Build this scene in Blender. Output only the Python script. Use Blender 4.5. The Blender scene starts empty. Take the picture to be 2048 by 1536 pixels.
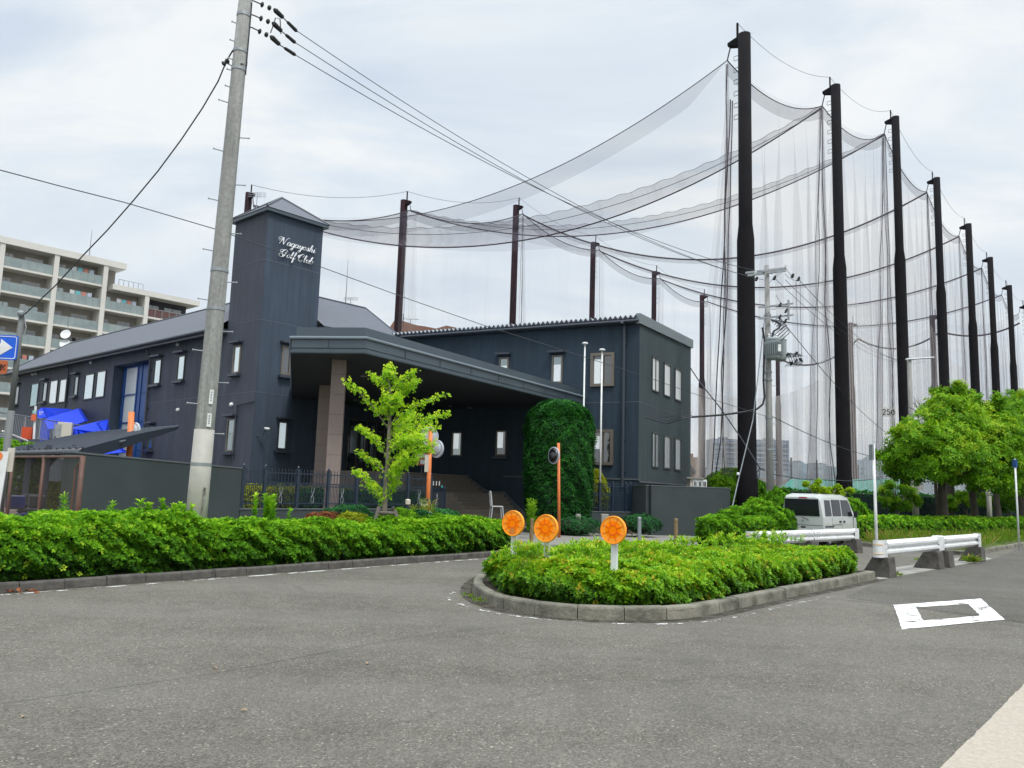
import bpy, math, random
import numpy as np
from mathutils import Vector
rnd = random.Random(7)
NR = np.random.RandomState(11)
R = math.radians
scene = bpy.context.scene
COL = scene.collection

# ---------------------------------------------------------------- camera
F = 1616.0
PITCH, ROLL, CH = R(7.453), R(1.799), 1.6
cam_d = bpy.data.cameras.new("camera")
cam = bpy.data.objects.new("camera", cam_d); COL.objects.link(cam)
cam_d.sensor_width = 36.0; cam_d.lens = F/2048*36.0
cam_d.clip_start = 0.1; cam_d.clip_end = 40000
vR0, vU0 = Vector((1, 0, 0)), Vector((0, -math.sin(PITCH), math.cos(PITCH)))
vF = Vector((0, math.cos(PITCH), math.sin(PITCH)))
vR = vR0*math.cos(ROLL) + vU0*math.sin(ROLL)
vU = -vR0*math.sin(ROLL) + vU0*math.cos(ROLL)
from mathutils import Matrix
cam.matrix_world = Matrix(((vR.x, vU.x, -vF.x, 0), (vR.y, vU.y, -vF.y, 0), (vR.z, vU.z, -vF.z, CH), (0, 0, 0, 1)))
scene.camera = cam
scene.render.resolution_x, scene.render.resolution_y = 1024, 768

# ---------------------------------------------------------------- world, sun, exposure
SUN_EL, SUN_AZ = R(58), R(150)      # azimuth of the sun, clockwise from +Y
world = bpy.data.worlds.new("World"); scene.world = world; world.use_nodes = True
nt = world.node_tree; N = nt.nodes; L = nt.links
bg = N["Background"]
sky = N.new("ShaderNodeTexSky"); sky.sky_type = 'NISHITA'; sky.sun_disc = False
sky.sun_elevation = SUN_EL; sky.sun_rotation = SUN_AZ; sky.dust_density = 2.0
tc = N.new("ShaderNodeTexCoord")
sep = N.new("ShaderNodeSeparateXYZ"); L.new(tc.outputs["Generated"], sep.inputs[0])
def wm(op, a, b=None, c=None):
    n = N.new("ShaderNodeMath"); n.operation = op
    for i, v in enumerate((a, b, c)):
        if v is None: continue
        if isinstance(v, (int, float)): n.inputs[i].default_value = v
        else: L.new(v, n.inputs[i])
    return n.outputs[0]
zz = wm('ADD', wm('MAXIMUM', sep.outputs[2], 0.0), 0.22)
cmb = N.new("ShaderNodeCombineXYZ")
L.new(wm('DIVIDE', sep.outputs[0], zz), cmb.inputs[0]); L.new(wm('DIVIDE', sep.outputs[1], zz), cmb.inputs[1])
ns = N.new("ShaderNodeTexNoise"); ns.inputs["Scale"].default_value = 1.3; ns.inputs["Detail"].default_value = 7
ns.inputs["Roughness"].default_value = 0.55; ns.inputs["Distortion"].default_value = 0.5
mp = N.new("ShaderNodeMapping"); mp.inputs["Scale"].default_value = (1.0, 1.7, 1); mp.inputs["Rotation"].default_value = (0, 0, 0.7)
L.new(cmb.outputs[0], mp.inputs[0]); L.new(mp.outputs[0], ns.inputs["Vector"])
rp = N.new("ShaderNodeValToRGB"); L.new(ns.outputs["Fac"], rp.inputs[0])
rp.color_ramp.elements[0].position = 0.36; rp.color_ramp.elements[0].color = (5.6, 6.3, 7.2, 1)
rp.color_ramp.elements[1].position = 0.60; rp.color_ramp.elements[1].color = (8.0, 8.2, 8.2, 1)
e = rp.color_ramp.elements.new(0.48); e.color = (6.5, 7.15, 7.75, 1)
# towards the horizon the overcast is a little warmer and paler
hr = N.new("ShaderNodeMapRange"); hr.inputs[1].default_value = 0.0; hr.inputs[2].default_value = 0.38
L.new(sep.outputs[2], hr.inputs[0])
mh = N.new("ShaderNodeMix"); mh.data_type = 'RGBA'; L.new(hr.outputs[0], mh.inputs[0])
mh.inputs[6].default_value = (7.8, 7.75, 7.5, 1)
mh2 = N.new("ShaderNodeMix"); mh2.data_type = 'RGBA'; mh2.inputs[0].default_value = 0.40
L.new(rp.outputs[0], mh2.inputs[6]); L.new(mh.outputs[2], mh2.inputs[7]); L.new(rp.outputs[0], mh.inputs[7])
ms = N.new("ShaderNodeMix"); ms.data_type = 'RGBA'; ms.inputs[0].default_value = 0.93
L.new(sky.outputs[0], ms.inputs[6]); L.new(mh2.outputs[2], ms.inputs[7])
# thicker light from high up in the cloud layer
hb = N.new("ShaderNodeMapRange"); hb.inputs[1].default_value = 0.55; hb.inputs[2].default_value = 0.9
hb.inputs[3].default_value = 1.0; hb.inputs[4].default_value = 2.9; L.new(sep.outputs[2], hb.inputs[0])
vm = N.new("ShaderNodeVectorMath"); vm.operation = 'SCALE'; L.new(ms.outputs[2], vm.inputs[0]); L.new(hb.outputs[0], vm.inputs[3])
L.new(vm.outputs[0], bg.inputs[0]); bg.inputs[1].default_value = 0.1

sun_d = bpy.data.lights.new("sun", 'SUN'); sun = bpy.data.objects.new("sun", sun_d); COL.objects.link(sun)
sun_d.energy = 1.9; sun_d.angle = R(14); sun_d.color = (1.0, 0.96, 0.9)
sd = Vector((math.sin(SUN_AZ)*math.cos(SUN_EL), math.cos(SUN_AZ)*math.cos(SUN_EL), math.sin(SUN_EL)))
sun.rotation_euler = sd.to_track_quat('Z', 'Y').to_euler(); sun.location = (0, 0, 50)
scene.view_settings.view_transform = 'Standard'; scene.view_settings.look = 'None'
scene.view_settings.exposure = 0.28; scene.view_settings.gamma = 1.0
scene.cycles.transparent_max_bounces = 24
scene.cycles.max_bounces = 6

# ---------------------------------------------------------------- pixel -> place helpers
def ray(x, y): return vF + vR*((x-1024)/F) - vU*((y-768)/F)
def at(x, y, Y):
    d = ray(x, y); t = Y/d.y
    return Vector((d.x*t, Y, CH+d.z*t))
def G(x, y, z=0.0):
    d = ray(x, y); t = (z-CH)/d.z
    return Vector((d.x*t, d.y*t, z))
def proj(p):
    q = Vector(p)-Vector((0, 0, CH)); w = q.dot(vF)
    return 1024+F*q.dot(vR)/w, 768-F*q.dot(vU)/w
def V(*a): return Vector(a)
class Plane:
    """vertical plane: s metres along d, z up, o metres outwards along n"""
    def __init__(s, p, az, out):
        s.p = Vector((p[0], p[1], 0)); s.d = Vector((math.cos(R(az)), math.sin(R(az)), 0))
        n = Vector((s.d.y, -s.d.x, 0)); s.n = n*out
    def sz(s, x, y, o=0.0):
        d = ray(x, y); p = s.p + s.n*o
        t = (p.dot(s.n))/(d.dot(s.n)); q = d*t
        return (q-p).dot(s.d), CH+q.z
    def s_(s, x, y=850, o=0.0): return s.sz(x, y, o)[0]
    def z_(s, x, y, o=0.0): return s.sz(x, y, o)[1]
    def pt(s, a, z, o=0.0):
        q = s.p + s.d*a + s.n*o; return Vector((q.x, q.y, z))

# ---------------------------------------------------------------- mesh builder
ORG = {}
class MB:
    def __init__(s): s.v = []; s.f = []; s.m = []; s.cm = 0
    def add(s, vs, fs):
        b = len(s.v); s.v += [tuple(p) for p in vs]
        for f in fs: s.f.append(tuple(b+i for i in f)); s.m.append(s.cm)
        return s
    def hexa(s, c):   # 8 corners: bottom 4 loop, top 4 loop
        return s.add(c, [(0, 3, 2, 1), (4, 5, 6, 7), (0, 1, 5, 4), (1, 2, 6, 5), (2, 3, 7, 6), (3, 0, 4, 7)])
    def box(s, x0, x1, y0, y1, z0, z1):
        return s.hexa([(x0, y0, z0), (x1, y0, z0), (x1, y1, z0), (x0, y1, z0), (x0, y0, z1), (x1, y0, z1), (x1, y1, z1), (x0, y1, z1)])
    def pbox(s, P, s0, s1, z0, z1, o0, o1):
        return s.hexa([P.pt(s0, z0, o0), P.pt(s1, z0, o0), P.pt(s1, z0, o1), P.pt(s0, z0, o1),
                       P.pt(s0, z1, o0), P.pt(s1, z1, o0), P.pt(s1, z1, o1), P.pt(s0, z1, o1)])
    def rbox(s, c, az, lx, ly, z0, z1, taper=1.0):
        d = Vector((math.cos(az), math.sin(az), 0)); n = Vector((-d.y, d.x, 0)); c = Vector((c[0], c[1], 0))
        k = []
        for z, t in ((z0, 1), (z1, taper)):
            for a, b in ((-1, -1), (1, -1), (1, 1), (-1, 1)):
                q = c+d*(a*lx*t/2)+n*(b*ly*t/2); k.append((q.x, q.y, z))
        return s.hexa(k)
    def prism(s, poly, z0, z1):
        n = len(poly); vs = [(p[0], p[1], z0) for p in poly]+[(p[0], p[1], z1) for p in poly]
        return s.add(vs, [tuple(range(n))[::-1], tuple(range(n, 2*n))]+[(i, (i+1) % n, n+(i+1) % n, n+i) for i in range(n)])
    def extr(s, poly3, vec):   # polygon in 3D swept along vec
        n = len(poly3); v = Vector(vec)
        vs = [Vector(p) for p in poly3]; vs += [p+v for p in vs]
        return s.add(vs, [tuple(range(n))[::-1], tuple(range(n, 2*n))]+[(i, (i+1) % n, n+(i+1) % n, n+i) for i in range(n)])
    def tube(s, path, r, n=8, cap=True):
        path = [Vector(p) for p in path]; m = len(path)
        rs = r if isinstance(r, (list, tuple)) else [r]*m
        ref = None; b = len(s.v); vs = []
        for i, p in enumerate(path):
            t = (path[min(i+1, m-1)]-path[max(i-1, 0)])
            t = t.normalized() if t.length > 1e-9 else Vector((0, 0, 1))
            if ref is None: ref = Vector((1, 0, 0)) if abs(t.x) < 0.8 else Vector((0, 1, 0))
            u = (ref - t*ref.dot(t)).normalized(); w = t.cross(u); ref = u
            for k in range(n):
                a = 2*math.pi*k/n; vs.append(p+u*(math.cos(a)*rs[i])+w*(math.sin(a)*rs[i]))
        fs = []
        for i in range(m-1):
            for k in range(n):
                a = i*n+k; c = i*n+(k+1) % n; fs.append((a, c, c+n, a+n))
        if cap: fs.append(tuple(range(n))[::-1]); fs.append(tuple((m-1)*n+k for k in range(n)))
        return s.add(vs, fs)
    def lathe(s, c, prof, n=16, axis=None):
        c = Vector(c); ax = Vector(axis).normalized() if axis is not None else Vector((0, 0, 1))
        u = ax.orthogonal().normalized(); w = ax.cross(u); vs = []; m = len(prof)
        for (r, h) in prof:
            for k in range(n):
                a = 2*math.pi*k/n; vs.append(c+ax*h+(u*math.cos(a)+w*math.sin(a))*max(r, 1e-4))
        fs = [(i*n+k, i*n+(k+1) % n, (i+1)*n+(k+1) % n, (i+1)*n+k) for i in range(m-1) for k in range(n)]
        fs += [tuple(range(n))[::-1], tuple((m-1)*n+k for k in range(n))]
        return s.add(vs, fs)
    def build(s, name, mats, parent=None, smooth=False, org=None, bevel=0):
        me = bpy.data.meshes.new(name)
        o = bpy.data.objects.new(name, me)
        if parent is not None: og = ORG[parent.name]
        else:
            og = Vector(org) if org is not None else Vector((0, 0, 0)); o.location = og
        vs = [(p[0]-og[0], p[1]-og[1], p[2]-og[2]) for p in s.v]
        me.from_pydata(vs, [], s.f)
        if not isinstance(mats, (list, tuple)): mats = [mats]
        for mm in mats: me.materials.append(mm)
        if len(mats) > 1: me.polygons.foreach_set("material_index", s.m)
        if smooth: me.polygons.foreach_set("use_smooth", [True]*len(me.polygons))
        me.update()
        COL.objects.link(o)
        if parent is not None: o.parent = parent
        ORG[o.name] = og
        if bevel:
            b = o.modifiers.new("bevel", 'BEVEL'); b.width = bevel; b.segments = 2; b.limit_method = 'ANGLE'
        return o
def thing(name, label, cat, loc, group=None):
    o = bpy.data.objects.new(name, None); COL.objects.link(o); o.location = Vector(loc); o.empty_display_size = 0.2
    o["label"] = label; o["category"] = cat
    if group: o["group"] = group
    ORG[o.name] = Vector(loc); return o
def tag(o, label, cat, group=None, kind=None):
    o["label"] = label; o["category"] = cat
    if group: o["group"] = group
    if kind: o["kind"] = kind
    return o
def struct(o, label=None, kind="structure", cat=None):
    o["kind"] = kind
    if label: o["label"] = label
    if cat: o["category"] = cat
    return o
def copy_tree(o, parent=None):
    c = o.copy(); COL.objects.link(c)
    if parent is not None: c.parent = parent
    for ch in [q for q in o.children]: copy_tree(ch, c)
    ORG[c.name] = ORG[o.name]
    return c

# ---------------------------------------------------------------- materials
def mat(name, c1, c2=None, scale=3.0, rough=0.7, bump=0.0, bscale=None, metal=0.0, spec=0.5, detail=5, coord='pos', stretch=None, coat=0.0):
    m = bpy.data.materials.new(name); m.use_nodes = True; t = m.node_tree; b = t.nodes["Principled BSDF"]
    b.inputs["Roughness"].default_value = rough; b.inputs["Metallic"].default_value = metal
    b.inputs["Specular IOR Level"].default_value = spec; b.inputs["Coat Weight"].default_value = coat
    c1 = tuple(c1)+(1,); b.inputs["Base Color"].default_value = c1
    if c2 is None and not bump: return m
    if coord == 'pos': src = t.nodes.new("ShaderNodeNewGeometry").outputs["Position"]
    else: src = t.nodes.new("ShaderNodeTexCoord").outputs["Object"]
    if stretch:
        mp = t.nodes.new("ShaderNodeMapping"); mp.inputs["Scale"].default_value = stretch
        t.links.new(src, mp.inputs[0]); src = mp.outputs[0]
    if c2 is not None:
        n = t.nodes.new("ShaderNodeTexNoise"); n.inputs["Scale"].default_value = scale; n.inputs["Detail"].default_value = detail
        n.inputs["Roughness"].default_value = 0.65
        t.links.new(src, n.inputs["Vector"])
        r = t.nodes.new("ShaderNodeValToRGB"); t.links.new(n.outputs["Fac"], r.inputs[0])
        r.color_ramp.elements[0].position = 0.32; r.color_ramp.elements[0].color = c1
        r.color_ramp.elements[1].position = 0.68; r.color_ramp.elements[1].color = tuple(c2)+(1,)
        t.links.new(r.outputs[0], b.inputs["Base Color"])
    if bump:
        n2 = t.nodes.new("ShaderNodeTexNoise"); n2.inputs["Scale"].default_value = bscale or scale*6; n2.inputs["Detail"].default_value = 4
        t.links.new(src, n2.inputs["Vector"])
        bp = t.nodes.new("ShaderNodeBump"); bp.inputs["Strength"].default_value = bump; bp.inputs["Distance"].default_value = 0.02
        t.links.new(n2.outputs["Fac"], bp.inputs["Height"]); t.links.new(bp.outputs[0], b.inputs["Normal"])
    return m
class NB:
    """small node-graph helper"""
    def __init__(s, m): s.t = m.node_tree
    def n(s, ty, **kw):
        k = s.t.nodes.new(ty)
        for a, b in kw.items():
            if a in k.inputs.keys(): k.inputs[a].default_value = b
            else: setattr(k, a, b)
        return k
    def l(s, a, b): s.t.links.new(a, b)
    def math(s, op, a, b=None, c=None, clamp=False):
        k = s.t.nodes.new("ShaderNodeMath"); k.operation = op; k.use_clamp = clamp
        for i, v in enumerate((a, b, c)):
            if v is None: continue
            if isinstance(v, (int, float)): k.inputs[i].default_value = v
            else: s.l(v, k.inputs[i])
        return k.outputs[0]
    def dot(s, v, d):
        k = s.t.nodes.new("ShaderNodeVectorMath"); k.operation = 'DOT_PRODUCT'; s.l(v, k.inputs[0]); k.inputs[1].default_value = d
        return k.outputs["Value"]
    def mix(s, f, a, b, blend='MIX'):
        k = s.t.nodes.new("ShaderNodeMix"); k.data_type = 'RGBA'; k.blend_type = blend
        for i, v in ((0, f), (6, a), (7, b)):
            if isinstance(v, (int, float)): k.inputs[i].default_value = v
            elif isinstance(v, tuple): k.inputs[i].default_value = v+(1,) if len(v) == 3 else v
            else: s.l(v, k.inputs[i])
        return k.outputs[2]
    def ramp(s, f, stops):
        k = s.t.nodes.new("ShaderNodeValToRGB"); s.l(f, k.inputs[0]); el = k.color_ramp.elements
        while len(el) < len(stops): el.new(0.5)
        for e, (p, c) in zip(el, stops):
            e.position = p; e.color = (c, c, c, 1) if isinstance(c, (int, float)) else tuple(c)+(1,)
        return k.outputs[0]
def newmat(name, rough=0.8, spec=0.5, metal=0):
    m = bpy.data.materials.new(name); m.use_nodes = True; b = m.node_tree.nodes["Principled BSDF"]
    b.inputs["Roughness"].default_value = rough; b.inputs["Specular IOR Level"].default_value = spec; b.inputs["Metallic"].default_value = metal
    return m, NB(m), b

AZB0 = 48.095
def mk_asphalt(name="asphalt", k=1.0):
    m, g, b = newmat(name, 0.85, 0.3)
    pos = g.n("ShaderNodeNewGeometry").outputs["Position"]
    big = g.n("ShaderNodeTexNoise", Scale=0.30, Detail=6.0, Roughness=0.65); g.l(pos, big.inputs["Vector"])
    mid = g.n("ShaderNodeTexNoise", Scale=2.3, Detail=6.0, Roughness=0.7); g.l(pos, mid.inputs["Vector"])
    fine = g.n("ShaderNodeTexVoronoi", Scale=75.0); g.l(pos, fine.inputs["Vector"])
    fine2 = g.n("ShaderNodeTexNoise", Scale=160.0, Detail=3.0); g.l(pos, fine2.inputs["Vector"])
    c = g.mix(g.ramp(big.outputs[0], [(0.35, 0.0), (0.65, 1.0)]), (0.092, 0.086, 0.070), (0.142, 0.133, 0.110))
    c = g.mix(g.math('MULTIPLY', g.ramp(mid.outputs[0], [(0.4, 0.0), (0.75, 1.0)]), 0.5), c, (0.185, 0.176, 0.15))
    sp = g.ramp(fine.outputs["Color"], [(0.0, 0.34), (0.5, 0.95), (0.85, 1.4), (0.95, 3.0), (1.0, 3.6)])
    c = g.mix(0.9, c, sp, 'MULTIPLY')
    c = g.mix(g.math('MULTIPLY', g.ramp(fine2.outputs[0], [(0.35, 1.0), (0.5, 0.0)]), 0.6), c, (0.045, 0.042, 0.035))
    oil = g.n("ShaderNodeTexNoise", Scale=0.9, Detail=4.0, Roughness=0.5); g.l(pos, oil.inputs["Vector"])
    c = g.mix(g.math('MULTIPLY', g.ramp(oil.outputs[0], [(0.28, 1.0), (0.38, 0.0)]), 0.35), c, (0.06, 0.057, 0.05))
    tm = g.n("ShaderNodeMapping"); tm.inputs["Rotation"].default_value = (0, 0, -R(AZB0)); tm.inputs["Scale"].default_value = (0.05, 0.75, 1); g.l(pos, tm.inputs[0])
    tn = g.n("ShaderNodeTexNoise", Scale=1.0, Detail=3.0, Roughness=0.5); g.l(tm.outputs[0], tn.inputs["Vector"])
    c = g.mix(g.math('MULTIPLY', g.ramp(tn.outputs[0], [(0.42, 0.0), (0.6, 1.0)]), 0.22), c, (0.175, 0.168, 0.148))
    # wandering cracks
    dn = g.n("ShaderNodeTexNoise", Scale=1.1, Detail=4.0); g.l(pos, dn.inputs["Vector"])
    mx = g.mix(0.42, pos, dn.outputs["Color"])
    cr = g.n("ShaderNodeTexVoronoi", Scale=0.17, feature='DISTANCE_TO_EDGE'); g.l(mx, cr.inputs["Vector"])
    ck = g.ramp(cr.outputs["Distance"], [(0.0, 1.0), (0.0022, 0.0)])
    gate = g.ramp(big.outputs[0], [(0.44, 0.0), (0.52, 1.0)])
    c = g.mix(g.math('MULTIPLY', g.math('MULTIPLY', ck, gate), 0.28), c, (0.04, 0.04, 0.038))
    if k != 1.0: c = g.mix(1.0, c, (k, k, k*1.03), 'MULTIPLY')
    g.l(c, b.inputs["Base Color"])
    bp = g.n("ShaderNodeBump", Strength=0.5, Distance=0.01); g.l(fine.outputs["Distance"], bp.inputs["Height"]); g.l(bp.outputs[0], b.inputs["Normal"])
    return m
def mk_wall(name, c, dirv, pitch=0.6, dark=0.72, spec=0.35, zseams=()):
    m, g, b = newmat(name, 0.72, spec)
    pos = g.n("ShaderNodeNewGeometry").outputs["Position"]
    s = g.dot(pos, dirv)
    fr = g.math('FRACT', g.math('DIVIDE', s, pitch))
    line = g.math('LESS_THAN', fr, 0.035)
    per = g.n("ShaderNodeTexWhiteNoise", noise_dimensions='1D'); g.l(g.math('FLOOR', g.math('DIVIDE', s, pitch)), per.inputs["W"])
    mp = g.n("ShaderNodeMapping"); mp.inputs["Scale"].default_value = (2.2, 2.2, 0.25); g.l(pos, mp.inputs[0])
    no = g.n("ShaderNodeTexNoise", Scale=1.5, Detail=6.0, Roughness=0.7); g.l(mp.outputs[0], no.inputs["Vector"])
    big = g.n("ShaderNodeTexNoise", Scale=0.35, Detail=3.0); g.l(pos, big.inputs["Vector"])
    k = g.math('ADD', g.math('MULTIPLY', per.outputs[0], 0.12), 0.93)
    k = g.math('MULTIPLY', k, g.ramp(no.outputs[0], [(0.28, 0.86), (0.5, 1.0), (0.72, 1.28)]))
    k = g.math('MULTIPLY', k, g.ramp(big.outputs[0], [(0.3, 0.9), (0.7, 1.12)]))
    k = g.math('MULTIPLY', k, g.math('SUBTRACT', 1.0, g.math('MULTIPLY', line, 1-dark)))
    cc = g.mix(1.0, c, (1, 1, 1), 'MULTIPLY')
    vmn = g.n("ShaderNodeVectorMath", operation='SCALE'); g.l(cc, vmn.inputs[0]); g.l(k, vmn.inputs[3])
    g.l(vmn.outputs[0], b.inputs["Base Color"])
    st = g.n("ShaderNodeTexNoise", Scale=40.0, Detail=3.0); g.l(pos, st.inputs["Vector"])
    hh = g.math('SUBTRACT', g.math('MULTIPLY', st.outputs[0], 0.25), line)
    bp = g.n("ShaderNodeBump", Strength=0.35, Distance=0.01); g.l(hh, bp.inputs["Height"]); g.l(bp.outputs[0], b.inputs["Normal"])
    return m
def mk_leaf(name, stops, trans=0.35, rough=0.45, spec=0.35):
    """leaf colour picked per leaf by the 'tone' attribute"""
    m, g, b = newmat(name, rough, spec)
    a = g.n("ShaderNodeAttribute", attribute_name='tone')
    c = g.ramp(a.outputs["Fac"], stops)
    g.l(c, b.inputs["Base Color"])
    tr = g.n("ShaderNodeBsdfTranslucent"); g.l(c, tr.inputs[0])
    mx = g.n("ShaderNodeMixShader"); mx.inputs[0].default_value = trans
    g.l(b.outputs[0], mx.inputs[1]); g.l(tr.outputs[0], mx.inputs[2])
    g.l(mx.outputs[0], m.node_tree.nodes["Material Output"].inputs[0])
    return m
def mk_net(name, fac, col=(0.05, 0.045, 0.055), streak=0.0, dirv=(1, 0, 0), sc=1.6, moire=0.0):
    m, g, b = newmat(name, 0.9, 0.1); b.inputs["Base Color"].default_value = col+(1,)
    pos = g.n("ShaderNodeNewGeometry").outputs["Position"]
    tr = g.n("ShaderNodeBsdfTransparent")
    mx = g.n("ShaderNodeMixShader")
    f = g.n("ShaderNodeValue"); f.outputs[0].default_value = fac; fo = f.outputs[0]
    if streak:
        c = g.n("ShaderNodeCombineXYZ"); g.l(g.math('MULTIPLY', g.dot(pos, dirv), sc), c.inputs[0]); g.l(g.math('MULTIPLY', g.dot(pos, (0, 0, 1)), 0.035), c.inputs[2])
        no = g.n("ShaderNodeTexNoise", Scale=1.0, Detail=5.0, Roughness=0.7); g.l(c.outputs[0], no.inputs["Vector"])
        fo = g.math('ADD', fo, g.math('MULTIPLY', g.ramp(no.outputs[0], [(0.5, 0.0), (0.62, 0.45), (0.72, 1.0)]), streak))
    if moire:
        c = g.n("ShaderNodeCombineXYZ"); g.l(g.math('MULTIPLY', g.dot(pos, dirv), 1.0), c.inputs[0]); g.l(g.math('MULTIPLY', g.dot(pos, (0, 0, 1)), 0.22), c.inputs[1])
        w = g.n("ShaderNodeTexWave", Scale=0.55, Distortion=7.0, Detail=2.0); w.inputs["Detail Scale"].default_value = 0.8; g.l(c.outputs[0], w.inputs["Vector"])
        fo = g.math('ADD', fo, g.math('MULTIPLY', w.outputs["Fac"], moire))
    g.l(fo, mx.inputs[0]); g.l(tr.outputs[0], mx.inputs[1]); g.l(b.outputs[0], mx.inputs[2])
    g.l(mx.outputs[0], m.node_tree.nodes["Material Output"].inputs[0])
    return m
AZB, AZA, AZC, AZD = 48.095, 138.095, 152.592, 62.592
def dv(az): return (math.cos(R(az)), math.sin(R(az)), 0)
M = {}
M['asphalt'] = mk_asphalt()
M['concrete'] = mat("concrete", (0.20, 0.195, 0.175), (0.33, 0.32, 0.29), 1.6, 0.9, 0.4, 30)
M['kerb'] = mat("kerb_concrete", (0.075, 0.074, 0.056), (0.25, 0.238, 0.19), 2.9, 0.92, 0.7, 26, detail=8)
M['footing'] = mat("footing_concrete", (0.05, 0.047, 0.042), (0.12, 0.112, 0.10), 5, 0.92, 0.5, 40)
M['paving'] = mat("paving", (0.17, 0.165, 0.15), (0.25, 0.24, 0.215), 1.2, 0.9, 0.3, 25)
M['soil'] = mat("soil", (0.035, 0.028, 0.018), (0.08, 0.065, 0.04), 5, 0.95, 0.6)
M['ground'] = mat("ground", (0.10, 0.10, 0.075), (0.16, 0.15, 0.11), 0.3, 0.95)
M['paint'] = None
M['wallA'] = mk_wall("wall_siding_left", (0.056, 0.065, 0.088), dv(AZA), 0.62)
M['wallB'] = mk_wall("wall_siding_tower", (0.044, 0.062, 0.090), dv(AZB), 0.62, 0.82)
M['wallC'] = mk_wall("wall_siding_wing", (0.022, 0.040, 0.060), dv(AZC), 0.62, 0.85)  # wing siding again, coloured darker for the shaded front
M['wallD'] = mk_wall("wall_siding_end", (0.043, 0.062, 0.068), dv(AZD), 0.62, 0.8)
M['seam'] = mat("seam_sealant", (0.10, 0.115, 0.14), None, rough=0.7)
M['garden'] = mat("garden_wall_render", (0.032, 0.045, 0.046), (0.042, 0.056, 0.058), 1.2, 0.85, 0.25, 60)
M['coping'] = mat("coping", (0.10, 0.115, 0.125), None, rough=0.6)
M['trim'] = mat("dark_metal_trim", (0.035, 0.045, 0.062), None, rough=0.42, spec=0.5)
M['fascia'] = mat("canopy_fascia_metal", (0.062, 0.085, 0.105), (0.075, 0.10, 0.122), 0.8, 0.35, metal=0.25, spec=0.6)
M['fascia_hi'] = mat("canopy_bead_highlight", (0.24, 0.29, 0.34), None, rough=0.4, metal=0.0)  # bead coloured paler than the fascia to paint in its highlight
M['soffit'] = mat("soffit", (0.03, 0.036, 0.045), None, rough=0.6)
M['granite'] = mat("granite", (0.19, 0.145, 0.13), (0.31, 0.245, 0.22), 60, 0.55, detail=4)
M['frame'] = mat("window_frame_bronze", (0.17, 0.15, 0.125), None, rough=0.45, metal=0.3)
M['frame_d'] = mat("window_frame_dark", (0.06, 0.065, 0.065), None, rough=0.45, metal=0.3)
M['fencem'] = mat("fence_steel_navy", (0.012, 0.026, 0.046), None, rough=0.4, spec=0.6)
M['white'] = mat("white_paint", (0.76, 0.78, 0.79), (0.58, 0.59, 0.58), 3.5, 0.38, spec=0.6)
M['galv'] = mat("galvanised_steel", (0.34, 0.37, 0.39), (0.26, 0.285, 0.30), 6, 0.5, metal=0.5)
M['black'] = mat("black_rubber", (0.012, 0.012, 0.015), None, rough=0.6)
M['wire'] = mat("wire", (0.03, 0.035, 0.045), None, rough=0.6)
M['orange'] = mat("orange_paint", (0.78, 0.22, 0.05), (0.60, 0.17, 0.05), 5, 0.5)
M['mirror'] = mat("convex_mirror", (0.12, 0.125, 0.125), None, rough=0.25, metal=1.0)
M['mirror_back'] = mat("mirror_back", (0.38, 0.42, 0.47), None, rough=0.5)
M['brown'] = mat("brown_steel", (0.085, 0.04, 0.028), (0.13, 0.065, 0.045), 8, 0.6)
M['pole_steel'] = mat("net_pole_steel", (0.007, 0.007, 0.009), (0.012, 0.011, 0.013), 1.5, 0.9, spec=0.15)
M['pole_rust'] = mat("net_pole_steel_brown", (0.030, 0.013, 0.018), (0.016, 0.010, 0.014), 0.6, 0.9, spec=0.15)
M['blue'] = mat("blue_metal", (0.006, 0.040, 0.56), None, rough=0.6, spec=0.2)
M['blue_f'] = mat("blue_frame", (0.010, 0.07, 0.26), None, rough=0.4)
M['beige'] = mat("beige_plastic", (0.52, 0.49, 0.42), None, rough=0.6)
def mk_glass(name, c, rough=0.05, spec=0.9, coat=1.0, metal=0.0):
    m = mat(name, c, None, rough=rough, spec=spec, coat=coat, metal=metal); b = m.node_tree.nodes["Principled BSDF"]
    b.inputs["Coat Roughness"].default_value = 0.02; b.inputs["IOR"].default_value = 1.7; return m
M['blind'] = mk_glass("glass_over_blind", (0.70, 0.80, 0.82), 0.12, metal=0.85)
M['blind_t'] = mk_glass("glass_over_teal_film", (0.22, 0.42, 0.42), 0.15, metal=0.8)
M['curtain'] = mk_glass("glass_over_white_curtain", (0.84, 0.88, 0.88), 0.15, metal=0.75)
M['eglass'] = mk_glass("glass_painted_reflection", (0.86, 0.90, 0.90), 0.3, metal=0.1)  # near-white diffuse colour stands in for pale sky mirrored in the panes
M['dglass'] = mk_glass("dark_glass", (0.02, 0.026, 0.03), 0.03)
M['gglass'] = mk_glass("grey_glass", (0.28, 0.34, 0.34), 0.1, metal=0.7)
# ================================================================ SETTING
def sheet(name, poly, z, m, kind='structure', label=None):
    mb = MB(); mb.add([(p[0], p[1], z) for p in poly], [tuple(range(len(poly)))])
    o = mb.build(name, m); o["kind"] = kind
    if label: o["label"] = label
    return o
sheet("ground", [(-14000, -300), (14000, -300), (14000, 14000), (-14000, 14000)], -0.03, M['ground'])
sheet("road", [(-60, -30), (70, -30), (70, 52), (-60, 52)], 0.0, M['asphalt'])
uB = Vector(dv(AZB)); nA_ = Vector((-uB.y, uB.x, 0))      # nA_: away from camera, to the left
# paved forecourt in front of the clubhouse
pv = [G(1000, 1072), G(1072, 1090), G(1420, 1092), G(1560, 1083), G(1560, 1060), at(1400, 1000, 36), at(1200, 1000, 40), at(780, 1000, 42), at(700, 1000, 29), G(840, 1078)]
sheet("forecourt", [(p.x, p.y) for p in pv], 0.006, M['paving'])
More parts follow.
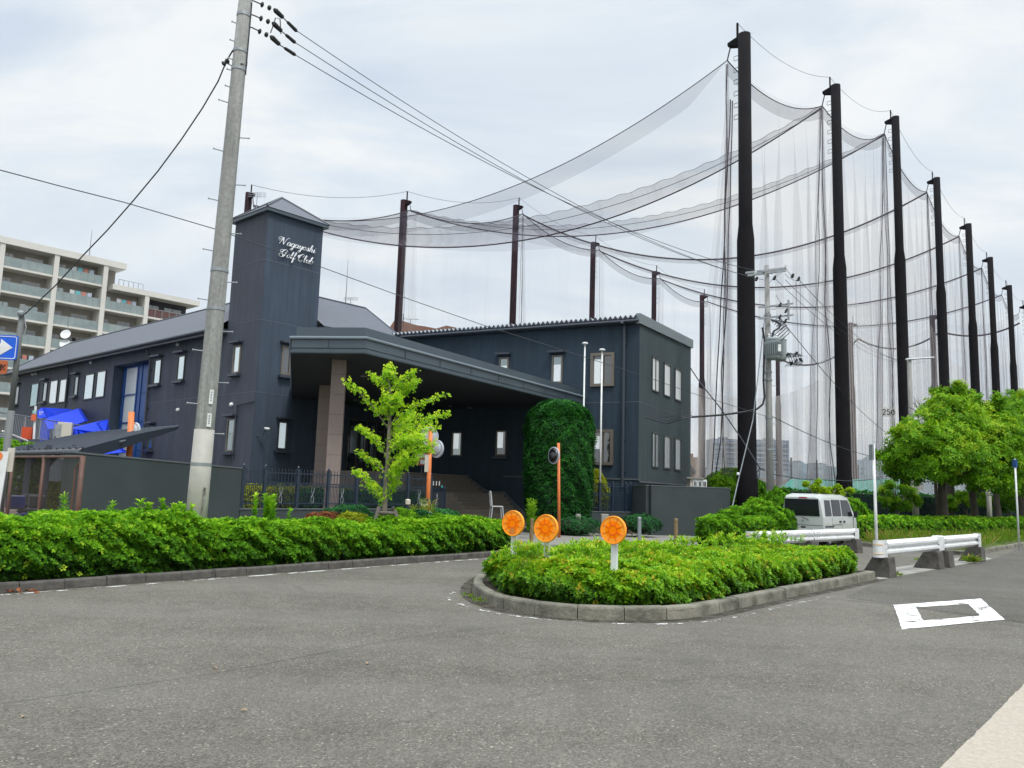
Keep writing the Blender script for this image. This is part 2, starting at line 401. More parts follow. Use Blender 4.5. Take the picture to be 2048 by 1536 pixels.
# hills on the horizon
def hills():
    mb = MB(); n = 170; prev = None; vs = []; fs = []
    for i in range(n):
        x = 1250+i*6.0
        u = i/n
        h = 925+8*math.sin(i*0.11+1)+5*math.sin(i*0.29)+3*math.sin(i*0.71+2)+1.5*math.sin(i*1.7)+ (10 if x < 1430 else 0)
        p = at(x, h-4, 9000); q = at(x, 1000, 7200)
        vs += [(q.x, q.y, -5), (p.x*0.93, p.y*0.93, max(40, p.z*0.45)), (p.x, p.y, p.z), (p.x*1.1, p.y*1.1, -5)]
        if i:
            for k in range(3): b = 4*(i-1)+k; fs.append((b, b+4, b+5, b+1))
    mb.add(vs, fs); o = mb.build("hills", mat("hill_forest_hazed", (0.04, 0.08, 0.10), (0.055, 0.10, 0.12), 0.002, 0.95), smooth=False)  # the blue of distant haze is mixed into the forest colour
    o["kind"] = "structure"
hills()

# ---- kerbs
def kerb_run(name, pts, w, h, seg, m, inward, top_in=0.0, closed=False):
    """separate kerb stones (one mesh) along a polyline of outer-bottom points; inward = side of the mass"""
    mb = MB(); P = [Vector((p[0], p[1], 0)) for p in pts]
    L_ = [0]
    for a, b in zip(P, P[1:]): L_.append(L_[-1]+(b-a).length)
    tot = L_[-1]
    def pa(s):
        s = min(max(s, 0), tot)
        for i in range(len(P)-1):
            if s <= L_[i+1] or i == len(P)-2:
                return P[i]+(P[i+1]-P[i])*((s-L_[i])/(L_[i+1]-L_[i]))
    def nrm(s):
        t = (pa(s+0.12)-pa(s-0.12)).normalized(); return Vector((-t.y, t.x, 0))*inward
    s = 0; k = 0
    while s < tot-0.02:
        e_ = min(s+seg, tot); g = 0.006
        a, b = pa(s+g), pa(e_-g); na, nb = nrm(s+g), nrm(e_-g)
        dz = rnd.uniform(-0.006, 0.006); do = rnd.uniform(-0.006, 0.006)
        prof = [(0.0+do, -0.05), (0.012+do, h*0.8+dz), (0.022+do, h*0.94+dz), (0.045+do, h+dz), (w-0.02, h+dz), (w, h-0.02), (w, -0.05)]
        vs = [a+na*o_+Vector((0, 0, z)) for o_, z in prof]+[b+nb*o_+Vector((0, 0, z)) for o_, z in prof]
        n = len(prof); mb.add(vs, [tuple(range(n))[::-1], tuple(range(n, 2*n))]+[(i, i+1, n+i+1, n+i) for i in range(n-1)])
        s += seg; k += 1
    o = mb.build(name, m); o["kind"] = "structure"; return o
def smooth_pts(pts, it=2):
    for _ in range(it):
        q = [pts[0]]
        for a, b in zip(pts, pts[1:]): q += [a*0.75+b*0.25, a*0.25+b*0.75]
        q.append(pts[-1]); pts = q
    return pts
# island outline (ground contact of its kerb, from the left tip round the front to the right corner and back)
isl_front = [G(x, y) for x, y in ((985, 1146), (950, 1166), (941, 1184), (958, 1203), (1010, 1221), (1100, 1235), (1200, 1242), (1310, 1242), (1390, 1237), (1475, 1219), (1600, 1191), (1690, 1173), (1757, 1158))]
isl_front = smooth_pts(isl_front, 2)
rc = isl_front[-1]; endp = rc+nA_*2.9
bk = isl_front[0]
isl = isl_front+[endp]
kerb_run("island_kerb", isl_front+[rc+nA_*0.03, endp, bk+Vector((-0.1, 0.35, 0)), bk], 0.17, 0.165, 0.6, M['kerb'], -1 if False else 1)
cen = sum(isl_front, Vector())/len(isl_front)
sheet("island_soil", [(p.x*0.985+cen.x*0.015, p.y*0.985+cen.y*0.015) for p in isl], 0.11, M['soil'])
# left planting strip
kl = [G(x, y) for x, y in ((-420, 1218), (0, 1180), (320, 1157), (640, 1137), (960, 1116))]
kl0, kl1 = kl[0], kl[-1]; kl1 = kl1+(kl1-kl0).normalized()*2.3; kd = (kl1-kl0).normalized(); kn = Vector((-kd.y, kd.x, 0))
kl = [kl0, kl1]+[kl1+kd*0.25+kn*0.15, kl1+kd*0.4+kn*0.5, kl1+kd*0.4+kn*2.6]
kerb_run("planting_kerb", kl, 0.15, 0.13, 0.6, M['footing'], 1)
ls = [kl0+kn*0.12, kl1+kn*0.12, kl1+kd*0.3+kn*0.4, kl1+kd*0.3+kn*2.5, kl0+kn*2.6]
sheet("planting_soil", [(p.x, p.y) for p in ls], 0.10, M['soil'])
# footway behind the strip
fw = [kl0+kn*2.6, kl1+kn*2.55, kl1+kn*4.5, at(840, 1000, 27.5), at(470, 1000, 22.5), at(130, 1000, 17.5), at(-500, 1000, 24)]
sheet("footway", [(p.x, p.y) for p in fw], 0.105, M['paving'])
# planting area to the right
pr = [G(1722, 1092), G(1820, 1102), G(1905, 1110), G(1945, 1112), G(1990, 1103), G(2048, 1092), G(2300, 1060)]
pr = smooth_pts(pr, 1)
kerb_run("verge_kerb", pr, 0.15, 0.14, 0.6, M['kerb'], 1)
a0, a1 = pr[0], pr[-1]
sheet("verge_soil", [(p.x, p.y+0.05) for p in pr]+[(60, 75), (38, 75), (17, 44), (a0.x, a0.y+3)], 0.115, mat("verge_soil", (0.05, 0.07, 0.02), (0.09, 0.11, 0.03), 2, 0.95))
# pale gutter slabs below the guard rails
gp = [G(1757, 1160), G(1985, 1118), G(1955, 1110), G(1745, 1142)]
sheet("gutter_slab", [(p.x, p.y) for p in gp], 0.004, M['concrete'])
sheet("side_road_patch", [(p.x, p.y) for p in (G(1690, 1195), G(2048, 1245), G(2500, 1180), G(2200, 1090), G(2048, 1093), G(1985, 1119), G(1760, 1162))], 0.003,
      mk_asphalt("asphalt_side", 0.80))
def jag(a, b, n, j):
    return [a+(b-a)*(i/n)+Vector((rnd.uniform(-j, j), rnd.uniform(-j, j), 0)) for i in range(n)]
# near right corner: flush concrete edge
cp = [G(2048, 1372), G(1884, 1536), G(1800, 1625), G(2020, 1625), G(2105, 1470), G(2200, 1260)]
cp = jag(cp[0], cp[1], 30, 0.006)+cp[1:]
sheet("pavement_edge", [(p.x, p.y) for p in cp], 0.012, mat("pavement_concrete", (0.30, 0.27, 0.22), (0.42, 0.38, 0.315), 40, 0.9, 0.25, 120, detail=12))
sheet("pavement", [(p.x, p.y) for p in (G(2105, 1470), G(2020, 1625), G(2400, 1900), G(2600, 1250), G(2200, 1260))], 0.014,
      mat("pavement_paving", (0.12, 0.09, 0.075), (0.17, 0.135, 0.11), 6, 0.9, 0.3, 60))

# ---- painted road markings (worn)
def mk_paint(name, wear=0.5, sc=3.0):
    m, g, b = newmat(name, 0.7, 0.3)
    pos = g.n("ShaderNodeNewGeometry").outputs["Position"]
    n1 = g.n("ShaderNodeTexNoise", Scale=sc, Detail=8.0, Roughness=0.75); g.l(pos, n1.inputs["Vector"])
    n2 = g.n("ShaderNodeTexNoise", Scale=60.0, Detail=3.0); g.l(pos, n2.inputs["Vector"])
    g.l(g.mix(n2.outputs[0], (0.66, 0.67, 0.66), (0.80, 0.81, 0.79)), b.inputs["Base Color"])
    f = g.ramp(g.math('ADD', n1.outputs[0], g.math('MULTIPLY', g.math('SUBTRACT', n2.outputs[0], 0.5), 0.25)), [(wear-0.02, 0.0), (wear+0.02, 1.0)])
    tr = g.n("ShaderNodeBsdfTransparent"); mx = g.n("ShaderNodeMixShader")
    g.l(f, mx.inputs[0]); g.l(tr.outputs[0], mx.inputs[1]); g.l(b.outputs[0], mx.inputs[2]); g.l(mx.outputs[0], m.node_tree.nodes["Material Output"].inputs[0])
    return m
paintA, paintB, paintC = mk_paint("road_paint", 0.43, 3.2), mk_paint("road_paint_worn", 0.56, 4.5), mk_paint("road_paint_faint", 0.52, 3.0)
def jag_(a, b, n, j):
    return [a+(b-a)*(i/n)+Vector((rnd.uniform(-j, j), rnd.uniform(-j, j), 0)) for i in range(n)]
oc = [G(*q) for q in ((1787, 1211), (1962, 1198), (2009, 1240), (1804, 1260))]
ic = [G(*q) for q in ((1832, 1215.5), (1936, 1208.5), (1961, 1232.5), (1847, 1242.5))]
mb = MB(); O_, I_ = [], []
for k in range(4):
    O_ += jag(oc[k], oc[(k+1) % 4], 14, 0.008); I_ += jag(ic[k], ic[(k+1) % 4], 14, 0.012)
n = len(O_); mb.add([(p.x, p.y, 0.008) for p in O_+I_], [(i, (i+1) % n, n+(i+1) % n, n+i) for i in range(n)])
o = mb.build("road_marking", paintA); o["kind"] = "structure"; o["label"] = "white hollow four sided marking painted on the road"
def band(name, pts, w, m, z=0.008):
    mb = MB(); P = [Vector((p[0], p[1], 0)) for p in pts]; vs = []
    for i, p in enumerate(P):
        t = (P[min(i+1, len(P)-1)]-P[max(i-1, 0)]).normalized(); nn = Vector((-t.y, t.x, 0))
        vs += [(p+nn*w/2).to_tuple()[:2]+(z,), (p-nn*w/2).to_tuple()[:2]+(z,)]
    mb.add(vs, [(2*i, 2*i+1, 2*i+3, 2*i+2) for i in range(len(P)-1)])
    o = mb.build(name, m); o["kind"] = "structure"; return o
ln = smooth_pts([G(x, y) for x, y in ((925, 1180), (893, 1191), (905, 1205), (960, 1222), (1060, 1238), (1180, 1247), (1310, 1250), (1420, 1246), (1500, 1229), (1600, 1206), (1662, 1194))], 2)
band("island_line", ln, 0.07, paintB)
def mk_dirt():
    m, g, b = newmat("kerb_grime", 0.95, 0.1); b.inputs["Base Color"].default_value = (0.045, 0.04, 0.028, 1)
    pos = g.n("ShaderNodeNewGeometry").outputs["Position"]; n1 = g.n("ShaderNodeTexNoise", Scale=5.0, Detail=8.0, Roughness=0.75); g.l(pos, n1.inputs["Vector"])
    tr = g.n("ShaderNodeBsdfTransparent"); mx = g.n("ShaderNodeMixShader"); g.l(g.ramp(n1.outputs[0], [(0.36, 0.05), (0.66, 0.8)]), mx.inputs[0]); g.l(tr.outputs[0], mx.inputs[1]); g.l(b.outputs[0], mx.inputs[2]); g.l(mx.outputs[0], m.node_tree.nodes["Material Output"].inputs[0])
    return m
grime = mk_dirt()
def offs(pts, d):
    out = []
    for i, p in enumerate(pts):
        t = (pts[min(i+1, len(pts)-1)]-pts[max(i-1, 0)]).normalized(); out.append(p+Vector((t.y, -t.x, 0))*d)
    return out
band("kerb_dirt", offs(isl_front, 0.09), 0.20, grime, 0.004)
band("gutter_dirt", [kl0-kn*0.02, kl1-kn*0.02], 0.22, grime, 0.0095)
band("gutter_line", [kl0-kn*0.22, kl1-kn*0.22-kd*1.0], 0.07, paintC)
band("gutter_concrete", [kl0-kn*0.09, kl1-kn*0.09], 0.16, M['kerb'], 0.005)
band("asphalt_joint", [G(0, 1408), G(400, 1352), G(830, 1272), G(1090, 1243)], 0.007, mat("tar", (0.085, 0.083, 0.075), None), 0.004)
band("asphalt_joint_side", [G(1662, 1197), G(1790, 1211), G(2048, 1246)], 0.02, mat("tar_side", (0.06, 0.06, 0.058), None), 0.006)

# ================================================================ CLUBHOUSE
pT = at(507, 840, 35); pW = at(1278, 800, 35)
PA = Plane(pT, AZA, 1); PB = Plane(pT, AZB, 1); PC = Plane(pW, AZC, 1); PD = Plane(pW, AZD, 1)
for P_ in (PA, PB, PC, PD):   # outward = towards the camera
    if P_.n.dot(-P_.p) < 0: P_.n = -P_.n
club = thing("clubhouse", "dark grey two storey golf clubhouse with square tower and wide canopy", "building", (pT.x, pT.y, 0))
def wall_quad_building(mb, pts, z0, z1): mb.prism(pts, z0, z1)
# --- tower
sL = PA.s_(463, 560); sR = PB.s_(640, 560)
zT = PA.z_(534, 424)
fL, fR = sL, sR
def tw(a, b): q = PA.p+PA.d*a+PB.d*b; return (q.x, q.y)     # a along A, b along B
# wall shell with four faces so that each side has its own siding direction
mb = MB()
mb.cm = 0; mb.add([PA.pt(0, 0), PA.pt(sL, 0), PA.pt(sL, zT), PA.pt(0, zT)], [(0, 1, 2, 3)])
mb.add([(*tw(0, sR), 0), (*tw(sL, sR), 0), (*tw(sL, sR), zT), (*tw(0, sR), zT)], [(0, 1, 2, 3)])
mb.cm = 1; mb.add([PB.pt(0, 0), PB.pt(sR, 0), PB.pt(sR, zT), PB.pt(0, zT)], [(0, 1, 2, 3)])
mb.add([(*tw(sL, 0), 0), (*tw(sL, sR), 0), (*tw(sL, sR), zT), (*tw(sL, 0), zT)], [(0, 1, 2, 3)])
mb.build("tower_wall", [M['wallA'], M['wallB']], club)
oh = 0.19; mb = MB()
mb.prism([tw(-oh, -oh), tw(sL+oh, -oh), tw(sL+oh, sR+oh), tw(-oh, sR+oh)], zT-0.02, zT+0.15)
mb.build("tower_fascia", M['fascia'], club, bevel=0.02)
roofm, g, b_ = newmat("slate_roof", 0.55, 0.4)
pos = g.n("ShaderNodeNewGeometry").outputs["Position"]
fr = g.math('FRACT', g.math('DIVIDE', g.dot(pos, (0, 0, 1)), 0.105))
lin = g.ramp(fr, [(0.0, 0.35), (0.10, 0.45), (0.2, 1.0), (1.0, 1.08)])
no = g.n("ShaderNodeTexNoise", Scale=3.0, Detail=6.0); g.l(pos, no.inputs["Vector"])
g.l(g.mix(1.0, g.mix(no.outputs[0], (0.080, 0.092, 0.115), (0.118, 0.130, 0.158)), lin, 'MULTIPLY'), b_.inputs["Base Color"])
bp = g.n("ShaderNodeBump", Strength=0.5, Distance=0.03); g.l(fr, bp.inputs["Height"]); g.l(bp.outputs[0], b_.inputs["Normal"])
M['roof'] = roofm
apc = Vector((*tw(sL/2, sR/2), 0)); zap = at(562, 396, apc.y).z
mb = MB(); o2 = oh+0.03
mb.add([(*tw(-o2, -o2), zT+0.15), (*tw(sL+o2, -o2), zT+0.15), (*tw(sL+o2, sR+o2), zT+0.15), (*tw(-o2, sR+o2), zT+0.15), (apc.x, apc.y, zap)],
       [(0, 1, 4), (1, 2, 4), (2, 3, 4), (3, 0, 4), (0, 3, 2, 1)])
tr_ = mb.build("tower_roof", M['roof'], club)
mb = MB()
for c in ((-o2, -o2), (sL+o2, -o2), (sL+o2, sR+o2), (-o2, sR+o2)):
    mb.tube([(*tw(*c), zT+0.17), (apc.x, apc.y, zap+0.02)], 0.045, 6)
mb.build("hip_cap", M['trim'], tr_)
print("tower", sL, sR, zT, zap)
# --- wing A (long left wing) and block B (behind the tower to the right)
sEA = PA.s_(28, 760); zEA = PA.z_(240, 704); sEB = PB.s_(789, 800); zEB = PB.z_(700, 668)
print("wingA", sEA, zEA, PA.z_(27.5, 750), "blockB", sEB, zEB, PC.s_(789, 800))
dA, dB_ = 5.0, 12.0
mb = MB(); mb.cm = 0
mb.add([PA.pt(0, 0, -0.0), PA.pt(sEA, 0), PA.pt(sEA, zEA), PA.pt(0, zEA)], [(0, 1, 2, 3)])
RCs = (PA.s_(222, 800), PA.s_(291, 800))          # deep recess with the blue glazing
zR1 = PA.z_(222, 733)
mb = MB(); mb.cm = 0
for a, b, z0, z1 in ((sL-0.0, RCs[1], 0, zEA), (RCs[1], RCs[0], zR1, zEA), (RCs[0], sEA, 0, zEA)):
    mb.add([PA.pt(a, z0), PA.pt(b, z0), PA.pt(b, z1), PA.pt(a, z1)], [(0, 1, 2, 3)])
# far end and back
mb.cm = 1; mb.add([(*tw(sEA, 0), 0), (*tw(sEA, dA), 0), (*tw(sEA, dA), zEA), (*tw(sEA, 0), zEA)], [(0, 1, 2, 3)])
mb.add([(*tw(sEA, dA), 0), (*tw(0, dA), 0), (*tw(0, dA), zEA), (*tw(sEA, dA), zEA)], [(0, 1, 2, 3)])
# recess cheeks, soffit
ro = [o_ for o_ in [-0.05*i for i in range(1, 120)] if proj(PA.pt(RCs[0], 5.0, o_))[0] >= 243][0]
print("recess", RCs, ro)
for s_ in RCs: mb.add([PA.pt(s_, 0), PA.pt(s_, 0, ro), PA.pt(s_, zR1, ro), PA.pt(s_, zR1)], [(0, 1, 2, 3)])
mb.add([PA.pt(RCs[0], zR1), PA.pt(RCs[0], zR1, ro), PA.pt(RCs[1], zR1, ro), PA.pt(RCs[1], zR1)], [(0, 1, 2, 3)])
mb.add([PA.pt(RCs[0], 0, ro), PA.pt(RCs[1], 0, ro), PA.pt(RCs[1], zR1, ro), PA.pt(RCs[0], zR1, ro)], [(0, 1, 2, 3)])
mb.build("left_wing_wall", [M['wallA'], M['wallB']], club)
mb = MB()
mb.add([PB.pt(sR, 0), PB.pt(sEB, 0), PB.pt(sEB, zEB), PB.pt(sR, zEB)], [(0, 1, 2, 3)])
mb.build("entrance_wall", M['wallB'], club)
# glazing of the recess: blue frame on its back wall
gw = MB(); gf = MB(); a, b = RCs[1]+0.0, RCs[0]-0.05; g0_ = ro+0.02
gw.pbox(PA, a, b, 0.3, zR1-0.1, g0_, g0_+0.02)
for z in [zR1*k/5 for k in range(1, 6)]: gf.pbox(PA, a, b, z-0.10, z-0.03, g0_, g0_+0.10)
sv = [PA.s_(x, 800, ro) for x in (246, 276, 284)]
for s_ in [b-0.05]+sv: gf.pbox(PA, s_-0.06, s_+0.06, 0, zR1-0.004, g0_, g0_+0.14)
gf.pbox(PA, max(a, sv[1]-3.5), sv[1], 0, zR1-0.01, g0_+0.0, g0_+0.10)
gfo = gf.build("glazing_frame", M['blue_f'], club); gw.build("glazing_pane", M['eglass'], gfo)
# --- roofs
zr = None
hw = dA/2
def offp(P, o): return Plane(P.p+P.n*o, 0, 1)
def ridge_z(P, x, y, off):
    return P.sz(x, y, -off)
rA = ridge_z(PA, 412, 619, hw); rA2 = ridge_z(PA, 126.6, 694, hw)
rB = ridge_z(PB, 731.6, 616.7, 6.0); rB0 = ridge_z(PB, 640, 596.5, 6.0)
print("ridgeA", rA, rA2, "ridgeB", rB, rB0, "eaveA", zEA)
zrg = rA[1]; zrB = (rB[1]+rB0[1])/2
eo = 0.55
def roofA():
    e0 = zEA+0.02; mb = MB()
    hs = sEA+eo-(hw+eo)       # hip end
    sl = (zrg-e0)/(hw+eo)
    q = [(*tw(sL, -eo), e0), (*tw(sEA+eo, -eo), e0), (*tw(sEA+eo, dA+eo), e0), (*tw(3.1, dA+eo), e0), (*tw(hs, hw), zrg), (*tw(3.1, hw), zrg), (*tw(sL, hw), zrg),
         ]
    mb.add(q, [(0, 1, 4, 6), (1, 2, 4), (2, 3, 5, 4)])
    o = mb.build("left_wing_roof", M['roof'], club)
    mb = MB(); mb.hexa([(*tw(sL, -eo+0.02), e0-0.28), (*tw(sEA+eo, -eo+0.02), e0-0.28), (*tw(sEA+eo, 0.1), e0-0.20), (*tw(sL, 0.1), e0-0.20),
                        (*tw(sL, -eo+0.02), e0-0.02), (*tw(sEA+eo, -eo+0.02), e0-0.02), (*tw(sEA+eo, 0.1), e0-0.02), (*tw(sL, 0.1), e0-0.02)])
    mb.build("eave_fascia", M['trim'], o)
    mb = MB(); a = Vector((*tw(sL, -eo-0.07), e0-0.09)); b = Vector((*tw(sEA+eo, -eo-0.07), e0-0.11)); mb.tube([a, b], 0.075, 8)
    mb.build("gutter", M['trim'], o)
    mb = MB(); mb.tube([q[4], q[1]], 0.05, 6); mb.tube([q[4], q[6]], 0.06, 6); mb.build("ridge_cap", M['trim'], o)
WB = 3.1; SBE = PB.s_(731.6, 616.7, -WB); ZRB = PB.z_(731.6, 616.7, -WB)
print("B ridge", SBE, ZRB, PB.z_(640, 596.5, -WB), sEB)
def roofB():
    e0 = zEB+0.02; mb = MB()
    q = [(*tw(-eo, sR-0.01), e0), (*tw(-eo, SBE), e0), (*tw(2*WB+eo, SBE), e0), (*tw(2*WB+eo, sR-1), e0), (*tw(WB, 0.5), ZRB), (*tw(WB, SBE), ZRB),
         (*tw(WB, sR-0.01), ZRB)]
    mb.add(q, [(0, 1, 5, 6), (2, 3, 4, 5), (1, 2, 5)])
    o = mb.build("main_roof", M['roof'], club)
    mb = MB(); mb.tube([q[5], q[1]], 0.05, 6); mb.tube([q[5], q[2]], 0.05, 6); mb.tube([q[4], q[5]], 0.06, 6); mb.build("ridge_cap", M['trim'], o)
    mb = MB(); mb.hexa([(*tw(-eo+0.01, sR+0.01), e0-0.22), (*tw(-eo+0.01, SBE), e0-0.22), (*tw(0.05, SBE), e0-0.22), (*tw(0.05, sR+0.01), e0-0.22),
                        (*tw(-eo+0.01, sR+0.01), e0-0.01), (*tw(-eo+0.01, SBE), e0-0.01), (*tw(0.05, SBE), e0-0.01), (*tw(0.05, sR+0.01), e0-0.01)])
    mb.build("eave_fascia", M['trim'], o)
roofA()
roofB()
# --- right wing
sWC = PC.s_(786, 800); sWD = PD.s_(1381.5, 800)
zc0 = PC.z_(1277, 645); zc1 = PC.z_(812, 680); zd0 = PD.z_(1277, 645); zd1 = PD.z_(1381.5, 694)
print("right wing", sWC, sWD, zc0, zc1, zd0, zd1)
zW = (zc0+zc1)/2
def wq(a, b): q = PC.p+PC.d*a+PD.d*b; return (q.x, q.y)
mb = MB(); mb.cm = 0
mb.add([PC.pt(0, 0), PC.pt(sWC+1, 0), PC.pt(sWC+1, zW), PC.pt(0, zW)], [(0, 1, 2, 3)])
mb.add([(*wq(0, sWD), 0), (*wq(sWC+1, sWD), 0), (*wq(sWC+1, sWD), zd1), (*wq(0, sWD), zd1)], [(0, 1, 2, 3)])
mb.cm = 1
mb.add([PD.pt(0, 0), PD.pt(sWD, 0), PD.pt(sWD, zd1), PD.pt(0, zW)], [(0, 1, 2, 3)])
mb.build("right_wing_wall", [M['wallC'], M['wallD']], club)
def wingroof():
    th = 0.22; so = (zd1-zW)/sWD; f0 = -0.22; n = int(round((sWC+0.2)/0.235)); pit = (sWC+0.2)/n; am = 0.15
    zb = zW+th
    mb = MB(); vs = []; fs = []
    for i in range(2*n+1):
        a = i*pit/2; h = am if i % 2 else 0.0
        vs += [(*wq(a, f0), zb+f0*so+h), (*wq(a, sWD), zb+sWD*so+h)]
        if i: b = 2*(i-1); fs.append((b, b+1, b+3, b+2))
    mb.add(vs, fs); o = mb.build("corrugated_roof", mat("galvanised_sheet", (0.40, 0.43, 0.46), None, rough=0.35, metal=0.6), club)
    mb = MB()
    for i in range(n):          # closure of each rib
        a = i*pit; c = [(*wq(a+0.01, f0-0.03), zb+f0*so-0.01), (*wq(a+pit-0.01, f0-0.03), zb+f0*so-0.01), (*wq(a+pit/2, f0-0.03), zb+f0*so+am)]
        d = PD.d*0.03; mb.extr(c, d)
    mb.build("rib_closure", M['trim'], o)
    mb = MB(); mb.hexa([(*wq(-0.06, f0), zW-0.02), (*wq(sWC, f0), zW-0.02), (*wq(sWC, 0.04), zW-0.0), (*wq(-0.06, 0.04), zW-0.0),
                        (*wq(-0.06, f0), zb-0.03), (*wq(sWC, f0), zb-0.03), (*wq(sWC, 0.04), zb), (*wq(-0.06, 0.04), zb)])
    mb.build("eave_fascia", M['trim'], o)
    mb = MB(); z0 = zW-0.05; mb.hexa([(*wq(-0.10, f0-0.02), z0+0.0), (*wq(0.10, f0-0.02), z0), (*wq(0.10, sWD+0.12), z0+sWD*so), (*wq(-0.10, sWD+0.12), z0+sWD*so),
                        (*wq(-0.10, f0-0.02), zb+am+0.03), (*wq(0.10, f0-0.02), zb+am+0.03), (*wq(0.10, sWD+0.12), zb+am+0.03+sWD*so), (*wq(-0.10, sWD+0.12), zb+am+0.03+sWD*so)])
    mb.build("verge_flashing", mat("verge_flashing_metal", (0.20, 0.24, 0.25), None, rough=0.4, metal=0.3), o)
    mb = MB(); mb.tube([wq(-0.02, f0-0.07)+(zW+0.07,), wq(sWC-0.5, f0-0.07)+(zW+0.07,)], 0.07, 8); mb.build("gutter", M['trim'], o)
wingroof()
# downpipes
def downpipe(P, x, y0, y1, parent=club, r=0.055, o=0.11, ztop=None):
    s_ = P.s_(x, (y0+y1)/2); z1 = P.z_(x, y0); z0 = P.z_(x, y1)
    mb = MB(); path = [P.pt(s_, z0, o), P.pt(s_, z1, o)]
    if ztop: path += [P.pt(s_, z1+0.15, o+0.05), P.pt(s_, ztop, o+0.3)]
    mb.tube(path, r, 8)
    for k in range(5): z = z0+(z1-z0)*(k+0.5)/5; mb.pbox(P, s_-r-0.03, s_+r+0.03, z-0.02, z+0.02, 0.0, o+r*0.4)
    return mb.build("downpipe", M['trim'], parent)
downpipe(PC, 1248, 658, 975, ztop=zW+0.02, r=0.07)
downpipe(PA, 296, 722, 912, ztop=zEA-0.1, r=0.06)
downpipe(PA, 136, 742, 830, ztop=zEA-0.1, r=0.06)
# horizontal panel joints, 6 mm proud
def seam(P, x, y, s0, s1, h=0.022, name="panel_joint"):
    z = P.z_(x, y); mb = MB(); mb.pbox(P, s0, s1, z-h/2, z+h/2, 0.0, 0.006); return mb.build(name, M['seam'], club)
for (x, y) in ((529, 518), (519.5, 638), (509, 783)):
    seam(PA, x, y, 0.0, sL if y < 600 else RCs[1]-0.2 if y > 700 else sL); seam(PB, x, y, 0.0, sR)
zs = PC.z_(1270, 803.5)
seam(PC, 1270, 803.5, 0.0, PC.s_(1172, 803.5)); seam(PD, 1281, 804, 0.0, sWD)
# base band of the right wing
zb_ = PC.z_(1270, 960); mb = MB()
mb.pbox(PC, 0.0, 6.5, 0, zb_, 0.0, 0.10); mb.build("plinth", M['wallC'], club)
mb = MB(); mb.pbox(PC, -0.1, 6.5, zb_, zb_+0.05, 0.0, 0.14); mb.build("plinth_cap", M['coping'], club)
mb = MB(); mb.pbox(PD, 0.0, sWD, PD.z_(1285, 964)-0.03, PD.z_(1285, 964)+0.03, 0.0, 0.08); mb.build("drip_rail", M['coping'], club)

# --- windows
def window(P, xl, xr, yt, yb, pane='blind', frame='frame', hood=False, sill=False, fw=0.06, style='one', o=0.0, proud=0.05, parent=club):
    xm, ym = (xl+xr)/2, (yt+yb)/2
    s0, s1 = P.s_(xl, ym), P.s_(xr, ym)
    if s0 > s1: s0, s1 = s1, s0
    z1, z0 = P.z_(xm, yt), P.z_(xm, yb)
    mb = MB()
    for a, b, c, d in ((s0, s1, z0, z0+fw), (s0, s1, z1-fw, z1), (s0, s0+fw, z0+fw, z1-fw), (s1-fw, s1, z0+fw, z1-fw)):
        mb.pbox(P, a, b, c, d, o, o+proud)
    if style in ('slide', 'split'):
        m_ = (s0+s1)/2; mb.pbox(P, m_-fw*0.45, m_+fw*0.45, z0+fw, z1-fw, o, o+proud*0.8)
    f = mb.build("window", M[frame], parent)
    if style == 'slide':
        # near the left in the picture = larger s
        A, Bq = ((s0+fw, (s0+s1)/2-fw*0.45), ((s0+s1)/2+fw*0.45, s1-fw))
        dark, lite = (A, Bq)
        mb = MB(); mb.pbox(P, dark[0], dark[1], z0+fw, z1-fw, o+0.0, o+0.008); mb.build("pane", M['dglass'], f)
        mb = MB(); mb.pbox(P, lite[0], lite[1], z0+fw, z1-fw, o+0.0, o+0.008); mb.build("pane", M['dglass'], f)
        h0 = z0+(z1-z0)*(0.12 if pane == 'curtain' else 0.45)
        mb = MB(); mb.pbox(P, lite[0]+0.02, lite[1]-0.01, h0 if pane != 'curtain' else z0+fw, z1-fw-(z1-z0)*0.10, o+0.008, o+0.012); mb.build("blind", M['curtain'], f)
    else:
        mb = MB(); mb.pbox(P, s0+fw, s1-fw, z0+fw, z1-fw, o+0.0, o+0.008); mb.build("pane", M[pane], f)
        if style == 'half':       # half covered by a pale blind
            mb = MB(); mb.pbox(P, s0+fw+(s1-s0)*0.22, s1-fw, z0+fw+(z1-z0)*0.25, z1-fw-(z1-z0)*0.02, o+0.008, o+0.012); mb.build("blind", M['curtain'], f)
        if style == 'low':       # pale lower part
            mb = MB(); mb.pbox(P, s0+fw+0.03, s1-fw-0.03, z0+fw, z1-fw-(z1-z0)*0.28, o+0.008, o+0.012); mb.build("blind", M['curtain'], f)
    if hood:
        mb = MB(); mb.pbox(P, s0-0.12, s1+0.12, z1+0.10, z1+0.20, o, o+0.28); mb.build("hood", M['trim'], f, bevel=0.01)
    if sill:
        mb = MB(); mb.pbox(P, s0-0.12, s1+0.12, z0-0.16, z0-0.04, o, o+0.22); mb.build("sill", M['trim'], f, bevel=0.01)
    return f
# tower
window(PA, 467, 481, 692, 746, 'blind', hood=True, sill=True)
window(PA, 454, 469.5, 838, 903, 'gglass', hood=True, sill=True)
window(PB, 562, 581, 692, 750, 'dglass', hood=True, sill=True, fw=0.08)
window(PB, 554.5, 574, 843, 899, 'blind', frame='frame_d', hood=True, sill=True)
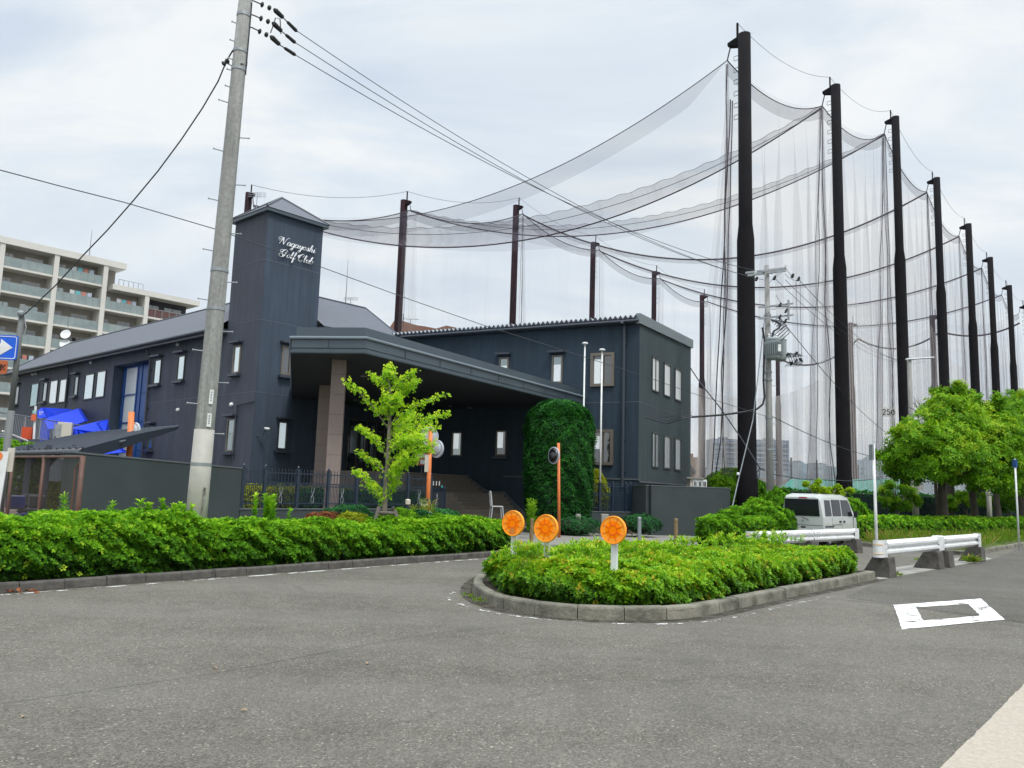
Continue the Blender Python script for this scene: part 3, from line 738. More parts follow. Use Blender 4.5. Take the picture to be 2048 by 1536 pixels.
# left wing, upper row
for xl, xr, yt, yb, p, h in ((355, 370, 711, 760, 'blind', 1), (308, 322.5, 719, 768, 'blind', 1), (192, 211, 742, 795, 'blind', 0), (168.5, 187.5, 748, 799, 'blind', 0),
                             (148.5, 157, 753, 791, 'gglass', 1), (118, 135.5, 758, 805, 'curtain', 0), (98.5, 115, 760.5, 808, 'curtain', 0), (85.5, 94.5, 765, 803, 'gglass', 1), (60.5, 76.5, 767, 813, 'blind_t', 0), (28, 38, 773, 809, 'dglass', 1)):
    window(PA, xl, xr, yt, yb, p, frame='frame_d', hood=bool(h), sill=bool(h))
for xl, xr, yt, yb in ((297, 307.5, 852, 898),):
    window(PA, xl, xr, yt, yb, 'blind_t', frame='frame_d', hood=True, sill=True)
# right wing front
window(PC, 998, 1017.5, 715, 764, 'gglass', fw=0.07, hood=True, sill=True, style='low')
window(PC, 1104, 1125.5, 711, 766, 'gglass', fw=0.07, hood=True, sill=True, style='low')
window(PC, 1182, 1229, 706, 773, 'curtain', fw=0.13, style='slide', proud=0.10)
window(PC, 1182, 1227, 859, 930, 'sky', fw=0.13, style='slide', proud=0.10)
window(PC, 904, 924, 864, 912, 'gglass', fw=0.06, frame='frame', style='half')
window(PC, 992, 1013, 861, 911, 'dglass', fw=0.06, frame='frame', style='half', sill=True)
# right wing end: three above, three below
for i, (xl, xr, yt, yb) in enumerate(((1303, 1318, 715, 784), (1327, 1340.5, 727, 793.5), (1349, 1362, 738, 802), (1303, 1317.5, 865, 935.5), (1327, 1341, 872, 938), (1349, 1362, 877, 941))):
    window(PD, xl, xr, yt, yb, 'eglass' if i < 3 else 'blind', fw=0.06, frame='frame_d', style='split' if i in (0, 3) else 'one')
# round vent hoods
for P_, x, y in ((PA, 30.5, 757), (PA, 37.5, 755.5), (PA, 67, 749), (PA, 73, 747.5), (PA, 183.5, 725), (PA, 357.5, 689), (PA, 357.5, 820), (PA, 464.5, 809.5)):
    s_, z_ = P_.sz(x, y); mb = MB(); mb.lathe(P_.pt(s_, z_, 0), [(0.10, 0.0), (0.10, 0.05), (0.085, 0.10), (0.05, 0.13), (0.01, 0.14)], 12, P_.n)
    mb.build("vent_hood", M['white'], club, smooth=True)
# security camera and conduit on the tower corner
s_, z_ = PB.sz(521, 857); mb = MB(); mb.tube([PB.pt(s_, z_, 0.35), PB.pt(s_+0.02, z_-0.04, 0.65)], 0.055, 10); cam_o = mb.build("security_camera", M['white'], club, smooth=True)
mb = MB(); mb.tube([PB.pt(s_-0.15, z_-0.35, 0.0), PB.pt(s_-0.02, z_-0.3, 0.25), PB.pt(s_, z_-0.03, 0.42)], 0.022, 6); mb.build("bracket", M['trim'], cam_o)
mb = MB(); sc_, zc_ = PA.sz(476, 810); mb.tube([PA.pt(sc_, PA.z_(470, 920), 0.06), PA.pt(sc_, zc_, 0.06), PA.pt(0.05, zc_+0.1, 0.06)], 0.035, 6)
mb.build("conduit", M['trim'], club)
# lettering on the tower: hand-drawn script strokes, bent steel
def script_text():
    # each glyph: advance, strokes of (x, y) on a 1-unit x-height grid; slanted later
    Gl = {
     'N': (2.35, [[(0.35, 0.75), (0.05, 1.0), (-0.15, 1.45), (0.1, 1.9), (0.55, 1.95), (0.85, 1.6), (0.8, 1.15), (0.5, 1.0), (0.3, 1.25), (0.5, 1.6), (1.0, 1.75)], [(0.35, 0.0), (0.6, 0.5), (0.85, 1.4), (1.0, 2.0)], [(1.0, 2.0), (1.15, 1.2), (1.3, 0.5), (1.45, 0.0)], [(1.45, 0.0), (1.65, 0.8), (1.85, 1.6), (2.15, 2.1), (2.45, 2.05)]]),
     'a': (1.05, [[(0.85, 0.85), (0.5, 1.0), (0.15, 0.7), (0.05, 0.3), (0.25, 0.0), (0.55, 0.15), (0.85, 0.9)], [(0.85, 0.9), (0.78, 0.3), (0.85, 0.02), (1.12, 0.25)]]),
     'g': (1.05, [[(0.85, 0.85), (0.5, 1.0), (0.15, 0.7), (0.05, 0.3), (0.25, 0.0), (0.55, 0.15), (0.85, 0.9)], [(0.85, 0.95), (0.75, 0.0), (0.6, -0.75), (0.25, -0.95), (0.1, -0.7), (0.45, -0.35), (1.1, 0.2)]]),
     'y': (1.05, [[(0.0, 0.6), (0.2, 0.95), (0.28, 0.4), (0.4, 0.02), (0.65, 0.2), (0.85, 0.95)], [(0.85, 0.95), (0.75, 0.0), (0.6, -0.75), (0.25, -0.95), (0.1, -0.7), (0.45, -0.35), (1.1, 0.2)]]),
     'o': (0.95, [[(0.6, 0.95), (0.2, 0.8), (0.05, 0.35), (0.3, 0.0), (0.65, 0.2), (0.75, 0.65), (0.55, 0.98), (0.7, 0.85), (1.0, 0.85)]]),
     's': (0.85, [[(0.0, 0.1), (0.3, 0.6), (0.45, 1.05), (0.6, 0.6), (0.6, 0.15), (0.35, -0.02), (0.12, 0.15)], [(0.6, 0.1), (0.9, 0.3)]]),
     'h': (1.1, [[(0.0, 0.2), (0.4, 1.0), (0.6, 1.75), (0.45, 2.0), (0.3, 1.6), (0.15, 0.0)], [(0.15, 0.0), (0.3, 0.6), (0.6, 1.0), (0.75, 0.7), (0.7, 0.1), (0.9, 0.0), (1.15, 0.3)]]),
     'i': (0.6, [[(0.0, 0.3), (0.25, 0.95), (0.2, 0.2), (0.35, 0.0), (0.65, 0.3)], [(0.36, 1.36), (0.42, 1.44)]]),
     'l': (0.6, [[(0.0, 0.2), (0.4, 1.1), (0.5, 1.8), (0.35, 2.0), (0.22, 1.6), (0.15, 0.4), (0.3, 0.0), (0.62, 0.3)]]),
     'f': (0.85, [[(0.0, 0.3), (0.5, 1.2), (0.65, 1.9), (0.5, 2.05), (0.38, 1.5), (0.25, 0.0), (0.15, -0.8), (0.3, -1.0), (0.45, -0.5), (0.4, 0.05), (0.85, 0.35)]]),
     'u': (1.05, [[(0.0, 0.5), (0.2, 0.95), (0.2, 0.3), (0.4, 0.0), (0.65, 0.25), (0.85, 0.95)], [(0.85, 0.95), (0.8, 0.25), (0.9, 0.0), (1.12, 0.25)]]),
     'b': (0.95, [[(0.0, 0.3), (0.4, 1.2), (0.5, 1.85), (0.35, 2.0), (0.2, 1.5), (0.1, 0.3), (0.35, 0.0), (0.7, 0.25), (0.7, 0.75), (0.5, 0.9), (0.7, 0.78), (1.0, 0.85)]]),
     'G': (2.0, [[(1.5, 1.45), (1.75, 1.8), (1.45, 2.1), (0.95, 1.95), (0.55, 1.35), (0.65, 0.8), (1.05, 0.65), (1.4, 0.9)], [(1.5, 1.3), (1.35, 0.5), (1.0, 0.0), (0.45, -0.1), (0.0, 0.2), (0.0, 0.65), (0.4, 0.85), (0.9, 0.45), (1.0, 0.05)], [(0.5, 1.3), (0.1, 1.2), (-0.05, 1.6), (0.3, 1.95), (0.8, 1.9)]]),
     'C': (1.75, [[(1.2, 1.35), (1.45, 1.6), (1.4, 2.0), (0.95, 2.05), (0.5, 1.5), (0.3, 0.8), (0.5, 0.15), (0.95, 0.0), (1.45, 0.35)], [(0.6, 1.7), (0.1, 1.5), (0.05, 1.1), (0.35, 0.95), (0.6, 1.2)]]),
    }
    lb = thing  # noqa
    root = club
    def word_rows():
        # start px, scale solved from measured extents on the wall
        s0, z0 = PB.sz(551, 487); s1, _ = PB.sz(624, 506)
        w1 = "Nagayoshi"; adv = sum(Gl[c][0] for c in w1); k = (s1-s0)/(adv+0.1)
        yield w1, s0+0.05, PB.z_(565, 490), k*1.03, 0.16
        s0, z0 = PB.sz(553, 510); s1, _ = PB.sz(619, 523)
        adv = sum(Gl[c][0] for c in "GolfClub")+0.35; k2 = (s1-s0)/adv
        yield "Golf Club", s0+0.05, PB.z_(565, 514.5), k2*1.03, 0.16
    for w, sx, zz_, k, sl in word_rows():
        x = 0
        for c in w:
            if c == ' ': x += 0.35; continue
            adv, strokes = Gl[c]; mb = MB()
            for st in strokes:
                P0 = [Vector((a, b, 0)) for a, b in st]
                pts = []
                for i in range(len(P0)-1):      # catmull-rom
                    p0 = P0[max(i-1, 0)]; p1 = P0[i]; p2 = P0[i+1]; p3 = P0[min(i+2, len(P0)-1)]
                    for q in range(4):
                        t = q/4; pts.append(0.5*((2*p1)+(p2-p0)*t+(2*p0-5*p1+4*p2-p3)*t*t+(3*p1-p0-3*p2+p3)*t**3))
                pts.append(P0[-1])
                path = []
                for p in pts:
                    xx = (x+p.x+p.y*0.28)*k; path.append(PB.pt(sx+xx, zz_+p.y*k*0.86, 0.10))
                # ribbon letter stroke with real thickness, thicker on down strokes
                rr = []
                for i in range(len(pts)):
                    d = pts[min(i+1, len(pts)-1)]-pts[max(i-1, 0)]
                    rr.append(0.009+0.015*max(0, -d.y/(d.length+1e-6)))
                mb.tube(path, rr, 6)
            mb.build("letter", M['letter'], root)
            x += adv
M['letter'] = mat("letter_steel", (0.80, 0.82, 0.84), None, rough=0.4)
script_text()

# --- canopy
zSof = at(731, 708, 23.2).z; zCap = at(731, 673, 23.2).z; zTop = at(731, 656, 23.4).z
R0 = at(731, 700, 23.2); R0.z = 0
aR = Vector(dv(172))
L0 = R0+aR*((lambda: [t for t in [i*0.01 for i in range(100, 500)] if proj(R0+aR*t+Vector((0, 0, zSof)))[0] <= 582][0])())
# right edge along D until wing wall
def hit(P, p, d):
    t = (P.p-p).dot(P.n)/d.dot(P.n); return p+d*t
R1d = PC.pt(PC.s_(1168, 800), 0, 0.0)-R0; R1 = PC.pt(PC.s_(1168, 800), 0, 0.0)
dLn = Vector(dv(104.8)); L1 = hit(PB, L0, dLn)
INN = hit(PC, PB.pt(0, 0), PB.d)
print("canopy R0", R0, "L0", L0, "R1", R1, "L1", L1, "inner", INN, "z", zSof, zCap, zTop, "R1 px", proj(R1+Vector((0, 0, zSof))), proj(R1+Vector((0, 0, zCap))), proj(R0+Vector((0, 0, zSof))))
foot = [L0, R0, R1, INN, L1]
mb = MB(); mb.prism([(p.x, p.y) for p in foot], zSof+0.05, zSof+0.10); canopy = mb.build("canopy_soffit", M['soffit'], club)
def inset(poly, d):
    n = len(poly); out = []
    for i in range(n):
        a, b, c = poly[i-1], poly[i], poly[(i+1) % n]
        e1 = (b-a).normalized(); e2 = (c-b).normalized(); n1 = Vector((-e1.y, e1.x, 0)); n2 = Vector((-e2.y, e2.x, 0))
        k = (n1+n2); k = k/max(0.3, k.dot(n1)); out.append(b+k*d)
    return out
ins = inset(foot, 0.16)
def strip(A, Bq, z0, z1, ain, bin_, m, name, parent, oo=0.0):
    mb = MB(); mb.add([(A.x, A.y, z0), (Bq.x, Bq.y, z0), (Bq.x, Bq.y, z1), (A.x, A.y, z1), (ain.x, ain.y, z0), (bin_.x, bin_.y, z0), (bin_.x, bin_.y, z1), (ain.x, ain.y, z1)],
                     [(0, 1, 2, 3), (3, 2, 6, 7), (1, 0, 4, 5), (4, 7, 6, 5), (0, 3, 7, 4), (1, 5, 6, 2)])
    return mb.build(name, m, parent)
fac = []
hP = zCap-zSof
out_ = inset(foot, -0.05)
def off(poly, d, i): return inset(poly, d)[i]
f1 = MB()
prof = [(0.0, 0.0), (-0.02, 0.03), (-0.02, 0.10*1), (0.02, 0.12), (0.02, 0.155), (0.0, 0.175), (0.0, hP*0.80), (-0.05, hP*0.83), (-0.075, hP*0.90), (-0.075, hP*0.97), (-0.03, hP), (0.12, hP+0.01), (0.12, zTop-zSof), (0.3, zTop-zSof+0.03)]
rings = [[q+Vector((0, 0, zSof+h)) for q in inset(foot, d)] for d, h in prof]
def sweep(idx, i0, i1, m, name, parent):
    mb = MB(); n = i1-i0+1
    for e in idx:
        a, b = e
        vs = [rings[i][a] for i in range(i0, i1+1)]+[rings[i][b] for i in range(i0, i1+1)]
        mb.add(vs, [(i, i+1, n+i+1, n+i) for i in range(n-1)])
    return mb.build(name, m, parent)
edges = [(4, 0), (0, 1), (1, 2)]
cf = sweep(edges, 0, 7, M['fascia'], "canopy_fascia", club)
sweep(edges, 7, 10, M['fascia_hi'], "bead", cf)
sweep(edges, 10, 13, M['fascia'], "upstand", cf)
mb = MB(); mb.prism([(p.x, p.y) for p in inset(foot, 0.29)], zTop-0.05, zTop+0.02); mb.build("canopy_top", M['fascia'], club)
# fascia panel joints
for (a, b, n_) in ((1, 2, 8), (0, 1, 2), (4, 0, 4)):
    for k in range(1, n_):
        p = foot[a]+(foot[b]-foot[a])*(k/n_); d = (foot[b]-foot[a]).normalized(); nn = Vector((d.y, -d.x, 0))
        mb = MB(); mb.rbox(p+nn*0.004, math.atan2(d.y, d.x), 0.02, 0.02, zSof+0.18, zSof+hP*0.8); mb.build("fascia_joint", M['trim'], cf)
# downlights in the soffit
for k, (x, y) in enumerate(((727, 752), (712, 800), (722, 823), (900, 812), (925, 822), (939, 815))):
    d = ray(x, y); t = (zSof+0.05-CH)/d.z; q = Vector((d.x*t, d.y*t, zSof+0.05))
    mb = MB(); mb.lathe(q, [(0.11, 0.0), (0.11, -0.03), (0.08, -0.03)], 14); mb.build("downlight", M['galv'], club)
# columns
def column(x, Y, w, name="column"):
    c = at(x, 900, Y); z = 0.0; mb = MB(); k = 0; hs = 0.62
    rt = R(8)
    while z < zSof+0.04:
        z1 = min(z+hs, zSof+0.05); mb.rbox(c, rt, w, w, z+0.004, z1-0.004)
        z = z1
    o = mb.build(name, M['granite'], club, bevel=0.006)
    mb = MB(); mb.rbox(c, rt, w-0.012, w-0.012, 0.0, zSof+0.05); mb.build("mortar_joint", M['trim'], o)
column(669, 24.9, 0.43); column(644, 31.5, 0.46)
# entrance storefront in block B wall
dp = MB(); a, b = PB.s_(693, 900), PB.s_(768, 900); zf = 2.2
for s_ in [a+(b-a)*k/4 for k in range(5)]: dp.pbox(PB, s_-0.035, s_+0.035, zf, zf+2.5, 0.0, 0.07)
dp.pbox(PB, a, b, zf+2.5, zf+2.58, 0.0, 0.071); dp.pbox(PB, a, b, zf+2.02, zf+2.07, 0.0, 0.065)
do = dp.build("entrance_door", M['frame_d'], club)
mb = MB(); mb.pbox(PB, a+0.03, b-0.03, zf, zf+2.49, 0.0, 0.02); mb.build("glass", M['dglass'], do)
for u0, u1, v0_, v1_ in ((0.08, 0.26, 0.9, 2.2), (0.36, 0.42, 0.5, 2.3), (0.62, 0.70, 0.6, 2.3)):  # pale sheets stand in for the reflections on the door glass
    mb = MB(); mb.pbox(PB, a+(b-a)*u0, a+(b-a)*u1, zf+v0_, zf+v1_, 0.02, 0.025); mb.build("painted_reflection", M['blind'], do)
# platform and stairs down along the right wing wall
tile, g, b_ = newmat("stair_tile", 0.7, 0.3)
pos = g.n("ShaderNodeNewGeometry").outputs["Position"]
def grid(v, p, w): return g.math('LESS_THAN', g.math('FRACT', g.math('DIVIDE', v, p)), w)
ga = g.math('MAXIMUM', g.math('MAXIMUM', grid(g.dot(pos, dv(AZC)), 0.15, 0.1), grid(g.dot(pos, dv(AZD)), 0.15, 0.1)), grid(g.dot(pos, (0, 0, 1)), 0.15, 0.1))
no = g.n("ShaderNodeTexNoise", Scale=2.0, Detail=5.0); g.l(pos, no.inputs["Vector"])
g.l(g.mix(g.math('MULTIPLY', ga, 0.45), g.mix(no.outputs[0], (0.165, 0.14, 0.115), (0.225, 0.195, 0.16)), (0.06, 0.055, 0.05)), b_.inputs["Base Color"])
M['tile'] = tile
zP = PC.z_(937, 951); sTop = PC.s_(937, 951); sLa, sLb = PC.s_(977, 984), PC.s_(1011, 989); sBot = PC.s_(1064, 1038); zL = PC.z_(995, 987)
print("stairs", zP, sTop, sLa, sLb, sBot, zL)
mb = MB(); OUT = 4.6
pf = [PC.pt(sTop, 0, 0.0), PC.pt(sTop, 0, OUT+0.6), PB.pt(sR+0.2, 0, 1.4), PB.pt(sR+0.2, 0, 0.0), INN]
mb.prism([(p.x, p.y) for p in pf], 0, zP)
pl = mb.build("entrance_platform", M['tile'], club)
st = MB(); n1 = 5; n2 = 8
for k in range(n1):
    a = sTop-(sTop-sLa)*(k)/n1; b = sTop-(sTop-sLa)*(k+1)/n1; z = zP-(zP-zL)*(k+1)/(n1+0.0)
    st.pbox(PC, b, a-0.002, 0, max(z, zL+0.001*k) if k < n1-1 else zL, 0.02, OUT)
st.pbox(PC, sLb, sLa-0.002, 0, zL-0.002, 0.02, OUT)
for k in range(n2):
    a = sLb-(sLb-sBot)*k/n2; b = sLb-(sLb-sBot)*(k+1)/n2; z = zL-(zL-0.08)*(k+1)/n2
    st.pbox(PC, b, a-0.002, 0, z, 0.02, OUT)
sto = st.build("stairs", M['tile'], club)
# sloping kerb on the wall side of the stair
mb = MB(); prof = [PC.pt(sTop+0.1, zP+0.02, 0.0), PC.pt(sLa, zL+0.1, 0.0), PC.pt(sLb, zL+0.1, 0.0), PC.pt(sBot, 0.3, 0.0), PC.pt(sBot, 0, 0.0), PC.pt(sTop+0.1, 0, 0.0)]
mb.extr(prof, PC.n*0.16); mb.build("stringer", M['coping'], sto)
# red and white notices on the wall left of the mirror pole
s_, z_ = PB.sz(843, 930) if False else PC.sz(843, 930)
mb = MB(); nb = at(844, 918, 31); mb.rbox(nb, 0.05, 0.48, 0.04, nb.z-0.24, nb.z+0.24); 
red = mat("red_notice", (0.42, 0.10, 0.08), None); 
nt1 = mb.build("notice_board", red, None, org=nb)
mb = MB(); mb.rbox((nb.x, nb.y+0.05, 0), 0.05, 0.04, 0.04, 0.0, nb.z+0.1); mb.build("post", M['trim'], nt1)
tag(nt1, "small red and white notice panel in the shade under the canopy", "notice board")
mb = MB(); mb.rbox((nb.x, nb.y-0.03, 0), 0.05, 0.34, 0.02, nb.z+0.05, nb.z+0.19); mb.rbox((nb.x+0.05, nb.y-0.03, 0), 0.05, 0.22, 0.02, nb.z-0.19, nb.z-0.03)
mb.build("notice_print", M['white'], nt1)
# antennas, mast and dishes on the roofs
mb = MB(); q = ridge_z(PB, 691, 608, WB); p = PB.pt(q[0], q[1], -WB); mb.tube([p, p+Vector((0, 0, at(692, 518, p.y).z-p.z))], [0.03, 0.008], 6)
tag(mb.build("lightning_rod", M['galv'], None, org=p), "thin tall rod standing on the ridge of the clubhouse roof", "lightning rod")
def antenna(px, py, P, off_, h, lab, w=0.7):
    q = P.sz(px, py, -off_); p = P.pt(q[0], q[1]-0.1, -off_)
    mb = MB(); mb.tube([p, p+Vector((0, 0, h))], 0.015, 5)
    for k in range(3):
        z = p.z+h*(0.75+0.12*k); mb.tube([(p.x-w/2, p.y, z), (p.x+w/2, p.y, z)], 0.01, 4)
        for j in range(4): x = p.x-w/2+w*j/3; mb.tube([(x, p.y-0.2, z-0.1), (x, p.y+0.2, z+0.06)], 0.007, 4)
    return tag(mb.build("tv_antenna", M['galv'], None, org=p), lab, "antenna")
antenna(701, 611, PB, WB, 0.55, "small aerial beside the tall rod on the clubhouse ridge")
antenna(513, 413, PB, 0.3, 0.75, "small aerial sticking out beside the top of the clubhouse tower")
dp_ = PA.pt(*[(q[0], q[1]) for q in [PA.sz(131, 692, -hw)]][0], -hw)
mb = MB(); mb.tube([dp_+Vector((0, 0, -0.3)), dp_+Vector((0.05, 0, 1.9))], 0.03, 6); root = mb.build("satellite_mast", M['galv'], None, org=dp_)
tag(root, "white mast with two satellite dishes on the far end of the left roof", "satellite dish")
for z in (0.15, 0.82):
    mb = MB(); mb.lathe(dp_+Vector((0.0, -0.15, z)), [(0.33, 0.0), (0.36, 0.02), (0.25, -0.05), (0.1, -0.09), (0.0, -0.10)], 18, (0.1, -1, 0.35)); mb.build("dish", M['white'], root, smooth=True)
# ================================================================ NET POLES AND NETS
def net_pole(x, ytop, Y, w0, w1, label, kx=None, m='pole_steel', side=-1, lean=0.0, bracket=True, group="net poles of the driving range", klo=0.62):
    top = at(x, ytop, Y); b = Vector((top.x, Y, 0)); H = top.z
    root = thing("net_pole", label, "net pole", b, group)
    mb = MB(); zk = H*klo
    mb.tube([b+V(0, 0, -0.2), b+V(0, 0, zk*0.18), b+V(0, 0, zk*0.19), b+V(0, 0, zk-0.8), b+V(0, 0, zk), b+V(0, 0, H)],
            [w1*0.62, w1*0.58, w1*0.53, w1*0.5, w0*0.53, w0*0.5], 14)
    mb.build("shaft", M[m], root, smooth=True)
    d = Vector((-math.sin(R(AZB)), math.cos(R(AZB)), 0))*(-side)
    # head bracket: tapering arm that carries the net, and a lightning spike
    e = w0*0.5; L_ = w0*0.85
    n_ = Vector((d.y, -d.x, 0))*0.14
    prof = [b+V(0, 0, H-0.02)+d*(e*0.6), b+V(0, 0, H-w0*0.35)+d*(e+L_), b+V(0, 0, H-w0*0.62)+d*(e+L_), b+V(0, 0, H-w0*0.95)+d*(e*0.6)]
    mb = MB(); mb.extr([p-n_ for p in prof], n_*2); mb.build("bracket", M[m], root)
    mb = MB(); s0 = b+V(0, 0, H-0.1)+d*(e+0.05); mb.tube([s0, s0+V(0, 0, w0*1.35)], 0.06 if w0 > 0.6 else 0.05, 6); sp = s0+V(0, 0, w0*1.35)
    mb.build("spike", M[m], root)
    mb = MB(); tip = b+V(0, 0, H-1.05)+d*(e+L_+0.08)
    mb.tube([b+V(0, 0, H-w0*0.6)+d*(e+L_-0.1), tip], 0.035, 5); mb.build("hanger", M['wire'], root)
    # climbing rungs near the top
    mb = MB()
    for k in range(10 if w0 > 0.7 else 6):
        z = H-w0*1.6-k*0.62
        c = b+V(0, 0, z)+d*e; mb.tube([c, c+d*0.25, c+d*0.25+V(0, 0, -0.22), c+V(0, 0, -0.22)], 0.018, 4)
    mb.build("rungs", M['wire'], root)
    return dict(root=root, b=b, H=H, tip=tip, spike=sp, d=d)
ordn = ["first", "second", "third", "fourth", "fifth", "sixth", "seventh", "eighth"]
PP = []
for i, (x, y, Y, w0, w1, kl) in enumerate(((1488.5, 69, 37.5, 0.62, 0.82, 0.60), (1671, 171, 46.5, 0.56, 0.76, 0.60), (1790.5, 234, 56.9, 0.54, 0.76, 0.66), (1873, 356, 68, 0.56, 0.78, 0.68),
        (1936.5, 448, 79.5, 0.60, 0.80, 0.67), (1980, 515, 90.7, 0.60, 0.80, 0.67), (2018.5, 571, 102.5, 0.62, 0.8, 0.67), (2052, 610, 114, 0.62, 0.8, 0.67))):
    lab = ["tall dark steel net pole nearest the camera, right beside the utility pole with the transformer",
           "second tall dark net pole of the right row, behind the parked van",
           "third dark net pole of the right row, beside the 250 board",
           "fourth dark net pole of the right row, first to stand behind the tree tops",
           "fifth dark net pole of the right row counted from the camera",
           "sixth dark net pole of the right row counted from the camera",
           "seventh dark net pole of the right row, next to last before the picture edge",
           "farthest net pole of the right row at the very edge of the picture"][i]
    PP.append(net_pole(x, y, Y, w0, w1, lab, klo=kl, side=-1))
QQ = []
for i, (x, y, Y, w0, w1, kl) in enumerate(((330, 360, 45, 0.5, 0.75, .6), (498, 386, 56, 0.48, 0.6, .6), (808.5, 401, 67, 0.62, 0.92, 0.56), (1032.5, 411, 78.3, 0.62, 0.88, 0.55), (1186.5, 485, 89.6, 0.6, 0.8, .5),
        (1308.5, 543, 101, 0.62, 0.8, .5), (1404, 590, 112.6, 0.66, 0.95, 0.60))):
    if i == 0: QQ.append(dict(tip=at(575, 431, 50), spike=at(575, 420, 50), b=Vector((at(575, 800, 50).x, 50, 0)), H=20)) ; continue
    lab = ["", "net pole whose head shows behind the clubhouse tower", "net pole rising behind the roof between tower and right wing, thickest of the far row",
           "net pole behind the middle of the corrugated roof", "net pole behind the corrugated roof with its kink hidden, fourth of the far row",
           "net pole behind the right end of the corrugated roof", "reddish net pole just right of the clubhouse wing, seen down to its foot"][i]
    QQ.append(net_pole(x, y, Y, w0, w1, lab, klo=kl, side=1, m='pole_rust'))
FF = []
for i, (x, y, Y, w0, w1, lab) in enumerate(((1555, 690, 124, 0.62, 0.85, "reddish far end net pole seen below the transformers"), (1699.5, 646, 120, 0.8, 1.1, "brown far end net pole tucked against the second right row pole"),
                           (1864, 631, 118, 0.75, 1.0, "reddish far end net pole left of the fourth right row pole"))):
    FF.append(net_pole(x, y, Y, w0, w1, lab, side=1, m='pole_rust', klo=0.66))
M['net_roof'] = mk_net("net_roof", 0.075, (0.12, 0.12, 0.15))
M['net_skirt'] = mk_net("net_skirt", 0.26, (0.12, 0.10, 0.125), 0.14, dv(AZB+90), 0.9)
M['net_side'] = mk_net("net_side", 0.075, (0.16, 0.15, 0.18), 0.055, dv(AZB), 1.3)
M['net_side_far'] = mk_net("net_side_far", 0.035, (0.1, 0.09, 0.11), 0.06, dv(AZB), 0.5)
M['net_low'] = mk_net("net_lower", 0.14, (0.75, 0.71, 0.67), 0.0, dv(AZB), 1.0, 0.30)
M['net_fold'] = mk_net("net_fold", 0.06, (0.20, 0.18, 0.20), 0.16, dv(AZB), 4.0)
M['net_fold_l'] = mk_net("net_fold_light", 0.10, (0.30, 0.30, 0.31), 0.14, dv(AZB), 2.0)
M['net_hem'] = mk_net("net_hem", 0.28, (0.07, 0.06, 0.08))
M['net_pale'] = mk_net("net_pale_hem", 0.17, (0.07, 0.06, 0.08))
M['rope'] = mat("net_rope", (0.035, 0.022, 0.032), None, rough=0.8)
def cat_(a, b, u, sag): return a+(b-a)*u-V(0, 0, 4*sag*u*(1-u))
def grid_mesh(fn, nu, nv):
    mb = MB(); mb.v = [tuple(fn(i/nu, j/nv)) for i in range(nu+1) for j in range(nv+1)]
    mb.f = [(i*(nv+1)+j, (i+1)*(nv+1)+j, (i+1)*(nv+1)+j+1, i*(nv+1)+j+1) for i in range(nu) for j in range(nv)]; mb.m = [0]*len(mb.f)
    return mb
def cat_(a, b, u, sag): return a+(b-a)*u-V(0, 0, 4*sag*u*(1-u))
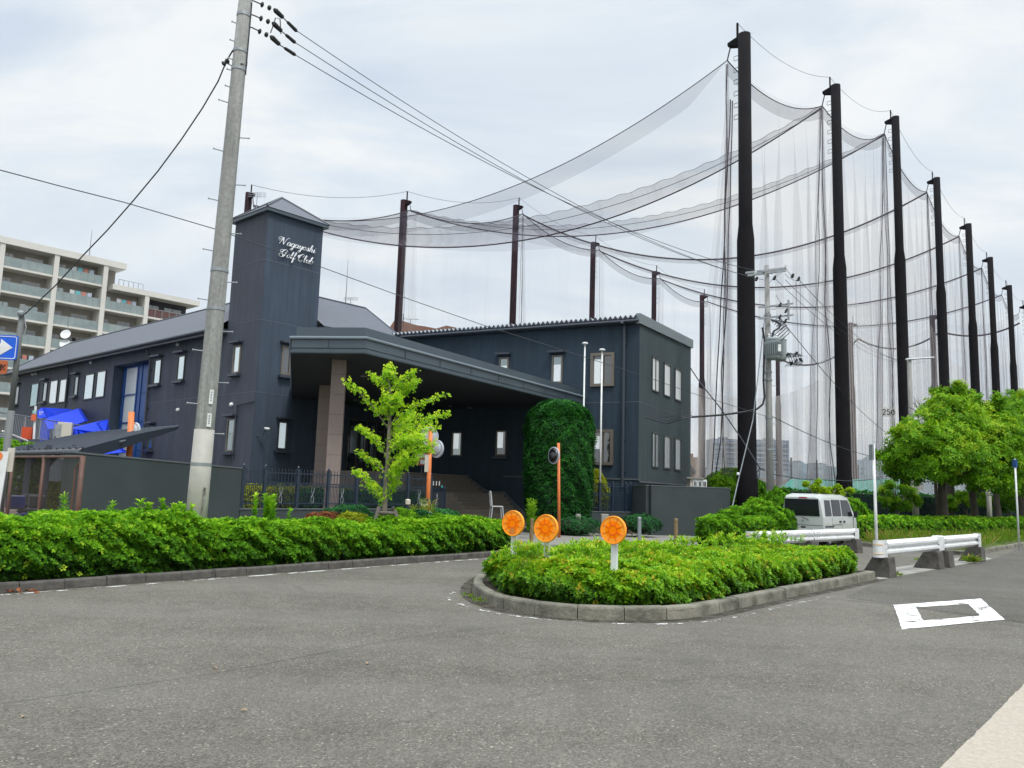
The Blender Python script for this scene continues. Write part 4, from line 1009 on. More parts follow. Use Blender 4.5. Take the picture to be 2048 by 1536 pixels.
# cross cables: right row i  <->  far row i (offset by construction of the list)
def fit_sag(a, b, x, y):      # the sag that brings the span down to a measured point
    best = None
    for k in range(5, 200):
        s_ = k*0.06
        d = min((abs(proj(cat_(a, b, u/80, s_))[0]-x), proj(cat_(a, b, u/80, s_))[1]) for u in range(1, 80))[1]
        if best is None or abs(d-y) < best[0]: best = (abs(d-y), s_)
    return best[1]
pairs = [(PP[k], QQ[k], fit_sag(PP[k]['tip'], QQ[k]['tip'], *pt_)) for k, pt_ in enumerate(((1150, 315), (917, 491), (1137, 470), (1400, 517), (1480, 572), (1590, 613), (1672, 651)))]
print("sags", [round(p[2], 2) for p in pairs])
whichx = ["nearest", "second", "third", "fourth", "fifth", "sixth", "seventh"]
for i, (p, q, sag) in enumerate(pairs):
    a, b = p['tip'], q['tip']; sk = (1.0, 2.7, 2.2, 0.5, 0.45, 0.45, 0.45)[i]
    up = 0.0
    if i == 0:
        g_ = grid_mesh(lambda u, v: cat_(a, b, u, sag)-V(0, 0, v*1.0*(min(1, u*14, (1-u)*14))), 60, 3)
        root = g_.build("net_hem", M['net_pale'], None, org=a)
        mb = MB(); mb.tube([cat_(a, b, k/50, sag) for k in range(51)], 0.022, 4); mb.build("rope", M['rope'], root)
    else:
        sgt = fit_sag(a, b, *{1: (1181, 409), 2: (1237, 442)}[i]) if i in (1, 2) else 0
        def fn(u, v, a=a, b=b, sag=sag, sk=sk):
            e = min(1, u*7, (1-u)*7)
            z = cat_(a, b, u, sgt); lo = cat_(a, b, u, sag)-V(0, 0, 0.1)
            return z+(lo-z)*v + PP[0]['d']*0 + V(0, 0, 0.06*math.sin(u*180)*(1-v))+Vector(dv(AZB))*(0.5*math.sin(v*3.14)*e)
        if i in (1, 2):
            g_ = grid_mesh(fn, 120, 5); root = g_.build("net_hem", M['net_skirt'], None, org=a)
        else:
            g_ = grid_mesh(lambda u, v: cat_(a, b, u, sag)+V(0, 0, -v*sk*min(1, u*9, (1-u)*9)), 60, 2); root = g_.build("net_hem", M['net_skirt'], None, org=a)
        r = 0.045 if i < 3 else 0.07
        mb = MB(); mb.tube([cat_(a, b, k/50, sag)-V(0, 0, 0.1) for k in range(51)], r, 5); mb.build("rope", M['rope'], root)
        if i in (1, 2):
            mb = MB(); mb.tube([cat_(a, b, k/120, sgt)+V(0, 0, 0.06*math.sin(k/120*180)) for k in range(121)], 0.014, 3); mb.build("lashing_cord", M['rope'], root)
            mb = MB(); mb.tube([cat_(a, b, k/50, sgt+0.3*(sag-sgt))+Vector(dv(AZB))*0.35 for k in range(51)], 0.02, 3); mb.build("inner_cord", M['rope'], root)
    tag(root, "sagging dark rope and net hem, %s cross span of the range roof" % whichx[i], "net rope", "net hems strung across the driving range")
    if i+1 < len(pairs):
        p2, q2, sag2 = pairs[i+1]
        c, d = p2['tip'], q2['tip']
        def fr(u, v, a=a, b=b, c=c, d=d, sag=sag, sag2=sag2):
            A = cat_(a, b, u, sag); B = cat_(c, d, u, sag2)
            return A+(B-A)*v-V(0, 0, 4*0.8*v*(1-v))
        o = grid_mesh(fr, 36, 8).build("ceiling_net", M['net_roof'], None, org=a)
        tag(o, "thin grey ceiling net in the %s bay of the driving range" % whichx[i], "net", "ceiling nets of the driving range")
# side curtains on the right row
sgA = V(*dv(AZB))
def curtain(A, B, sag, zb, m, name, label, group, nu=90, fold=0.35, hem=True, freq=38, cordr=0.03):
    h = (B-A); h.z = 0; h.normalize(); nn = Vector((-h.y, h.x, 0)); Ln = (B-A).length; ph = rnd.uniform(0, 6)
    def fn(u, v):
        top = cat_(A, B, u, sag); bot = Vector((top.x, top.y, zb)); p = top+(bot-top)*v
        return p+nn*(fold*min(1, v*3)*(math.sin(u*freq+ph)+0.5*math.sin(u*freq*2.3+v*1.5)))+h*(0.25*math.sin(v*5+u*20))*min(1, v*3)
    o = grid_mesh(fn, nu, 10).build(name, M[m], None, org=Vector((A.x, A.y, zb)))
    tag(o, label, "net", group)
    if hem:
        q = grid_mesh(lambda u, v: cat_(A, B, u, sag)-V(0, 0, v*0.8), 40, 1).build("hem", M['net_hem'], o)
    mb = MB(); mb.tube([cat_(A, B, k/40, sag) for k in range(41)], cordr, 4); mb.build("rope", M['rope'], o)
    return o
for i in range(7):
    A, B = PP[i]['tip'], PP[i+1]['tip']
    curtain(A, B, (B-A).length*0.085, 1.0, 'net_side', "net_curtain", "hanging side net with folds between the %s and %s poles of the right row" % (ordn[i], ordn[i+1]), "side nets of the right row")
# near edge curtain gathered left of the first pole and the dark folds beside each pole
def fold(top, bot_off, width0, width1, m, label, n=7, group="gathered net folds", cords=3, zb=0.8):
    cords = min(cords, 2)
    mb = MB(); root = None
    def fn(u, v):
        c = top+(Vector((top.x, top.y, zb))+bot_off-top)*v
        w = width0+(width1-width0)*v**0.8
        return c+sgA*((u-0.5)*w)+Vector((-sgA.y, sgA.x, 0))*(0.22*math.sin(u*22+v*2))*(0.3+v)
    root = grid_mesh(fn, 16, 12).build("net_fold", M[m], None, org=Vector((top.x, top.y, zb)))
    tag(root, label, "net", group)
    for k in range(cords):
        u = rnd.uniform(0.1, 0.9); mb = MB(); mb.tube([fn(u+0.03*math.sin(j*1.7+k), j/12) for j in range(13)], rnd.uniform(0.012, 0.028), 4); mb.build("cord", M['rope'], root)
    return root
fold(PP[0]['tip']-V(0, 0, 0.2), V(0, 0, 0), 0.15, 0.8, 'net_fold', "dark gathered net fold hanging beside the nearest tall pole", cords=3)
fold(at(1460, 200, 38.6), Vector((at(1415, 960, 38.6).x-at(1460, 200, 38.6).x, 0, 0)), 0.5, 3.0, 'net_side', "fan of loose net ropes spreading down left of the nearest tall pole", cords=3)
for i in (1, 2, 3, 4, 5):
    fold(PP[i]['tip']-V(0, 0, 0.2), V(0, 0, 0), 0.25, 0.75, 'net_fold', "dark rope and gathered net hanging beside the %s pole of the right row" % ordn[i], cords=3)
# a slanting gathered net running down between the first and second poles
fold(at(1640, 215, 46.8), Vector((at(1619, 930, 46.8).x-at(1640, 215, 46.8).x, 0, 0)), 0.2, 0.55, 'net_fold', "twisted net rope hanging between the first and second tall poles", cords=3)
fold(at(1765, 275, 57), Vector((at(1753, 930, 57).x-at(1765, 275, 57).x, 0, 0)), 0.2, 0.4, 'net_fold', "twisted net rope hanging between the second and third tall poles", cords=3)
# denser lower net, its upper edge scalloped
low = []
def lownet(A, B, za, zb_, sag, label):
    o = grid_mesh(lambda u, v: Vector((A.x+(B.x-A.x)*u, A.y+(B.y-A.y)*u, (za+(zb_-za)*u-4*sag*u*(1-u))*(1-v)+0.6*v)), 24, 6).build("lower_net", M['net_low'], None, org=(A.x, A.y, 0.6))
    tag(o, label, "net", "dense lower nets")
dl = Vector((-sgA.y, sgA.x, 0))*1.6
lownet(at(1330, 900, 50), at(1640, 900, 50), 9.4, 9.0, 1.5, "pale dense lower net low behind the nearest pole")
for i, (x0, x1, Y0, Y1, y0, y1) in enumerate(((1630, 1757, 49, 59, 540, 605), (1757, 1858, 59, 70, 605, 700), (1858, 1925, 70, 81, 640, 735), (1925, 1975, 81, 92, 735, 800))):
    A, B = at(x0, y0, Y0), at(x1, y1, Y1)
    lownet(A, B, A.z, B.z, 0.9, "pale dense lower net with a scalloped top, %s from the left" % ordn[i+1])
# far row: faint side nets, gathered pale folds, longitudinal cables
for i in range(1, 6):
    A, B = QQ[i]['tip'], QQ[i+1]['tip']
    curtain(A, B, (B-A).length*0.07, 1.0, 'net_side_far', "net_curtain", "faint far side net of the %s bay behind the clubhouse" % ordn[i-1], "side nets of the far row", nu=40, fold=0.2, hem=(i < 6), freq=20, cordr=0.05 if i > 2 else 0.04)
for i in range(2, 7):
    t = QQ[i]['tip']; dark = i == 3
    fold(t-V(0, 0, 0.3), sgA*0.6, 0.5 if dark else 1.4, 2.0 if dark else 2.2, 'net_fold_l', "pale gathered net hanging beside the %s pole behind the clubhouse" % ordn[i-2], group="pale net folds of the far row", cords=4 if dark else 1)
# far end: thick dark top band between the end poles and the end net
ends = [QQ[6]['tip'], FF[0]['tip'], FF[1]['tip'], FF[2]['tip'], PP[7]['tip']]
for i in range(1, 4):
    A, B = ends[i], ends[i+1]
    hb_ = 1.5
    o = grid_mesh(lambda u, v, A=A, B=B: cat_(A, B, u, 2.0 if i < 3 else 1.2)-V(0, 0, v*hb_), 30, 2).build("net_hem", M['net_fold'], None, org=A)
    tag(o, "dark net hem sagging across the far end, %s section" % ordn[i-1], "net rope", "far end hems")
    mb = MB(); mb.tube([cat_(A, B, k/30, 2.0 if i < 3 else 1.2)-V(0, 0, hb_) for k in range(31)], 0.13, 5); mb.build("rope", M['rope'], o)
# spike-to-spike earth wires and second wires
def wire(pts, r, label, name="wire", group=None, m='wire', cat="wire", n=4):
    mb = MB(); mb.tube(pts, r, n); o = mb.build(name, M[m], None, org=pts[0]); tag(o, label, cat, group); return o
for i in range(7):
    A, B = PP[i]['spike'], PP[i+1]['spike']; wire([cat_(A, B, k/16, (B-A).length*0.06) for k in range(17)], 0.012, "thin wire linking the tips of the %s and %s right row poles" % (ordn[i], ordn[i+1]), group="earth wires between net poles")
for i in range(1, 6):
    A, B = QQ[i]['spike'], QQ[i+1]['spike']; wire([cat_(A, B, k/16, (B-A).length*0.05) for k in range(17)], 0.016, "thin wire linking the tips of far row net poles, %s span" % ordn[i-1], group="earth wires between net poles")
# 250 yard board
bp_ = at(1776, 824, 51); root = thing("distance_board", "distance number 250 in dark digits hung on the range net", "sign", bp_)
bd = dv(0); mb = MB(); mb.rbox(bp_, 0, 30*51/F, 0.05, bp_.z-0.3, bp_.z+0.3); mb.build("board", mk_net("board_mesh", 0.30, (0.55, 0.53, 0.50)), root)
def seg_digits(txt, c, h, w, gap, th, m, parent, dirx=Vector((1, 0, 0)), upv=Vector((0, 0, 1)), r=None):
    sh = {'2': [(0.05, 0.75), (0.2, 0.95), (0.5, 1.0), (0.8, 0.93), (0.95, 0.72), (0.8, 0.48), (0.4, 0.25), (0.05, 0.0), (0.98, 0.0)],
          '5': [(0.9, 1.0), (0.2, 1.0), (0.12, 0.55), (0.5, 0.65), (0.85, 0.55), (0.97, 0.32), (0.8, 0.06), (0.45, 0.0), (0.05, 0.12)],
          '0': [(0.5, 1.0), (0.15, 0.85), (0.03, 0.5), (0.15, 0.15), (0.5, 0.0), (0.85, 0.15), (0.97, 0.5), (0.85, 0.85), (0.5, 1.0)]}
    x = -(len(txt)*w+(len(txt)-1)*gap)/2
    for ch in txt:
        mb = MB(); mb.tube([c+dirx*(x+a*w)+upv*((b-0.5)*h) for a, b in sh[ch]], th, 6); mb.build("digit", m, parent); x += w+gap
seg_digits("250", bp_+V(0, -0.07, 0), 0.34, 0.2, 0.08, 0.028, M['black'], root)

# ================================================================ DISTANT THINGS
def faraway_tower(x0, x1, yt, Y, label, az=-8):
    a, b = at(x0, yt, Y), at(x1, yt, Y); H = a.z; w = b.x-a.x
    m, g, b_ = newmat("tower_facade", 0.5, 0.4)
    ps = g.n("ShaderNodeNewGeometry").outputs["Position"]
    fz = g.math('LESS_THAN', g.math('FRACT', g.math('DIVIDE', g.dot(ps, (0, 0, 1)), 4.2)), 0.42)
    fx = g.math('LESS_THAN', g.math('FRACT', g.math('DIVIDE', g.dot(ps, (1, 0, 0)), 7.5)), 0.16)
    g.l(g.mix(g.math('MAXIMUM', fz, fx), (0.035, 0.06, 0.11), (0.30, 0.37, 0.45)), b_.inputs["Base Color"])
    root = thing("apartment_tower", label, "tower block", ((a.x+b.x)/2, Y, 0), "pair of distant tower blocks")
    mb = MB(); mb.rbox(((a.x+b.x)/2, Y+30), 0, w, 60, 0, H); mb.build("wall", m, root)
    mb = MB(); mb.rbox(((a.x+b.x)/2, Y+30), 0, w*0.3, 20, H, H+6); mb.build("roof_plant_room", M['galv'], root)
    for k in range(12):
        mb = MB(); mb.box(a.x+2, b.x-2, Y-3, Y, H*(k+0.5)/12.5-0.8, H*(k+0.5)/12.5+0.8); mb.build("balcony_band", M['galv'], root)
faraway_tower(1424, 1480, 877, 2000, "left of two far blue grey tower blocks, seen behind the net")
faraway_tower(1511, 1578, 879, 2050, "right of two far blue grey tower blocks, seen beside the utility pole")
# elevated road / rail viaduct
vroot = thing("viaduct", "long low elevated viaduct in the distance behind the driving range", "viaduct", (60, 240, 0))
m_v = mat("viaduct_concrete", (0.13, 0.11, 0.10), (0.19, 0.17, 0.155), 0.2, 0.9)
p0, p1 = at(1395, 955, 235), at(1830, 955, 250)
mb = MB(); dd = (p1-p0); dd.z = 0; az = math.atan2(dd.y, dd.x); mb.rbox((p0+p1)/2, az, dd.length, 7, at(1600, 972, 242).z, at(1600, 960, 242).z); mb.build("deck", m_v, vroot)
mb = MB(); mb.rbox((p0+p1)/2-V(0, 3.4, 0), az, dd.length, 0.3, at(1600, 960, 242).z, at(1600, 947, 242).z); mb.build("parapet", mat("noise_barrier", (0.16, 0.22, 0.27), (0.20, 0.26, 0.31), 0.1), vroot)
for k in range(9):
    c = p0+(p1-p0)*(k+0.5)/9; mb = MB(); mb.rbox(c, az, 2.2, 4, 0, at(1600, 972, 242).z); mb.build("pier", m_v, vroot)
for (x, yt) in ((1583, 915), (1634, 920), (1716, 930)):
    b = at(x, 960, 225); t = at(x, yt, 225); mb = MB(); mb.tube([(b.x, b.y, 0), (b.x, b.y, t.z)], 0.25, 6)
    mb.tube([(b.x-2.2, b.y, t.z-1), (b.x+2.2, b.y, t.z-1)], 0.1, 4); mb.tube([(b.x-1.6, b.y, t.z-2.4), (b.x+1.6, b.y, t.z-2.4)], 0.1, 4)
    tag(mb.build("utility_pole", M['wire'], None, org=(b.x, b.y, 0)), {1583: "far dark utility pole right of the tower blocks", 1634: "far dark utility pole between the two nearest range poles", 1716: "far dark utility pole just right of the second range pole"}[x], "utility pole")
# green netted low roof in the range
g0, g1, g2, g3 = at(1548, 986, 62), at(1800, 990, 66), at(1800, 962, 84), at(1583, 961, 78)
rt = thing("netted_shelter", "teal green net roof of a low shelter inside the range", "shelter", (g0.x, g0.y, 0))
mb = MB(); mb.extr([g0, g1, g2, g3], (0, 0, 0.15)); mb.build("roof", mat("green_netting", (0.015, 0.20, 0.155), (0.02, 0.25, 0.20), 1.5, 0.8), rt)
for k in range(6):
    p = g0+(g1-g0)*(k/5); mb = MB(); mb.tube([(p.x, p.y, 0), (p.x, p.y, p.z)], 0.06, 6); mb.build("post", M['galv'], rt)
# neighbouring roofs behind the clubhouse and to its right
m_br = mat("brown_tile_wall", (0.17, 0.085, 0.06), (0.22, 0.115, 0.085), 1.0, 0.8)
def brown():
    Y = 130; c = at(880, 700, Y); rt = thing("brown_building", "low brown building showing over the corrugated roof", "building", (c.x, Y, 0))
    mb = MB(); pts = [at(768, 672, Y), at(789, 640, Y), at(800, 640, Y), at(832, 650, Y), at(852, 653, Y), at(872, 657, Y), at(893, 651, Y), at(935, 660, Y), at(966, 664, Y)]
    poly = [Vector((pts[0].x, Y, 0))]+pts+[Vector((pts[-1].x, Y, 0))]; mb.extr(poly, (0, 14, 0)); mb.build("wall", m_br, rt)
    z = at(800, 640, Y).z; x0, x1 = at(790, 640, Y).x, at(806, 640, Y).x; mb = MB()
    for k in range(4): x = x0+(x1-x0)*k/3; mb.tube([(x, Y, z-0.2), (x, Y, z+0.95)], 0.05, 4)
    mb.tube([(x0, Y, z+0.95), (x1, Y, z+0.95)], 0.05, 4); mb.build("railing", M['trim'], rt)
    a = at(860, 655, Y); mb = MB(); mb.box(at(846, 660, Y-.2).x, at(866, 660, Y-.2).x, Y-0.3, Y, a.z-5, a.z-1.4); mb.build("window", M['dglass'], rt)
    a = at(815, 628, Y); mb = MB(); mb.tube([(a.x, Y+4, z-0.5), (a.x, Y+4, a.z)], 0.04, 4); mb.tube([(a.x-1.4, Y+4, a.z), (a.x+1.4, Y+4, a.z)], 0.04, 4); mb.build("aerial", M['trim'], rt)
brown()
def right_house():
    Y = 75; c = at(1392, 960, Y); rt = thing("tan_house", "small tan house with chimney glimpsed right of the clubhouse wing", "house", (c.x, Y, 0))
    a, b = at(1376, 914, Y), at(1399, 914, Y); mb = MB(); mb.box(a.x, b.x, Y, Y+8, 0, a.z); mb.build("wall", mat("tan_wall", (0.22, 0.16, 0.12), None), rt)
    q = at(1387, 906, Y); mb = MB(); mb.box(q.x-0.2, q.x+0.2, Y+1, Y+1.4, a.z, q.z); mb.build("chimney", m_br, rt)
    mb = MB(); r0 = at(1370, 918, Y-1); r1 = at(1393, 942, Y-1); mb.extr([r0, r1, r1-V(0, 0, 0.3), r0-V(0, 0, 0.3)], (0, 1, 0)); mb.build("roof_edge", M['trim'], rt)
right_house()
# beige apartment building far left
def apartment():
    PG = Plane(at(112, 800, 99), AZB, 1)
    if PG.n.dot(-PG.p) < 0: PG.n = -PG.n
    cream = mat("cream_render", (0.56, 0.55, 0.51), (0.64, 0.63, 0.59), 0.3, 0.8); back = mat("apartment_wall", (0.28, 0.26, 0.225), (0.34, 0.32, 0.28), 0.4, 0.85)  # back wall colour darkened to hold the shade of the balcony recesses
    gls = mat("frosted_balcony_glass", (0.19, 0.24, 0.245), (0.28, 0.34, 0.335), 0.5, 0.3); brn = mat("brown_tile", (0.10, 0.05, 0.045), None)
    drk = mat("dark_recess_paint", (0.045, 0.045, 0.06), None)
    fl = 3.0; zt = PG.z_(120, 503); s = [PG.s_(x, y) for x, y in ((-110, 500), (4, 500), (112, 530), (209, 560), (292, 610), (383, 640))]
    S0, S3, S4, S5 = s[0], s[3], s[4], s[5]; sCut = PG.s_(243, 545)
    zt2 = zt-fl
    root = thing("apartment_building", "tall beige apartment block with glass balconies at the far left", "building", PG.pt(s[2], 0))
    print("apt", s, zt, sCut)
    dp = -1.9
    mb = MB(); mb.pbox(PG, S0, sCut, 0, zt-0.5, dp-10, dp); mb.pbox(PG, sCut, S5+0.0, 0, zt2-0.5, dp-10, dp-0.001); mb.build("wall", back, root)
    mb = MB(); mb.pbox(PG, S0, PG.s_(251, 535), zt-0.55, zt+0.25, dp-10.5, 0.35); mb.pbox(PG, sCut-1, PG.s_(397, 612), zt2-0.45, zt2+0.25, dp-10.5, 0.30); mb.build("roof_cornice", cream, root)
    for k, x in enumerate(s[:5]):
        mb = MB(); mb.pbox(PG, x-0.28, x+0.28, 0, (zt if k < 4 else zt2-0.3), dp+0.01, 0.25); mb.build("pillar", cream, root)
    bays = list(zip(s[:5], s[1:]))
    for bi, (a, b) in enumerate(bays):
        for f in range(0, 10):
            top = (zt if bi < 3 else zt2)-0.5-f*fl
            if top < 7: break
            z = top-fl+0.35
            d_ = bi == 4
            mb = MB(); mb.pbox(PG, a+0.28, b-(0.28 if bi < 4 else 0), z-0.25, z, dp, 0.10); ba = mb.build("balcony", cream, root)
            mb = MB(); mb.pbox(PG, a+0.3, b-0.3, z+0.02, z+1.1, 0.0, 0.04); pn = mb.build("glass_balustrade", gls if not d_ else brn, ba)
            mb = MB()
            for k in range(7): x = a+0.3+(b-a-0.6)*k/6; mb.pbox(PG, x-0.03, x+0.03, z+0.0, z+1.14, 0.04, 0.08)
            mb.pbox(PG, a+0.3, b-0.3, z+1.1, z+1.16, -0.01, 0.045); mb.build("balustrade_rail", M['galv'], ba)
            w = b-a
            for c0, c1 in ((0.10, 0.30), (0.50, 0.85)) if not d_ else ((0.1, 0.4), (0.5, 0.9)):
                mb = MB(); mb.pbox(PG, a+w*c0, a+w*c1, z+0.05, z+2.05, dp, dp+0.06); wd = mb.build("window", M['beige'] if not d_ else drk, root)
                mb = MB(); mb.pbox(PG, a+w*c0+0.08, a+w*(c0+c1)/2-0.04, z+0.1, z+1.97, dp+0.06, dp+0.09); mb.pbox(PG, a+w*(c0+c1)/2+0.04, a+w*c1-0.08, z+0.1, z+1.97, dp+0.06, dp+0.09); mb.build("pane", M['dglass'] if (f+bi) % 3 else M['gglass'], wd)
            if d_:
                mb = MB(); mb.pbox(PG, a+0.28, b, z, z+2.7, dp-0.01, dp+0.02); mb.build("recess_wall", drk, root)
            if (bi, f) in ((2, 0), (1, 4), (2, 1), (3, 0)):       # washing on the line
                for k in range(4):
                    x = a+w*(0.35+0.12*k); mb = MB(); mb.pbox(PG, x, x+0.5, z+0.9, z+1.75, -0.5, -0.45)
                    mb.build("washing", mat("cloth", [(0.6, 0.62, 0.62), (0.15, 0.45, 0.5), (0.5, 0.2, 0.15), (0.45, 0.5, 0.6)][k], None), ba)
    # roof-level railing and aerial
    mb = MB(); a, b = PG.s_(243, 575), PG.s_(291, 590)
    for k in range(6): x = a+(b-a)*k/5; mb.tube([PG.pt(x, zt2+0.2, -1), PG.pt(x, zt2+1.3, -1)], 0.04, 4)
    mb.tube([PG.pt(a, zt2+1.3, -1), PG.pt(b, zt2+1.3, -1)], 0.04, 4); mb.build("roof_railing", M['galv'], root)
    mb = MB(); x = PG.s_(179, 505, -3); mb.tube([PG.pt(x, zt, -3), PG.pt(x+0.05, zt+4.6, -3)], [0.09, 0.03], 5); mb.build("roof_rod", M['galv'], root)
apartment()

# ================================================================ HAZE
if True:
    zlo = -1.2; mb = MB(); mb.box(-12000, 12000, -250, 12000, zlo, 900)
    hz, g, b_ = newmat("haze_air"); out = hz.node_tree.nodes["Material Output"]; hz.node_tree.nodes.remove(b_)
    pv_ = g.n("ShaderNodeVolumePrincipled"); pv_.inputs["Density"].default_value = 0.00003; pv_.inputs["Color"].default_value = (0.80, 0.88, 0.97, 1); pv_.inputs["Anisotropy"].default_value = 0.2
    g.l(pv_.outputs[0], out.inputs["Volume"]); o = mb.build("haze", hz); o["kind"] = "stuff"; o["label"] = "faint pale haze in the air"
# ================================================================ UTILITY POLES AND OVERHEAD WIRES
def mk_pole_mat():
    m, g, b = newmat("pole_concrete", 0.85, 0.3)
    pos = g.n("ShaderNodeNewGeometry").outputs["Position"]
    mp = g.n("ShaderNodeMapping"); mp.inputs["Scale"].default_value = (9, 9, 0.9); g.l(pos, mp.inputs[0])
    n1 = g.n("ShaderNodeTexNoise", Scale=1.0, Detail=7.0, Roughness=0.7); g.l(mp.outputs[0], n1.inputs["Vector"])
    n2 = g.n("ShaderNodeTexNoise", Scale=14.0, Detail=5.0); g.l(pos, n2.inputs["Vector"])
    c = g.mix(g.ramp(n1.outputs[0], [(0.3, 0.0), (0.7, 1.0)]), (0.20, 0.205, 0.195), (0.37, 0.375, 0.36))
    c = g.mix(g.math('MULTIPLY', g.ramp(n2.outputs[0], [(0.35, 1.0), (0.6, 0.0)]), 0.4), c, (0.15, 0.152, 0.145))
    g.l(c, b.inputs["Base Color"])
    bp = g.n("ShaderNodeBump", Strength=0.3, Distance=0.01); g.l(n2.outputs[0], bp.inputs["Height"]); g.l(bp.outputs[0], b.inputs["Normal"])
    return m
M['polec'] = mk_pole_mat()
M['sheath'] = mat("pole_sheath", (0.30, 0.295, 0.26), (0.40, 0.39, 0.35), 1.8, 0.6, 0.2, 20)
b1 = at(389, 1060, 15.7); b1.z = 0.0; t1 = at(490.5, 0, 15.7); dirp = (t1-b1)/(t1.z); Hp = 12.6
def p1(z, o=None): return b1+dirp*z
def r1(z): return 0.196-0.0053*z*1.05
pole = thing("utility_pole", "large grey concrete utility pole rising out of the hedge in front of the tower", "utility pole", b1)
mb = MB(); mb.tube([p1(-0.2), p1(3), p1(6), p1(9), p1(Hp)], [r1(0), r1(3), r1(6), r1(9), r1(Hp)], 28); mb.build("shaft", M['polec'], pole, smooth=True)
zsh = at(0, 857, 15.7).z; zsh = [z for z in [i*0.01 for i in range(100, 700)] if proj(p1(z))[1] < 860][0]
mb = MB(); mb.tube([p1(0.1), p1(zsh)], [r1(0)+0.006, r1(zsh)+0.006], 28); sh = mb.build("sheath", M['sheath'], pole, smooth=True)
view = Vector((-b1.x, -b1.y, 0)).normalized(); rgt = Vector((-view.y, view.x, 0))   # rgt: picture right when looking at the pole
if rgt.x < 0: rgt = -rgt
def onpole(xoff, y):   # xoff in -1..1 across the pole, y pixel height
    z = [z for z in [i*0.02 for i in range(0, 630)] if proj(p1(z))[1] < y][0]
    r = r1(z)+0.012; return p1(z)+rgt*(xoff*r)+view*(math.sqrt(max(0, 1-xoff*xoff))*r), z
# black split in the sheath
mb = MB(); pts = []
for (x, y) in ((-0.05, 975), (0.18, 976), (0.2, 990), (0.12, 1010), (0.0, 1030), (-0.08, 1026), (-0.05, 1008)):
    pts.append(onpole(x+0.45, y)[0])
mb.add([p+view*0.012 for p in pts], [tuple(range(len(pts)))]); mb.add([p+view*0.0125 for p in pts], [tuple(range(len(pts)))[::-1]])
mb.build("torn_patch", mat("torn_patch_mat", (0.02, 0.02, 0.02), (0.35, 0.34, 0.31), 9, 0.8), sh)
# number plates
def plate(y0, y1, xo, w, m, parent=pole, name="plate"):
    a, za = onpole(xo, y1); b, zb = onpole(xo, y0); mb = MB(); n = view*0.012
    d = rgt*w/2; vs = [a-d, a+d, b+d, b-d]; mb.add([p+n for p in vs]+[p for p in vs], [(0, 1, 2, 3), (7, 6, 5, 4), (0, 4, 5, 1), (1, 5, 6, 2), (2, 6, 7, 3), (3, 7, 4, 0)])
    o = mb.build(name, m, parent)
    for k in range(4):
        q = a+(b-a)*(0.2+0.18*k); mb = MB(); mb.add([q-d*0.4+n*1.2, q+d*0.35+n*1.2, q+d*0.35+n*1.2+V(0, 0, 0.03), q-d*0.4+n*1.2+V(0, 0, 0.03)], [(0, 1, 2, 3)]); mb.build("plate_print", M['galv'], o)
plate(782, 810, 0.35, 0.075, M['white']); plate(828, 856, 0.35, 0.08, M['white'])
# steps: alternate left and right bolts
for k, (x, y) in enumerate(((-1, 52), (-1, 88), (-1, 125) , (-1, 147), (-1, 180), (-1, 211), (1, 275), (-1, 308), (1, 370), (-1, 405), (1, 467), (-1, 505), (1, 565), (-1, 604), (1, 664), (-1, 706), (1, 765), (-1, 810), (1, 868))):
    c, z = onpole(0, y); c = p1(z); d = (rgt*x*0.95+view*0.3).normalized(); ln_ = 0.09 if y < 200 else 0.19
    mb = MB(); mb.tube([c+d*r1(z)*0.9, c+d*(r1(z)+ln_)], 0.011, 6); mb.lathe(c+d*(r1(z)+ln_), [(0.02, -0.005), (0.02, 0.01)], 8, d); mb.build("step_bolt", M['galv'], pole)
for y in (32, 104, 141, 543, 620, 930):
    c, z = onpole(0, y); mb = MB(); mb.tube([p1(z-0.03), p1(z+0.03)], r1(z)+0.01, 24); mb.build("band", M['galv'], pole)
mb = MB(); mb.tube([onpole(0.93, y)[0] for y in (5, 60, 120, 150)], 0.014, 5); mb.build("riser_cable", M['wire'], pole)
